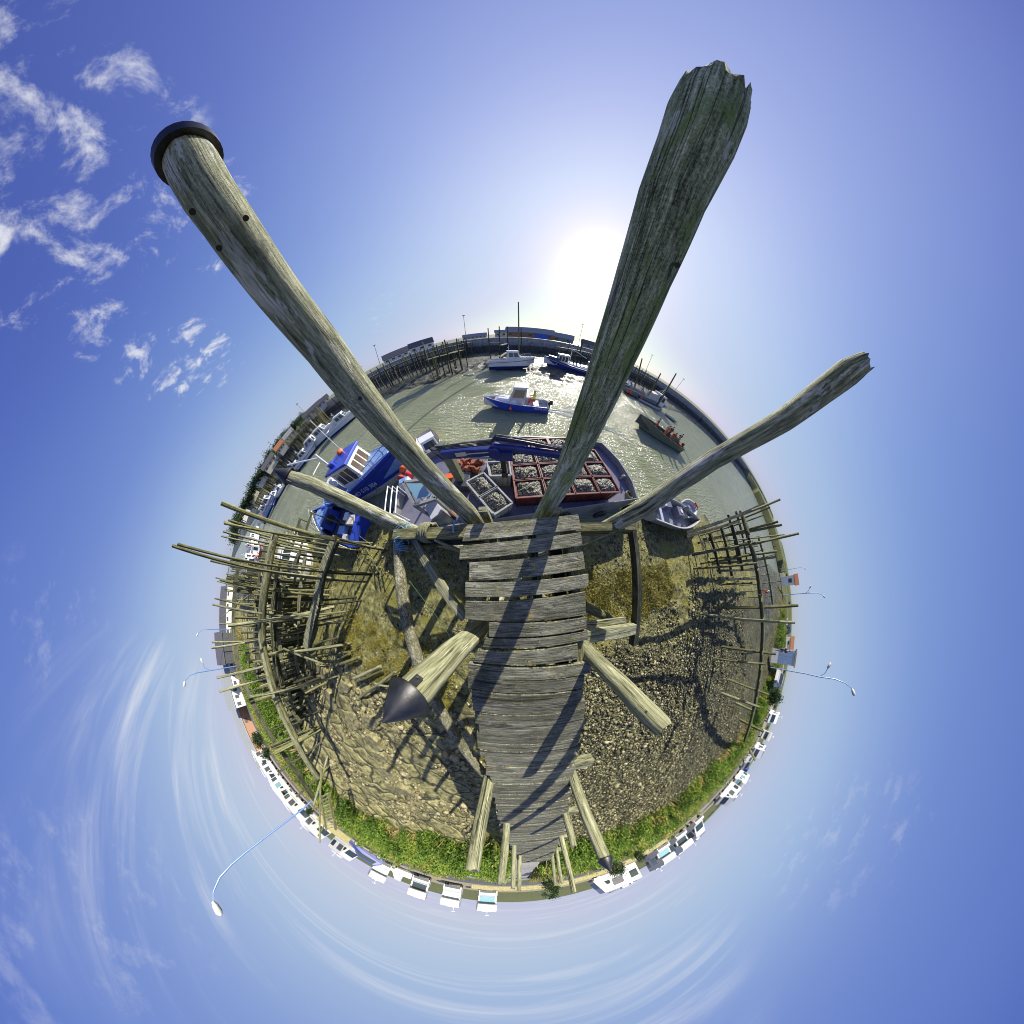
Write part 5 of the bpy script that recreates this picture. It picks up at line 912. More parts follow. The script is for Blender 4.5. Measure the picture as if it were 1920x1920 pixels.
mh = [(-178.6, 43, 4, 0, 'screen', 'white motorhome with a mint green windscreen, directly beyond the jetty axis'), (-173.9, 43, 3, 0, 'silver', 'white motorhome with a silver blind in its windscreen, second from the path'), (-169.3, 43.5, 8, 0, 'glass', 'white motorhome with a dark windscreen, third from the path'), (-163.2, 46, 20, 0, 'silver', 'white overcab motorhome with a blue-grey screen beside the dark blue car'),
      (-157.6, 50, 25, 1, 'glass', 'white low motorhome on the left of the dark blue car'), (-151.8, 48, 80, 2, 'glass', 'white boxy motorhome right of the nearest lamp, behind the leaning ladder'), (-148.0, 50, 88, 2, 'glass', 'boxy motorhome directly behind the nearest blue lamp'), (-144.6, 54, 85, 0, 'glass', 'white overcab motorhome just left of the nearest lamp'), (-141.6, 58, 85, 1, 'glass', 'low-profile motorhome with a black side window in the left row'),
      (-138.8, 62, 85, 2, 'glass', 'large motorhome mid-way along the left row, below the brick shed end'), (-136.2, 66, 80, 0, 'screen', 'motorhome with a blue windscreen below the brick shed'), (-133.6, 66, 70, 1, 'screen', 'last white motorhome at the far end of the left row'),
      (163.3, 45.5, -85, 2, 'glass', 'long white streamlined motorhome with a red tail light, right of the trees'), (156.3, 48, 0, 0, 'screen', 'white overcab motorhome beside the streamlined one'), (153.2, 50, 0, 0, 'glass', 'grey-sided motorhome between two white overcab ones'), (150.0, 52, 5, 1, 'glass', 'white motorhome at the end of the right-hand trio'), (142.6, 56, -70, 1, 'glass', 'long white van-like motorhome with a sunlit blank side on the right'), (139.6, 62, -60, 0, 'screen', 'motorhome with two green windows behind the sunlit white van'),
      (134.0, 66, -60, 2, 'glass', 'silver-ended motorhome half hidden by the right scrub'), (131.2, 70, -50, 0, 'glass', 'pale motorhome above the end of the right trestle')]
for k, (a_, h_, hd_, kind, gl_, lab) in enumerate(mh):
    if 3 < k < 12: hd_ = a_+180+30
    put(motorhome(lab, kind, 'vwhite' if k not in (14, 18) else 'ltgrey', gl_), a_, h_, hd_)
put(motorhome('rounded white motorhome farthest along the right bank', 1, 'white', 'glass'), 128, 62, -60)
put(car('dark blue estate car with chrome window trim parked beyond the left scrub', 'navy', L=4.6), -160.4, 41, -75); put(car('white pickup with an open bed beside the overcab motorhome', 'vwhite', 'pickup', True, 'pickup_truck', 4.8), -166.6, 44, -80)
put(car('grey hatchback at the end of the right-hand row', 'grey'), 136.6, 55, -70); put(car('dark blue van-like car behind the right trestle end', 'navy', H=1.8), 137.9, 66, -60); put(car('small white car by the lamp on the right bank', 'vwhite'), 121.5, 40, -40); put(car('small dark car beside the orange-roofed house', 'dkgrey'), 111.5, 54, -40)
put(car('red car below the pale square building on the left horizon', 'red'), -125.5, 60, 60); put(car('small blue car by the dark barn on the left horizon', 'blue'), -118, 58, 60)
# ---------------------------------------------------------------- boats
def frame_(root, px_, head_deg): pass
def hull(root, L, B, hb_, hs, draft=.5, rake=.8, zd=.5, cols=('blue', 'dkfoul', 'ltgrey', 'grey'), n=18, stern=.82, full=2.4, wl=.12, well=None, gw=.09, name='hull'):
    """x forward, origin amidships on the waterline; hb_/hs = height of bow/stern, zd = deck inside"""
    mb = MB(); rows = []
    for i in range(n+1):
        s = i/n; k = max(0, (s-.42)/.58); b = B/2*(1-k**full)*(stern+(1-stern)*min(1, s/.35)); b = max(b, .015); z1 = hs+(hb_-hs)*s**2.2
        bot = -draft*(1-k**3*.9); x = (s-.5)*L; rk = rake*k**2.5
        def X(z): return x+rk*(z-bot)/(z1-bot)-rake*.5*k**3
        zi = min(zd, z1-.05); bi = max(b-gw, .008)
        rows.append([(X(bot), 0, bot), (X(bot), b*.62, bot+draft*.25), (X(wl), b*.90, wl), (X(z1), b, z1), (X(z1), bi, z1+.002), (X(z1)-.0, bi*.97, zi), (X(z1), 0, zi)])
    m = len(rows[0]); mats = [1, 1, 0, 2, 3, 3]
    for sg in (1, -1):
        b0 = len(mb.v)
        for r in rows:
            for p in r: mb.v.append((p[0], p[1]*sg, p[2]))
        for i in range(n):
            for q in range(m-1):
                a = b0+i*m+q; f = (a, a+m, a+m+1, a+1) if sg > 0 else (a, a+1, a+m+1, a+m)
                mb.face(f, [(0, 0)]*4, mats[q])
    r = rows[0]; mb.poly([(p[0], p[1], p[2]) for p in r[:4]]+[(p[0], -p[1], p[2]) for p in r[3::-1]], 0)
    mb.poly([(p[0]+.03, p[1], p[2]) for p in r[4:7]]+[(p[0]+.03, -p[1], p[2]) for p in r[6:3:-1]], 3)
    o = mb.build(name, [M[c] for c in cols], root)
    md = o.modifiers.new('w', 'WELD'); md.merge_threshold = .002; return o
def rubrail(root, L, B, hb_, hs, rake, mat, n=18, stern=.82, full=2.4, r=.03, dz=-.05, draft=.5, name='rubbing_strake'):
    for sg in (1, -1):
        P = []
        for i in range(n+1):
            s = i/n; k = max(0, (s-.42)/.58); b = max(B/2*(1-k**full)*(stern+(1-stern)*min(1, s/.35)), .015); z1 = hs+(hb_-hs)*s**2.2; x = (s-.5)*L+rake*k**2.5-rake*.5*k**3; P.append((x, sg*(b+.01), z1+dz))
        mb = MB(); mb.tube(P, r, 6); mb.build(name, M[mat], root, smooth=True)
def cabin(root, x0, x1, wy, z0, z1, mat='white', roof='white', front=.5, back=.1, side=.12, wins=2, fwin=2, over=.12, glass='glass', name='wheelhouse', rh=.07):
    b = [(x0, -wy/2, z0), (x1, -wy/2, z0), (x1, wy/2, z0), (x0, wy/2, z0)]; t = [(x0+back, -wy/2+side, z1), (x1-front, -wy/2+side, z1), (x1-front, wy/2-side, z1), (x0+back, wy/2-side, z1)]
    mb = MB(); mb.hexa(b, t); w_ = mb.build(name, M[mat], root, bevel=.03); mb = MB()
    mb.hexa([(x0+back-over, -wy/2+side-over, z1+.003), (x1-front+over, -wy/2+side-over, z1+.003), (x1-front+over, wy/2-side+over, z1+.003), (x0+back-over, wy/2-side+over, z1+.003)], [(x0+back-over, -wy/2+side-over, z1+rh), (x1-front+over*.8, -wy/2+side-over, z1+rh), (x1-front+over*.8, wy/2-side+over, z1+rh), (x0+back-over, wy/2-side+over, z1+rh)]); mb.build('cabin_roof', M[roof], root, bevel=.02)
    def face(A, B_, C_, D_, n_, u0=.08, gap=.06, v0=.42, v1=.88, off=.012):
        A, B_, C_, D_ = map(Vector, (A, B_, C_, D_)); nn = (B_-A).cross(D_-A).normalized()*off
        def P(u, v): return A.lerp(B_, u).lerp(D_.lerp(C_, u), v)+nn
        for k in range(n_):
            a = u0+(1-2*u0)*k/n_+gap/2; c = u0+(1-2*u0)*(k+1)/n_-gap/2; q = [P(a, v0), P(c, v0), P(c, v1), P(a, v1)]; mb = MB(); mb.hexa([v-nn*1.6 for v in q], q); mb.build('window', M[glass], root)
    face(b[1], b[2], t[2], t[1], fwin); face(b[0], b[1], t[1], t[0], wins); face(b[2], b[3], t[3], t[2], wins); face(b[3], b[0], t[0], t[3], 1, .2, .1, .25, .85)
    return w_
def rails(root, pts, h=.55, mat='galv', r=.018, posts=True, name='railing', mid=True):
    mb = MB(); P = [Vector(p) for p in pts]; U = Vector((0, 0, h)); mb.tube([p+U for p in P], r, 6)
    if mid: mb.tube([p+U*.5 for p in P], r*.7, 5)
    for p in P: mb.tube([p, p+U], r, 6)
    mb.build(name, M[mat], root, smooth=True)
def outboard(root, x, z, y=0, mat='black'):
    o = MB(); o.box((x-.18, y, z+.35), (.42, .32, .42), 0, 0, .8); ob = o.build('outboard_motor', M[mat], root, bevel=.05); mb = MB(); mb.box((x-.12, y, z-.2), (.14, .1, .8)); mb.build('motor_leg', M['dkgrey'], ob)
def text(root, s, size, loc, rot, mat='white', name='lettering'):
    cu = bpy.data.curves.new(name, 'FONT'); cu.body = s; cu.size = size; cu.extrude = .004; cu.align_x = 'CENTER'; cu.align_y = 'CENTER'; t_ = bpy.data.objects.new(name, cu); C.objects.link(t_)
    bpy.context.view_layer.update(); me = bpy.data.meshes.new_from_object(t_.evaluated_get(bpy.context.evaluated_depsgraph_get())); bpy.data.objects.remove(t_); me.name = name; me.materials.clear(); me.materials.append(M[mat])
    o = bpy.data.objects.new(name, me); C.objects.link(o); o.parent = root; o.location = loc; o.rotation_euler = rot; return o
def fender(root, x, y, z, mat='orange', r=.16): mb = MB(); mb.ball((x, y, z), r, 12); mb.tube([(x, y, z+r), (x, y*.97, z+r+.3)], .012, 5); mb.build('buoy_fender', M[mat], root, smooth=True)
def boat(name, label, x, y, z, deg, cat='boat', group=None): return thing(name, label, cat, (x, y, z), R(deg), group)
# large blue fishing boat
b = boat('fishing_boat', 'large cobalt blue fishing boat with white wheelhouse and NO lettering on its bow', -10.4, 4.0, .15, 17)
hull(b, 8.6, 3.1, 2.25, 1.15, .8, 1.1, .75, ('blue', 'foul', 'blue', 'skyblue'), wl=.45, full=2.1); rubrail(b, 8.6, 3.1, 2.25, 1.15, 1.1, 'navy', full=2.1, dz=-.22)
mb = MB(); mb.hexa([(1.2, -1.25, 1.45), (3.6, -.45, 1.85), (3.6, .45, 1.85), (1.2, 1.25, 1.45)], [(1.2, -1.2, 1.62), (3.6, -.4, 1.98), (3.6, .4, 1.98), (1.2, 1.2, 1.62)]); mb.build('foredeck', M['skyblue'], b, bevel=.03)
cabin(b, -.6, 1.6, 1.9, .8, 2.72, 'white', 'blue', .35, .05, .12, 3, 3, .16, rh=.14, glass='brglass')
rails(b, [(1.6, -1.25, 1.5), (2.6, -1.0, 1.7), (3.5, -.6, 1.95), (4.3, -.1, 2.2), (3.5, .6, 1.95), (2.6, 1.0, 1.7), (1.6, 1.25, 1.5)], .5)
mb = MB(); mb.tube([(-.9, 0, 2.2), (-.9, 0, 3.9)], .06, 8); mb.tube([(-.9, 0, 3.6), (-4.2, .3, 4.6)], .05, 8); mb.tube([(-2.0, -.5, 3.2), (-2.0, .5, 3.2)], .03, 6); mb.build('mast', M['white'], b, smooth=True)
mb = MB(); mb.tube([(.6, .3, 2.8), (.6, .3, 5.4)], .018, 6); mb.build('aerial', M['white'], b)
mb = MB(); mb.tube([(-1.7, -.45, 1.85), (-1.7, .75, 1.85)], .32, 16); lr = mb.build('life_raft_canister', M['white'], b, smooth=True); mb = MB()
for k in range(4): mb.tube([(-1.7, -.3+k*.27, 1.85), (-1.7, -.28+k*.27, 1.85)], .328, 16)
mb.build('strap', M['grey'], lr); mb = MB(); mb.box((-1.7, .15, 1.3), (.5, 1.1, .6)); mb.build('raft_cradle', M['galv'], b)
mb = MB(); mb.ball((.1, .55, 2.98), .22, 10, sq=(1, 1.3, .7)); mb.build('orange_float', M['orange'], b, smooth=True); mb = MB(); mb.box((-.1, -.4, 2.98), (.5, .3, .28)); mb.build('roof_box', M['blue'], b, bevel=.03)
mb = MB(); mb.hexa([(-4.1, .2, .8), (-1.2, .2, .8), (-1.2, 1.4, .8), (-4.1, 1.2, .8)], [(-4.1, .3, 1.55), (-1.2, .3, 1.6), (-1.2, 1.35, 1.6), (-4.1, 1.15, 1.55)]); mb.build('white_deck_cover', M['white'], b, bevel=.05)
text(b, 'NO 510 384', .38, (1.35, -1.60, 1.12), (R(78), 0, R(9)), 'ltgrey')
mb = MB(); mb.box((4.05, -.2, 1.55), (.5, .03, .45), R(30)); mb.build('bow_mark', M['red'], b)
line('mooring_line', 'pale line from the large blue bow down to the mud', sag(at(700, 886, 1.5), at(708, 945, .3), .1), .02)
b = boat('workboat', 'blue open workboat with pale blue foredeck and cluttered cockpit under the leaning pile', -11.9, .85, .1, 174)
hull(b, 6.6, 2.2, 1.35, .85, .5, .7, .45, ('blue', 'dkfoul', 'blue', 'dkgrey'), wl=.2); rubrail(b, 7.2, 2.4, 1.35, .85, .7, 'white', dz=.02, r=.02)
mb = MB(); mb.hexa([(.9, -1.05, .9), (2.9, -.5, 1.12), (2.9, .5, 1.12), (.9, 1.05, .9)], [(.9, -1.0, .98), (2.9, -.45, 1.2), (2.9, .45, 1.2), (.9, 1.0, .98)]); mb.build('foredeck', M['skyblue'], b)
cabin(b, .1, .95, 1.5, .5, 1.45, 'blue', 'skyblue', .3, .05, .1, 1, 2, .05)
rails(b, [(.9, -1.05, 1.0), (2.0, -.85, 1.15), (3.3, 0, 1.35), (2.0, .85, 1.15), (.9, 1.05, 1.0)], .45)
for (x, y, sx, sy, sz, mt, nm) in ((-1.6, .3, .7, .5, .35, 'skyblue', 'fish_tray'), (-2.4, -.5, .8, .6, .45, 'cream', 'storage_box'), (-1.4, -.6, .5, .5, .3, 'white', 'tub'), (-3.2, 0, .35, 1.8, .4, 'blue', 'stern_locker'), (-2.2, .6, .45, .35, .3, 'ltgrey', 'tub')): mb = MB(); mb.box((x, y, .47+sz/2), (sx, sy, sz), .2, 0, 1.06); mb.build(nm, M[mt], b, bevel=.02)
rails(b, [(-.7, -1.0, .9), (-2.0, -1.05, .86), (-3.4, -.95, .86)], .4)
# mussel barge
BO = [(-5.3, 1.35), (-3.4, .95), (6.45, 2.85), (6.55, 3.9), (6.2, 5.4), (5.5, 6.75), (.5, 6.4), (-3.8, 5.7), (-5.7, 4.6)]
bg_ = thing('mussel_barge', 'flat grey steel workbarge moored across the end of the jetty, loaded with crates', 'barge', (.5, 3.8, 0)); mb = MB(); mb.prism(BO, -.5, .98, 0, 1); bw(mb, 'hull', [M['grey'], M['steeldeck']], bg_)
mb = MB(); cen = Vector((.5, 3.8)); 
for k in range(len(BO)):
    a, c = Vector(BO[k]), Vector(BO[(k+1) % len(BO)]); ai, ci = a+(cen-a).normalized()*.11, c+(cen-c).normalized()*.11
    mb.hexa([(*a, .985), (*c, .985), (*ci, .985), (*ai, .985)], [(*a, 1.36), (*c, 1.36), (*ci, 1.36), (*ai, 1.36)])
bw(mb, 'bulwark', M['grey'], bg_)
for (px, py) in ((1160, 876), (1163, 898)): p = at(px, py, 1.0); mb = MB(); mb.tube([p, p+Vector((0, 0, .35))], .07, 10); mb.tube([p+Vector((-.14, 0, .28)), p+Vector((.14, 0, .28))], .04, 8); bw(mb, 'bollard', M['galv'], bg_, smooth=True)
p = at(1180, 928, 1.05); ropecoil('rope_coil', 'coil of brown rope on the pointed bow corner of the barge', 1180, 928, 1.1, 'rope', 5, .2, .03, (0, .1, 1), .12, 3)
# hydraulic crane on the barge
cb, ct = at(869, 908, 1.0), at(833, 862, 3.2); ct = Vector((cb.x, cb.y, 3.3)); cr = thing('deck_crane', 'navy blue folding hydraulic crane on the barge reaching over the crates', 'crane', tuple(cb)); 
mb = MB(); mb.box((cb.x, cb.y, 1.2), (.8, .8, .4)); bw(mb, 'base', M['dkgrey'], cr, bevel=.03); mb = MB(); mb.beam(cb+Vector((0, 0, .4)), ct, .34, .30, (0, 1, 0)); bw(mb, 'column', M['bldeck'], cr, bevel=.03)
j0, j1, j2 = at(829, 852, 3.35), at(928, 845, 3.3), at(1062, 856, 3.1); mb = MB(); mb.beam(j0, j1+(j1-j0)*.02, .20, .26); bw(mb, 'main_boom', M['navy'], cr, bevel=.02)
mb = MB(); d = (j2-j1); mb.beam(j1-d*.06+Vector((0, 0, .12)), j2, .16, .18); bw(mb, 'jib', M['navy'], cr, bevel=.02); mb = MB(); mb.beam(j1+Vector((0, .14, .3)), j2+Vector((0, .14, .12)), .07, .09); bw(mb, 'telescopic_section', M['navy'], cr)
mb = MB(); mb.tube([j1+Vector((0, -.17, 0)), j1+Vector((0, .17, 0))], .17, 16); mb.box(tuple(j1+Vector((.25, 0, -.12))), (.5, .26, .3)); bw(mb, 'knuckle', M['navy'], cr); mb = MB(); mb.beam(j1+Vector((.2, 0, -.2)), j1+Vector((.25, -.1, -.75)), .16, .12); mb.box(tuple(j1+Vector((.26, -.1, -.85))), (.2, .18, .25)); bw(mb, 'grab_rotator', M['black'], cr)
mb = MB(); mb.tube([j0.lerp(j1, .5)-Vector((0, .02, .2)), j1+Vector((.1, 0, -.28))], .045, 10); bw(mb, 'hydraulic_ram', M['galv'], cr, smooth=True)
for k in range(4):
    o = Vector((0, .03*k, .17+.02*k)); mb = MB(); mb.tube([cb+Vector((-.2, .1, 1.2)), j0+Vector((-.28-.04*k, 0, .0))+o, j0+Vector((.1, 0, 0))+o, j0.lerp(j1, .5)+o, j1+o+Vector((-.1, 0, .03)), j1+o+Vector((.05, .1, .16)), j1.lerp(j2, .3)+o+Vector((0, .1, .1)), j2+o], .014, 6); bw(mb, 'hydraulic_hose', M['black'], cr, smooth=True)
dn_ = (j1-j0).normalized(); sd = Vector((dn_.y, -dn_.x, 0)); rz_ = math.atan2(dn_.y, dn_.x); c0 = j0.lerp(j1, .38)+sd*.106
mb = MB(); mb.box(tuple(c0+Vector((0, 0, .02))), (.30, .008, .14), rz_); bw(mb, 'maker_plate', M['cream'], cr); mb = MB(); mb.box(tuple(j0.lerp(j1, .72)+sd*.106+Vector((0, 0, .03))), (.85, .008, .035), rz_); bw(mb, 'stripe', M['cream'], cr)
# crates
mm, mn, ml, mp_ = newmat('mussel_shells'); t = nd(mn, 'ShaderNodeTexCoord'); v1 = nd(mn, 'ShaderNodeTexVoronoi', inp={'Scale': 26}); ml.new(t.outputs['Object'], v1.inputs['Vector']); rp = nd(mn, 'ShaderNodeValToRGB'); e = rp.color_ramp.elements; e[0].position = .25; e[0].color = (.03, .03, .026, 1); e[1].position = .9; e[1].color = (.36, .34, .24, 1); k = e.new(.55); k.color = (.12, .115, .08, 1); ml.new(v1.outputs['Color'], rp.inputs[0]); ml.new(rp.outputs[0], mp_.inputs['Base Color']); bb = nd(mn, 'ShaderNodeBump', inp={'Strength': 1., 'Distance': .03}); ml.new(v1.outputs['Distance'], bb.inputs['Height']); ml.new(bb.outputs[0], mp_.inputs['Normal']); mp_.inputs['Roughness'].default_value = .5
M['mussel'] = mm
def crate(c4, zt, h, mat, label, hlabel, group):
    c4 = [Vector((p[0], p[1], 0)) for p in c4]; c = sum(c4, Vector())/4; c4 = [c+(p-c)*.975 for p in c4]; root = thing('crate', label, 'crate', (c.x, c.y, zt-h), 0, group); t_ = .045; mb = MB(); inn = [c+(p-c)*(1-t_*2.2/(p-c).length) for p in c4]; bo = [c+(p-c)*.96 for p in c4]
    for k in range(4):
        k2 = (k+1) % 4; mb.hexa([(bo[k].x, bo[k].y, zt-h), (bo[k2].x, bo[k2].y, zt-h), (inn[k2].x, inn[k2].y, zt-h), (inn[k].x, inn[k].y, zt-h)], [(c4[k].x, c4[k].y, zt-.07), (c4[k2].x, c4[k2].y, zt-.07), (inn[k2].x, inn[k2].y, zt-.07), (inn[k].x, inn[k].y, zt-.07)])
        for q in (.2, .4, .6, .8): a = c4[k].lerp(c4[k2], q); nrm = (a-c).normalized()*.012; mb.beam(Vector((a.x, a.y, zt-h+.05))+nrm*0, Vector((a.x, a.y, zt-.08))+nrm, .05, .03, nrm)
    bw(mb, 'side_walls', M[mat], root); mb = MB()
    for k in range(4):
        a, b_ = c4[k], c4[(k+1) % 4]; mb.beam((a.x, a.y, zt-.03), (b_.x, b_.y, zt-.03), .06, .07)
    bw(mb, 'rim', M['rimred' if mat == 'maroon' else mat], root); mb = MB(); mb.poly([(p.x, p.y, zt-h+.03) for p in inn]); bw(mb, 'floor_panel', M[mat], root)
    n_ = 22; vv, ff = [], []; o = random.random()*50
    for i in range(n_+1):
        for j in range(n_+1):
            u, v = i/n_, j/n_; p = inn[0].lerp(inn[1], u).lerp(inn[3].lerp(inn[2], u), v); q = math.sin(u*math.pi)*math.sin(v*math.pi); vv.append((p.x-c.x, p.y-c.y, -.10+.15*q**.35+.06*mnoise.noise(Vector((p.x*2.5+o, p.y*2.5, 0)))+.055*mnoise.noise(Vector((p.x*17, p.y*17, o)))))
    for i in range(n_):
        for j in range(n_): a = i*(n_+1)+j; ff.append((a, a+n_+1, a+n_+2, a+1))
    hp = npmesh('mussel_heap', vv, ff, M['mussel']); hp.location = (c.x, c.y, zt-.02); tag(hp, hlabel, 'mussels', 'heaps of mussels in the crates', 'stuff')
    for q in range(random.choice((0, 1, 2))):
        a = random.uniform(0, 3); d = Vector((math.cos(a), math.sin(a), 0)); s_ = c+Vector((random.uniform(-.2, .2), random.uniform(-.12, .12), zt+.03)); mb = MB(); mb.tube([-d*.28, Vector((0, 0, .04)), d*.24], .022, 6); st = mb.build('rope_stick', M['dry']); st.location = s_; tag(st, ('brown stick on %s' if q == 0 else 'second stick on %s') % hlabel, 'stick', 'sticks on the mussel crates')
M['rimred'] = flat('worn_red_crate_rim', (.17, .06, .05), .6, var=.4, scale=5, dirt=(.26, .20, .15))
Q00, Q10, Q01, Q11 = Vector((.12, 2.2)), Vector((4.75, 2.8)), Vector((-.22, 4.5)), Vector((4.15, 5.3))
def gq(u, v): return Q00.lerp(Q10, u).lerp(Q01.lerp(Q11, u), v)
rows_ = ('nearest row', 'second row', 'third row'); cols_ = ('left end', 'second from the left', 'third from the left', 'right end'); g1 = 'maroon crates in the block on the barge'
for r_ in range(3):
    for c_ in range(4):
        q = [gq(c_/4, r_/3), gq((c_+1)/4, r_/3), gq((c_+1)/4, (r_+1)/3), gq(c_/4, (r_+1)/3)]; crate(q, 1.8, .8, 'maroon', 'maroon crate of mussels in the %s of the block, %s' % (rows_[r_], cols_[c_]), 'mussels in the maroon crate, %s, %s' % (rows_[r_], cols_[c_]), g1)
for c_ in range(3): q = [gq(.21+c_*.25, 1.03), gq(.45+c_*.25, 1.03), gq(.45+c_*.25, 1.36), gq(.21+c_*.25, 1.36)]; crate(q, 1.8, .8, 'maroon', 'maroon crate in the farthest row by the water, %s' % ('left', 'middle', 'right')[c_], 'mussels in the farthest crate row, %s' % ('left', 'middle', 'right')[c_], g1)
g2 = 'pale crates standing loose on the barge'
A0, A1, B1, B0 = Vector((-1.85, 2.85)), Vector((-1.2, 3.32)), Vector((.02, 2.0)), Vector((-.62, 1.5))
for k, lb in enumerate(('pale grey crate set askew, farther half of the diagonal pair', 'pale grey crate set askew, nearer half of the diagonal pair beside the jetty')):
    a, b_, c_, d_ = A0.lerp(B0, k/2), A0.lerp(B0, (k+1)/2), A1.lerp(B1, (k+1)/2), A1.lerp(B1, k/2); crate([a, b_, c_, d_], 1.8, .8, 'paleplastic', lb, 'mussels in the %s askew pale crate' % ('farther', 'nearer')[k], g2)
crate([(-.95, 3.15), (-.08, 3.22), (-.2, 4.0), (-1.15, 3.9)], 1.8, .8, 'paleplastic', 'pale square crate right under the crane knuckle', 'mussels in the pale crate under the crane knuckle', g2)
crate([(-1.2, 3.95), (-.3, 4.05), (-.4, 4.6), (-1.35, 4.5)], 1.7, .7, 'paleplastic', 'pale crate half hidden behind the crane knuckle', 'mussels in the half hidden pale crate', g2)
# gear on the barge's working end
rt = thing('rusty_dredge', 'heap of rust-brown dredging gear lying under the crane boom', 'gear', (-2.1, 4.2, 1.0)); mb = MB()
for k in range(26): mb.box((-2.1+random.uniform(-.55, .5), 4.2+random.uniform(-.35, .4), 1.1+random.uniform(0, .45)), (random.uniform(.15, .5), random.uniform(.08, .3), random.uniform(.06, .2)), random.uniform(0, 3), 0, random.uniform(.6, 1))
bw(mb, 'scrap_frame', M['rust'], rt)
gt = thing('hauling_frame', 'blue-grey steel frame with a clear panel on the left end of the barge', 'frame', (-4.4, 2.6, 1.0)); mb = MB()
F0 = [at(757, 905, 2.6), at(800, 900, 2.6), at(818, 935, 2.6), at(778, 948, 2.6)]
for k in range(4): mb.beam(F0[k], F0[(k+1) % 4], .1, .12); mb.beam((F0[k].x, F0[k].y, 1.0), F0[k], .09, .09)
bw(mb, 'frame_bar', M['grey'], gt); mb = MB(); mb.poly([F0[0].lerp(F0[2], .12)+Vector((0, 0, .07)), F0[1].lerp(F0[3], .2)+Vector((0, 0, .07)), F0[2].lerp(F0[0], .12)+Vector((0, 0, .07)), F0[3].lerp(F0[1], .2)+Vector((0, 0, .07))]); bw(mb, 'clear_panel', M['screen'], gt)
bx = thing('steel_locker', 'grey steel locker with sloping top beside the foot of the capped leaning pile', 'locker', (-2.9, 1.9, 1.0)); mb = MB(); c = at(826, 962, 1.4); mb.box((c.x, c.y, 1.5), (.95, .5, 1.0), R(-48), 0, .92); bw(mb, 'cabinet', M['grey'], bx, bevel=.02); mb = MB(); mb.box((c.x, c.y, 2.04), (.9, .46, .05), R(-48)); bw(mb, 'lid', M['ltgrey'], bx)
c = at(845, 962, 1.2); mb = MB(); mb.box((0, 0, .15), (.3, .2, .3), .5, 0, .9); mb.box((0, 0, .34), (.16, .06, .06), .5); o = mb.build('fuel_can', M['orange'], None, bevel=.02); o.location = (c.x, c.y, 1.0); tag(o, 'orange fuel can beside the steel locker on the barge', 'fuel can')
for k, (px, py, s_, mt, lb) in enumerate(((757, 878, .34, 'orange', 'orange and white sack at the corner of the barge stern'), (765, 889, .28, 'red', 'red sack beside the orange one at the barge stern'), (749, 893, .2, 'redcloth', 'small dark red sack at the stern edge of the barge'))):
    c = at(px, py, 1.3); mb = MB(); mb.ball((0, 0, .2), s_, 10, sq=(1.1, .8, .75)); o = mb.build('sack', M[mt], None, True); o.location = (c.x, c.y, 1.0); tag(o, lb, 'sack')
for k in range(3):
    root = thing('tubular_rack', ('white tubular rack nearest the leaning pile on the barge stern', 'middle white tubular rack on the barge stern', 'white tubular rack beside the clear-panelled frame')[k], 'rack', (-5.1+k*.35, 2.0, 1.0)); mb = MB(); a, b_ = at(727+k*9, 912, 1.9), at(721+k*10, 962, 1.9); mb.tube([(a.x, a.y, 1.), a, b_, (b_.x, b_.y, 1.)], .03, 8); bw(mb, 'bars', M['white'], root, smooth=True)
bk = thing('engine_box', 'blue and silver engine box behind the barge frame', 'engine', (-4.9, 3.0, 1.0)); c = at(757, 905, 1.6); mb = MB(); mb.box((c.x-.1, c.y+.1, 1.3), (.6, .45, .6), .4, 0, .9); bw(mb, 'casing', M['ltgrey'], bk, bevel=.03); mb = MB(); mb.box((c.x-.1, c.y+.1, 1.63), (.35, .25, .05), .4); bw(mb, 'blue_panel', M['skyblue'], bk)
cc = at(872, 868, 1.0); mb = MB(); mb.box((0, 0, .2), (.5, .35, .4), .3, 0, .9); o = mb.build('orange_bin', M['orange'], None, bevel=.02); c = at(846, 897, 1.2); o.location = (c.x, c.y, 1.0); tag(o, 'orange fish bin wedged between crane column and leaning pile', 'bin')
for (px, py, lb) in ((858, 845, 'wooden pallet of cream planks beyond the crane boom'),):
    c = at(872, 830, 1.8); mb = MB(); mb.box((0, 0, 0), (.9, .12, .12)); mb.box((0, .3, 0), (.9, .12, .12)); mb.box((.4, .15, .07), (.1, .4, .04)); o = mb.build('pallet', M['cream']); o.location = (c.x, c.y, 1.42); tag(o, lb, 'pallet')
lp = boat('dinghy', 'small cream boat with dark red trim moored behind the left end of the barge', -5.9, 7.0, 0, -50); hull(lp, 3.6, 1.6, 1.0, .65, .3, .5, .3, ('cream', 'dkfoul', 'maroon', 'cream'), gw=.05); cabin(lp, .0, 1.2, 1.1, .5, 1.25, 'white', 'white', .4, .1, .1, 1, 1, .05)
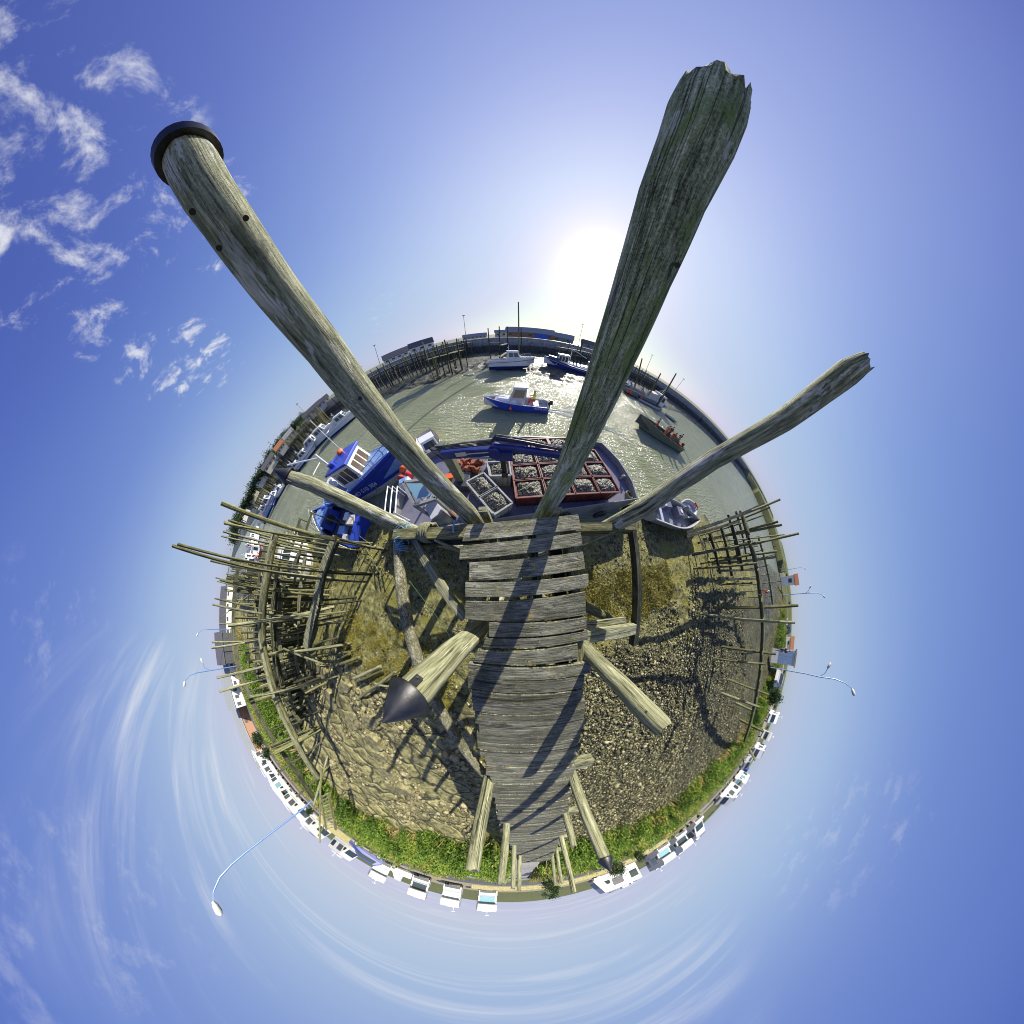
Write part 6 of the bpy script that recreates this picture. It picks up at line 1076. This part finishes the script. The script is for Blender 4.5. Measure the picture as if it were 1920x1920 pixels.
# ---------------------------------------------------------------- people
def person(label, J, shirt='hivis', legs='dkcloth', hair='hair', loc=(0, 0, 0), rz=0, sleeves='short', sleeve_skin=True, hold=None):
    """J: joint dict in metres, x forward"""
    root = thing('person', label, 'person', loc, rz)
    def skin(name, names, edges, rad, mat, parent):
        me = bpy.data.meshes.new(name); me.from_pydata([J[n] for n in names], [], edges); o = bpy.data.objects.new(name, me); C.objects.link(o); o.parent = parent; sk = o.modifiers.new('skin', 'SKIN')
        for i, n in enumerate(names): me.skin_vertices[0].data[i].radius = rad[n] if isinstance(rad[n], tuple) else (rad[n], rad[n]); me.skin_vertices[0].data[i].use_root = (i == 0)
        s = o.modifiers.new('sub', 'SUBSURF'); s.levels = s.render_levels = 2; me.materials.append(M[mat])
        sk.use_smooth_shade = True; return o
    N_ = ['pelvis', 'waist', 'chest', 'neck', 'head', 'crown_', 'shl', 'ell', 'wrl', 'hdl', 'shr', 'elr', 'wrr', 'hdr', 'hil', 'knl', 'anl', 'tol', 'hir', 'knr', 'anr', 'tor']
    E_ = [(0, 1), (1, 2), (2, 3), (3, 4), (4, 5), (2, 6), (6, 7), (7, 8), (8, 9), (2, 10), (10, 11), (11, 12), (12, 13), (0, 14), (14, 15), (15, 16), (16, 17), (0, 18), (18, 19), (19, 20), (20, 21)]
    rd = dict(pelvis=(.13, .10), waist=(.12, .09), chest=(.15, .11), neck=.05, head=(.085, .095), crown_=.075, shl=.06, ell=.043, wrl=.03, hdl=.035, shr=.06, elr=.043, wrr=.03, hdr=.035, hil=.09, knl=.06, anl=.042, tol=.035, hir=.09, knr=.06, anr=.042, tor=.035)
    skin('body', N_, E_, rd, 'skin', root)
    n2 = ['chest', 'waist', 'pelvis', 'shl', 'ell', 'shr', 'elr']; r2 = {k: (tuple(x*1.14 for x in rd[k]) if isinstance(rd[k], tuple) else rd[k]*1.3) for k in n2}; skin('shirt', n2, [(0, 1), (1, 2), (0, 3), (3, 4), (0, 5), (5, 6)], r2, shirt, root)
    n3 = ['pelvis', 'hil', 'knl', 'anl', 'hir', 'knr', 'anr']; r3 = {k: (tuple(x*1.12 for x in rd[k]) if isinstance(rd[k], tuple) else rd[k]*1.28) for k in n3}; skin('trousers', n3, [(0, 1), (1, 2), (2, 3), (0, 4), (4, 5), (5, 6)], r3, legs, root)
    h = Vector(J['crown_']); hd = Vector(J['head']); mb = MB(); mb.ball(tuple(h*.75+hd*.25+Vector((-.02, 0, .02))), .108, 12, sq=(1.02, .86, .85)); mb.build('hair', M[hair], root, smooth=True)
    mb = MB(); f = hd+Vector((.09, 0, .0)); mb.ball(tuple(f), .018, 6, sq=(1.2, .8, 1.2)); mb.build('nose', M['skin'], root, smooth=True); mb = MB()
    for s_ in (-1, 1): mb.ball(tuple(f+Vector((-.012, s_*.034, .028))), .012, 6)
    mb.build('eye', M['dkgrey'], root); mb = MB()
    for sd_ in ('l', 'r'):
        a, b_ = Vector(J['an'+sd_]), Vector(J['to'+sd_]); mb.beam(a-Vector((.03, 0, .03)), b_+Vector((.02, 0, -.01)), .09, .07)
    mb.build('shoe', M['dkcloth'], root, bevel=.02); return root
def stand(lean=0., arms=((.05, .25, 1.12, .12, .24, .88), (.05, -.25, 1.12, .12, -.24, .88)), step=.12):
    J = dict(pelvis=(0, 0, .95), waist=(lean*.3, 0, 1.12), chest=(lean*.75, 0, 1.34-abs(lean)*.12), neck=(lean*1.1, 0, 1.50-abs(lean)*.25), head=(lean*1.25+.01, 0, 1.60-abs(lean)*.35), crown_=(lean*1.32, 0, 1.70-abs(lean)*.4), hil=(0, .09, .9), knl=(step*.6, .1, .5), anl=(step, .1, .08), tol=(step+.14, .1, .04), hir=(0, -.09, .9), knr=(-step*.2, -.1, .5), anr=(-step*.8, -.1, .08), tor=(-step*.8+.14, -.1, .04))
    for s_, k, a in (('l', 1, arms[0]), ('r', -1, arms[1])): J['sh'+s_] = (lean*.95, k*.19, 1.42-abs(lean)*.2); J['el'+s_] = a[:3]; J['wr'+s_] = a[3:]; w_ = Vector(a[3:]); e_ = Vector(a[:3]); J['hd'+s_] = tuple(w_+(w_-e_).normalized()*.09)
    return J
def sit(arms=((.12, .24, .78, .34, .18, .74), (.12, -.24, .78, .34, -.18, .74))):
    J = stand(.0, arms); 
    for k in J: 
        if k[:2] not in ('el', 'wr', 'hd', 'kn', 'an', 'to'): J[k] = (J[k][0], J[k][1], J[k][2]-.47)
    for s_, q in (('l', 1), ('r', -1)): J['hi'+s_] = (.02, q*.09, .46); J['kn'+s_] = (.42, q*.12, .48); J['an'+s_] = (.44, q*.12, .08); J['to'+s_] = (.58, q*.12, .04)
    return J
# blue and white motorboat under way
L_ = 5.5; b = boat('motorboat', 'small blue-hulled motorboat with white cabin under way in mid channel', .15, 12.9, .0, 178)
hull(b, L_, 2.1, 1.05, .62, .3, .7, .25, ('blue', 'dkfoul', 'white', 'ltgrey'), stern=.9, wl=.08); rubrail(b, L_, 2.1, 1.05, .62, .7, 'white', stern=.9, r=.025, dz=.0)
mb = MB(); mb.hexa([(.1, -.95, .62), (2.1, -.4, .82), (2.1, .4, .82), (.1, .95, .62)], [(.1, -.8, .95), (1.7, -.3, 1.0), (1.7, .3, 1.0), (.1, .8, .95)]); mb.build('foredeck', M['white'], b, bevel=.04)
cabin(b, -.55, .85, 1.5, .6, 1.98, 'ltgrey', 'white', .55, -.18, .14, 1, 2, .1, 'brglass', name='cabin'); rails(b, [(1.0, -.7, .95), (1.8, -.4, 1.0), (2.4, 0, 1.05), (1.8, .4, 1.0), (1.0, .7, .95)], .25, mid=False)
outboard(b, -2.75, .45); mb = MB(); mb.tube([(-2.4, .7, .6), (-2.1, .7, 1.45)], .02, 6); mb.tube([(-2.4, -.7, .6), (-2.1, -.7, 1.45)], .02, 6); mb.tube([(-2.1, .7, 1.45), (-2.1, -.7, 1.45)], .02, 6); mb.tube([(-1.7, .7, .7), (-2.1, .7, 1.45)], .02, 6); mb.build('stern_frame', M['grey'], b, smooth=True)
fender(b, .6, 1.08, .35, 'orange', .13); mb = MB(); mb.box((-1.6, 0, .42), (.5, 1.2, .32)); mb.build('thwart', M['ltgrey'], b, bevel=.02)
text(b, 'AKUF SE UM', .2, (-1.95, .985, .45), (R(90), 0, R(180)), 'white'); mb = MB(); mb.tube([(2.0, .1, 1.0), (2.35, .25, 1.08)], .03, 6); mb.tube([(2.3, .1, 1.05), (2.2, .4, 1.06)], .02, 6); mb.build('anchor', M['dkgrey'], b)
person('person in a fluorescent yellow shirt sitting at the stern of the blue motorboat', sit(), 'hivis', 'redcloth', 'greyhair', (1.55, 12.75, .40), R(165)); person('person in an orange top bending forward behind the motorboat cabin', stand(.42, ((.42, .22, .95, .62, .2, .8), (.42, -.22, .95, .62, -.2, .8))), 'orcloth', 'skin', 'hair', (.65, 12.9, .27), R(180))
# white cabin cruiser on the far mud
def cruiser(label, x, y, z, deg, L=7., B=2.5, stripe='red', bow=1.7, stern=1.25, cab=(-.6, 1.9, 1.3), name='cabin_cruiser', hullc='white', foul='navy', win=2, roofc='white', ab='boat', group=None):
    b = boat(name, label, x, y, z, deg, ab, group); hull(b, L, B, bow, stern, .5, .9, .7, (hullc, foul, hullc, 'ltgrey'), wl=.22); rubrail(b, L, B, bow, stern, .9, stripe, dz=-.42, r=.035, name='hull_stripe')
    mb = MB(); mb.hexa([(cab[1]-.2, -B*.36, stern), (L*.36, -.3, bow-.25), (L*.36, .3, bow-.25), (cab[1]-.2, B*.36, stern)], [(cab[1]-.2, -B*.32, stern+.42), (L*.34, -.2, bow-.0), (L*.34, .2, bow-.0), (cab[1]-.2, B*.32, stern+.42)]); mb.build('foredeck', M['white'], b, bevel=.05)
    cabin(b, cab[0], cab[1], B*.72, stern-.25, stern+cab[2], 'white', roofc, .7, .05, .16, win, 2, .1); rails(b, [(cab[1], -B*.38, stern+.1), (L*.3, -B*.22, bow-.15), (L*.46, 0, bow), (L*.3, B*.22, bow-.15), (cab[1], B*.38, stern+.1)], .5, mid=False)
    mb = MB(); mb.tube([(cab[0]+.3, 0, stern+cab[2]), (cab[0]+.3, 0, stern+cab[2]+1.0)], .03, 6); mb.tube([(cab[0]+.1, -.4, stern+cab[2]+.6), (cab[0]+.1, .4, stern+cab[2]+.6)], .02, 6); mb.build('mast', M['white'], b); return b
cruiser('white cabin cruiser with a thin maroon stripe aground before four dark posts', -1.3, 29.6, .55, 8, 7.4, 2.6, 'maroon', 1.75, 1.25)
# blue trawler
b = boat('trawler', 'dark blue trawler with white wheelhouse beyond the mossy pile, bow to the left', 10.2, 33.2, .2, 176); hull(b, 9.5, 3.3, 2.2, 1.1, .8, 1.0, .8, ('navy', 'skyblue', 'white', 'ltgrey'), wl=.2); rubrail(b, 9.5, 3.3, 2.2, 1.1, 1.0, 'white', dz=-.3)
cabin(b, .6, 3.0, 2.1, .9, 2.9, 'white', 'ltgrey', .4, .1, .12, 3, 2); mb = MB(); mb.hexa([(2.6, -1.3, 1.4), (4.4, -.4, 1.9), (4.4, .4, 1.9), (2.6, 1.3, 1.4)], [(2.6, -1.25, 2.15), (4.4, -.35, 2.4), (4.4, .35, 2.4), (2.6, 1.25, 2.15)]); mb.build('bow_shelter', M['navy'], b); mb = MB(); mb.tube([(.3, 0, 1), (.3, 0, 4.6)], .06, 8); mb.tube([(.3, 0, 4.2), (-2.8, 0, 3.2)], .04, 8); mb.tube([(-3.9, -.9, 1), (-3.6, -.8, 2.7), (-3.6, .8, 2.7), (-3.9, .9, 1)], .06, 8); mb.build('mast', M['white'], b, smooth=True)
mb = MB(); mb.tube([(-1.6, -.7, 1.15), (-1.6, .7, 1.15)], .3, 12); mb.build('net_drum', M['blue'], b); rails(b, [(-.5, -1.5, 1.1), (-2.5, -1.45, 1.05), (-4.4, -1.3, 1.1)], .45); fender(b, 1.0, -1.75, .8)
# grey workboat and tender
b = boat('workboat', 'long grey workboat with white wheelhouse and cages aboard, under the far sea wall', 27.8, 30.4, 0, -6); hull(b, 12.2, 3.7, 1.5, 1.1, .6, .8, .75, ('grey', 'dkfoul', 'ltgrey', 'dkgrey'), wl=.12, stern=.95); cabin(b, 2.4, 4.9, 2.6, .8, 3.0, 'white', 'white', .35, .1, .15, 2, 2)
mb = MB(); mb.tube([(3.4, 0, 3.05), (3.8, 0, 5.6)], .05, 6); mb.tube([(3.2, -.8, 3.3), (3.9, 0, 4.2), (3.2, .8, 3.3)], .04, 6); mb.build('mast', M['white'], b); mb = MB(); mb.hexa([(.8, -1.3, .8), (2.3, -1.3, .8), (2.3, 1.3, .8), (.8, 1.3, .8)], [(.9, -1.1, 2.4), (2.3, -1.1, 2.7), (2.3, 1.1, 2.7), (.9, 1.1, 2.4)]); mb.build('pale_canopy', M['cream'], b, bevel=.1)
for k in range(6):
    mb = MB(); x = -5+k*.75; 
    for q in range(5): mb.box((x, -1.45, .95+q*.24), (.68, .04, .03)); mb.box((x, 1.45, .95+q*.24), (.68, .04, .03))
    for q in range(4): mb.box((x-.3+q*.2, -1.45, 1.4), (.03, .05, 1.0))
    mb.build('cage_panel', M['galv'], b)
mb = MB(); mb.tube([(-3.9, .3, .8), (-4.4, .3, 2.2), (-5.6, .2, 1.6)], .16, 8); mb.build('blue_crane', M['blue'], b); mb = MB(); mb.tube([(-1.2, .3, .8), (-1.3, .3, 2.4), (-.7, .2, 1.4)], .12, 8); mb.build('blue_hoist', M['navy'], b)
for x in (-5.6, -4.9, -2.2): fender(b, x, -1.95, .55, 'orange', .36)
b = boat('tender', 'long narrow grey skiff tied alongside the grey workboat', 27.9, 27.7, 0, -5); hull(b, 6.6, 1.7, .8, .5, .3, .5, .2, ('ltgrey', 'dkfoul', 'ltgrey', 'dkgrey')); outboard(b, -3.3, .35); mb = MB(); mb.box((.2, .1, .3), (.35, .2, .2)); mb.build('yellow_bag', M['yellow'], b)
b = boat('skiff', 'small empty black and white skiff on the mud edge below the sea wall', 34, 26, .05, -35); hull(b, 3.0, 1.3, .5, .4, .2, .3, .1, ('ltgrey', 'dkfoul', 'white', 'black'))
# green-grey boat with its crew
GB = (18.6, 13.6, 0); b = boat('crew_boat', 'green-grey boat crowded with crew in orange and dark clothes, right of the barge', *GB, 170); hull(b, 8.2, 2.5, 1.55, .85, .4, .9, .4, ('bldeck', 'dkfoul', 'bldeck', 'dkgrey'), wl=.1); rubrail(b, 8.2, 2.5, 1.55, .85, .9, 'dkgrey')
mb = MB(); mb.box((-2.5, 0, .9), (.7, .6, 1.0)); mb.build('console', M['bldeck'], b, bevel=.03); rails(b, [(-3.9, -1.0, .85), (-3.0, -1.1, .87), (-1.8, -1.15, .9)], .55, 'dkgrey'); outboard(b, -4.1, .6); mb = MB(); mb.box((-3.3, .4, .7), (.5, .5, .5)); mb.build('orange_crate', M['orange'], b); mb = MB(); mb.box((.9, .5, .75), (.4, .3, .4)); mb.box((.4, .7, .75), (.3, .3, .3)); mb.build('fish_box', M['cream'], b)
def bp_(x, y, z=.42): a = R(170); return (GB[0]+x*math.cos(a)-y*math.sin(a), GB[1]+x*math.sin(a)+y*math.cos(a), z)
person('person in dark clothes standing tall near the bow of the crew boat', stand(.1, ((.2, .25, 1.2, .4, .15, 1.25), (.1, -.25, 1.15, .25, -.2, .95))), 'dkcloth', 'redcloth', 'hair', bp_(1.4, -.3), R(150)); person('person in orange oilskins amidships of the crew boat', stand(.15), 'orcloth', 'orcloth', 'hair', bp_(-.2, .1), R(200)); person('person in a red jacket bending over the side of the crew boat', stand(.4, ((.4, .22, .95, .55, .2, .7), (.4, -.22, .95, .55, -.2, .7))), 'redcloth', 'orcloth', 'hair', bp_(-1.1, .5), R(230))
person('person in a dark jumper standing behind the red jacket on the crew boat', stand(.05), 'dkcloth', 'dkcloth', 'hair', bp_(-1.3, -.5), R(180)); person('person at the console in the stern of the crew boat', stand(.05, ((.25, .2, 1.15, .45, .1, 1.1), (.2, -.22, 1.1, .4, -.15, 1.0))), 'dkcloth', 'dkcloth', 'hair', bp_(-3.0, -.1), R(170))
# grey dinghy on the mud
b = boat('dinghy', 'grey aluminium dinghy with blue tubs, aground beside the barge bow', 10.9, 2.25, .42, -9); hull(b, 5.6, 2.0, .85, .6, .35, .35, .22, ('grey', 'dkgrey', 'ltgrey', 'grey'), stern=.86, full=2.0); rubrail(b, 5.6, 2.0, .85, .6, .35, 'paleplastic', stern=.86, full=2.0, r=.045, dz=.02)
mb = MB(); mb.box((.3, .25, .48), (.75, .6, .5), .1, 0, 1.08); tb = mb.build('blue_tub', M['steeldeck'], b, bevel=.02); mb = MB(); mb.tube([(.35, .25, .745), (.35, .25, .765)], .14, 12); mb.build('lid', M['white'], tb); mb = MB(); mb.box((-.9, .6, .42), (.6, .5, .4), .15, 0, 1.08); mb.build('blue_tub', M['steeldeck'], b, bevel=.02); mb = MB(); mb.tube([(-1.6, .4, .25), (-1.6, .4, .75)], .2, 14); mb.build('white_drum', M['ltgrey'], b, smooth=True)
mb = MB(); mb.box((-2.35, .5, .55), (.5, .35, .3), .3); mb.build('orange_bag', M['orange'], b, bevel=.04); mb = MB(); mb.ball((.2, -.62, .35), .2, 10, sq=(1, .8, .8)); mb.ball((1.0, -.6, .33), .17, 10, sq=(1.2, .7, .7)); mb.build('cream_buoy', M['cream'], b, smooth=True); mb = MB(); mb.box((-2.0, 0, .5), (.25, 1.5, .05)); mb.build('thwart', M['ltgrey'], b)
c = at(1355, 965, 1.4); b = boat('landing_punt', 'small tan punt with a covered engine drawn up by the right trestle', 13.6, 2.9, .55, 10); hull(b, 2.8, 1.5, .55, .5, .25, .3, .2, ('cream', 'dkgrey', 'cream', 'ltgrey')); outboard(b, -1.4, .4, 0, 'grey'); mb = MB(); mb.box((1.2, 0, .6), (.15, .5, .1)); mb.build('red_mark', M['red'], b)
c = atd(1453, 940, 46); mb = MB(); mb.ball((0, 0, .15), .5, 10, sq=(1, .7, .5)); o = mb.build('mooring_buoy', M['dkgrey'], None, True); o.location = (c.x, c.y, 0); tag(o, 'lone dark float on the water near the right sea wall', 'buoy')
# moored boats on the left
def atw(px, py, z=.5): p = at(px, py, z); h = math.hypot(p.x, p.y); return p
for k, (px, py, hd, L, sp, lab, rc_, hc) in enumerate(((641, 790, 37, 7.2, 'ltgrey', 'white sports cruiser nearest the leaning capped pile on the left bank', 'white', 'white'), (603, 815, 43, 8.4, 'ltgrey', 'largest white cruiser with a dark windscreen band, moored on the left bank', 'white', 'white'), (588, 832, 45, 7.8, 'blue', 'white cruiser moored just before the largest one on the left bank', 'white', 'white'), (565, 850, 44, 6.4, 'navy', 'white boat with a square wheelhouse behind the white mast', 'ltgrey', 'white'), (550, 868, 46, 5.2, 'red', 'small white open boat with orange gear on the left bank', 'white', 'ltgrey'), (520, 914, 52, 4.6, 'ltgrey', 'small white boat next to the black cone tip', 'white', 'white'))):
    p = atd(px, py, hd); cruiser(lab, p.x, p.y, .1, (38, 40, 42, 45, 50, 60)[k]-180*(k % 3 == 2), L, L*.33, sp, L*.22, L*.16, (-L*.12, L*.24, .15*L+.1), hullc=hc, roofc=rc_, group='white boats moored along the left bank')
for k, (px, py, hd, L, cc_, lab) in enumerate(((500, 938, 58, 7, 'skyblue', 'teal and white fishing boat moored on the far left bank'), (489, 952, 60, 6.5, 'ltgrey', 'pale blue fishing boat beside the teal one on the far left bank'), (510, 925, 54, 5, 'navy', 'small dark blue boat with orange floats on the far left bank'), (478, 1008, 62, 6, 'white', 'white boat low in the channel beyond the slanting poles'), (462, 1020, 66, 6, 'white', 'white boat behind the other one beyond the slanting poles'), (482, 1028, 48, 5.5, 'maroon', 'small red-brown boat beyond the slanting poles'), (474, 1052, 50, 6, 'white', 'white boat with green netting in the left channel end'), (455, 1042, 60, 6, 'ltgrey', 'grey boat in the most distant cluster of the left channel'))):
    p = atd(px, py, hd); b = cruiser(lab, p.x, p.y, .15, 60+k*23, L, L*.34, 'white' if cc_ != 'white' else 'blue', L*.24, L*.17, (-L*.1, L*.18, .22*L), hullc=cc_, name='fishing_boat', group='small fishing boats in the left channel'); fender(b, -L*.3, L*.2, L*.2, 'orange', .25)
cruiser('white cabin boat moored inside the left trestles behind the slatted gangway', -17.6, -2.9, .4, 100, 4.0, 1.7, 'ltgrey', 1.35, 1.0, (-.4, 1.3, 1.0), foul='foul'); b = boat('dinghy', 'small white dinghy beside the white cabin boat in the left trestles', -15.2, -3.2, .5, 80); hull(b, 2.6, 1.3, .55, .45, .2, .3, .15, ('white', 'foul', 'white', 'cream'))
c = at(562, 1058, .8); mb = MB(); mb.box((0, 0, .1), (1.3, 1.1, .35), .15); o = mb.build('slate_platform', M['dkgrey'], None, bevel=.03); o.location = (c.x, c.y, zg(c.x, c.y)+.05); tag(o, 'dark square raft lying on the mud behind the slatted gangway', 'raft')
# walkers
pa = R(104.3); person('person in a white shirt and red trousers walking on the right bank beyond the trestle', stand(.12, step=.22), 'whitecloth', 'redcloth', 'hair', (44*math.sin(pa), 44*math.cos(pa), zg(44*math.sin(pa), 44*math.cos(pa))), R(200))
pa = R(116); person('person in dark clothes standing before the blue-grey kiosk on the right bank', stand(.02), 'dkcloth', 'dkcloth', 'hair', (36*math.sin(pa), 36*math.cos(pa), max(4.02, zg(36*math.sin(pa), 36*math.cos(pa)))), R(160))

# worn working details
for k, (px, py) in enumerate(((1128, 962), (1060, 968), (1180, 950))):
    c = at(px, py, .9); o_ = thing('tyre_fender', ('old tyre hung on the barge side nearest the jetty planks', 'old tyre hung on the barge side behind the mossy pile', 'old tyre hung near the pointed barge corner')[k], 'tyre', (c.x, c.y, .75)); mb = MB(); P = [(.27*math.cos(a*.449), 0, .27*math.sin(a*.449)) for a in range(15)]; mb.tube(P, .085, 8); t_ = mb.build('tyre', M['black'], o_, True); o_.rotation_euler = (0, 0, .18); mb = MB(); mb.tube([(0, 0, .27), (0, .08, .6)], .015, 6); mb.build('lanyard', M['rope'], o_, True)
for k, (px, py, z, mt) in enumerate(((893, 925, 1.02, 'rope'), (1010, 955, 1.02, 'bluerope'), (835, 975, 1.02, 'rope'))):
    ropecoil('rope_coil', ('brown rope coil on deck beside the askew crates', 'blue rope coil on deck before the maroon crates', 'brown rope coil on deck by the steel locker')[k], px, py, z, mt, 5, .16, .02, (0, .05, 1), .08, 8+k)
# wake of the motorboat: low ridges of real water surface
mb = MB(); rs = random.Random(5); fm = flat('wake_foam', (.62, .66, .58), .35, var=.2, scale=3)
for sg in (-1, 1):
    for q in range(5):
        P = [Vector((2.9+t*(1.1+.12*q), 12.75+sg*(.12+t*(.10+.09*q))+.08*math.sin(t*2.3+q), .0)) for t in range(0, 7)]; mb.tube(P, [.012+.022*math.sin(min(1, (i_+1)/7)*3.1) for i_ in range(7)], 6)
o = mb.build('wake', fm, None, True); tag(o, 'pale broken wake spreading from the stern of the blue motorboat', 'wake', kind='stuff')
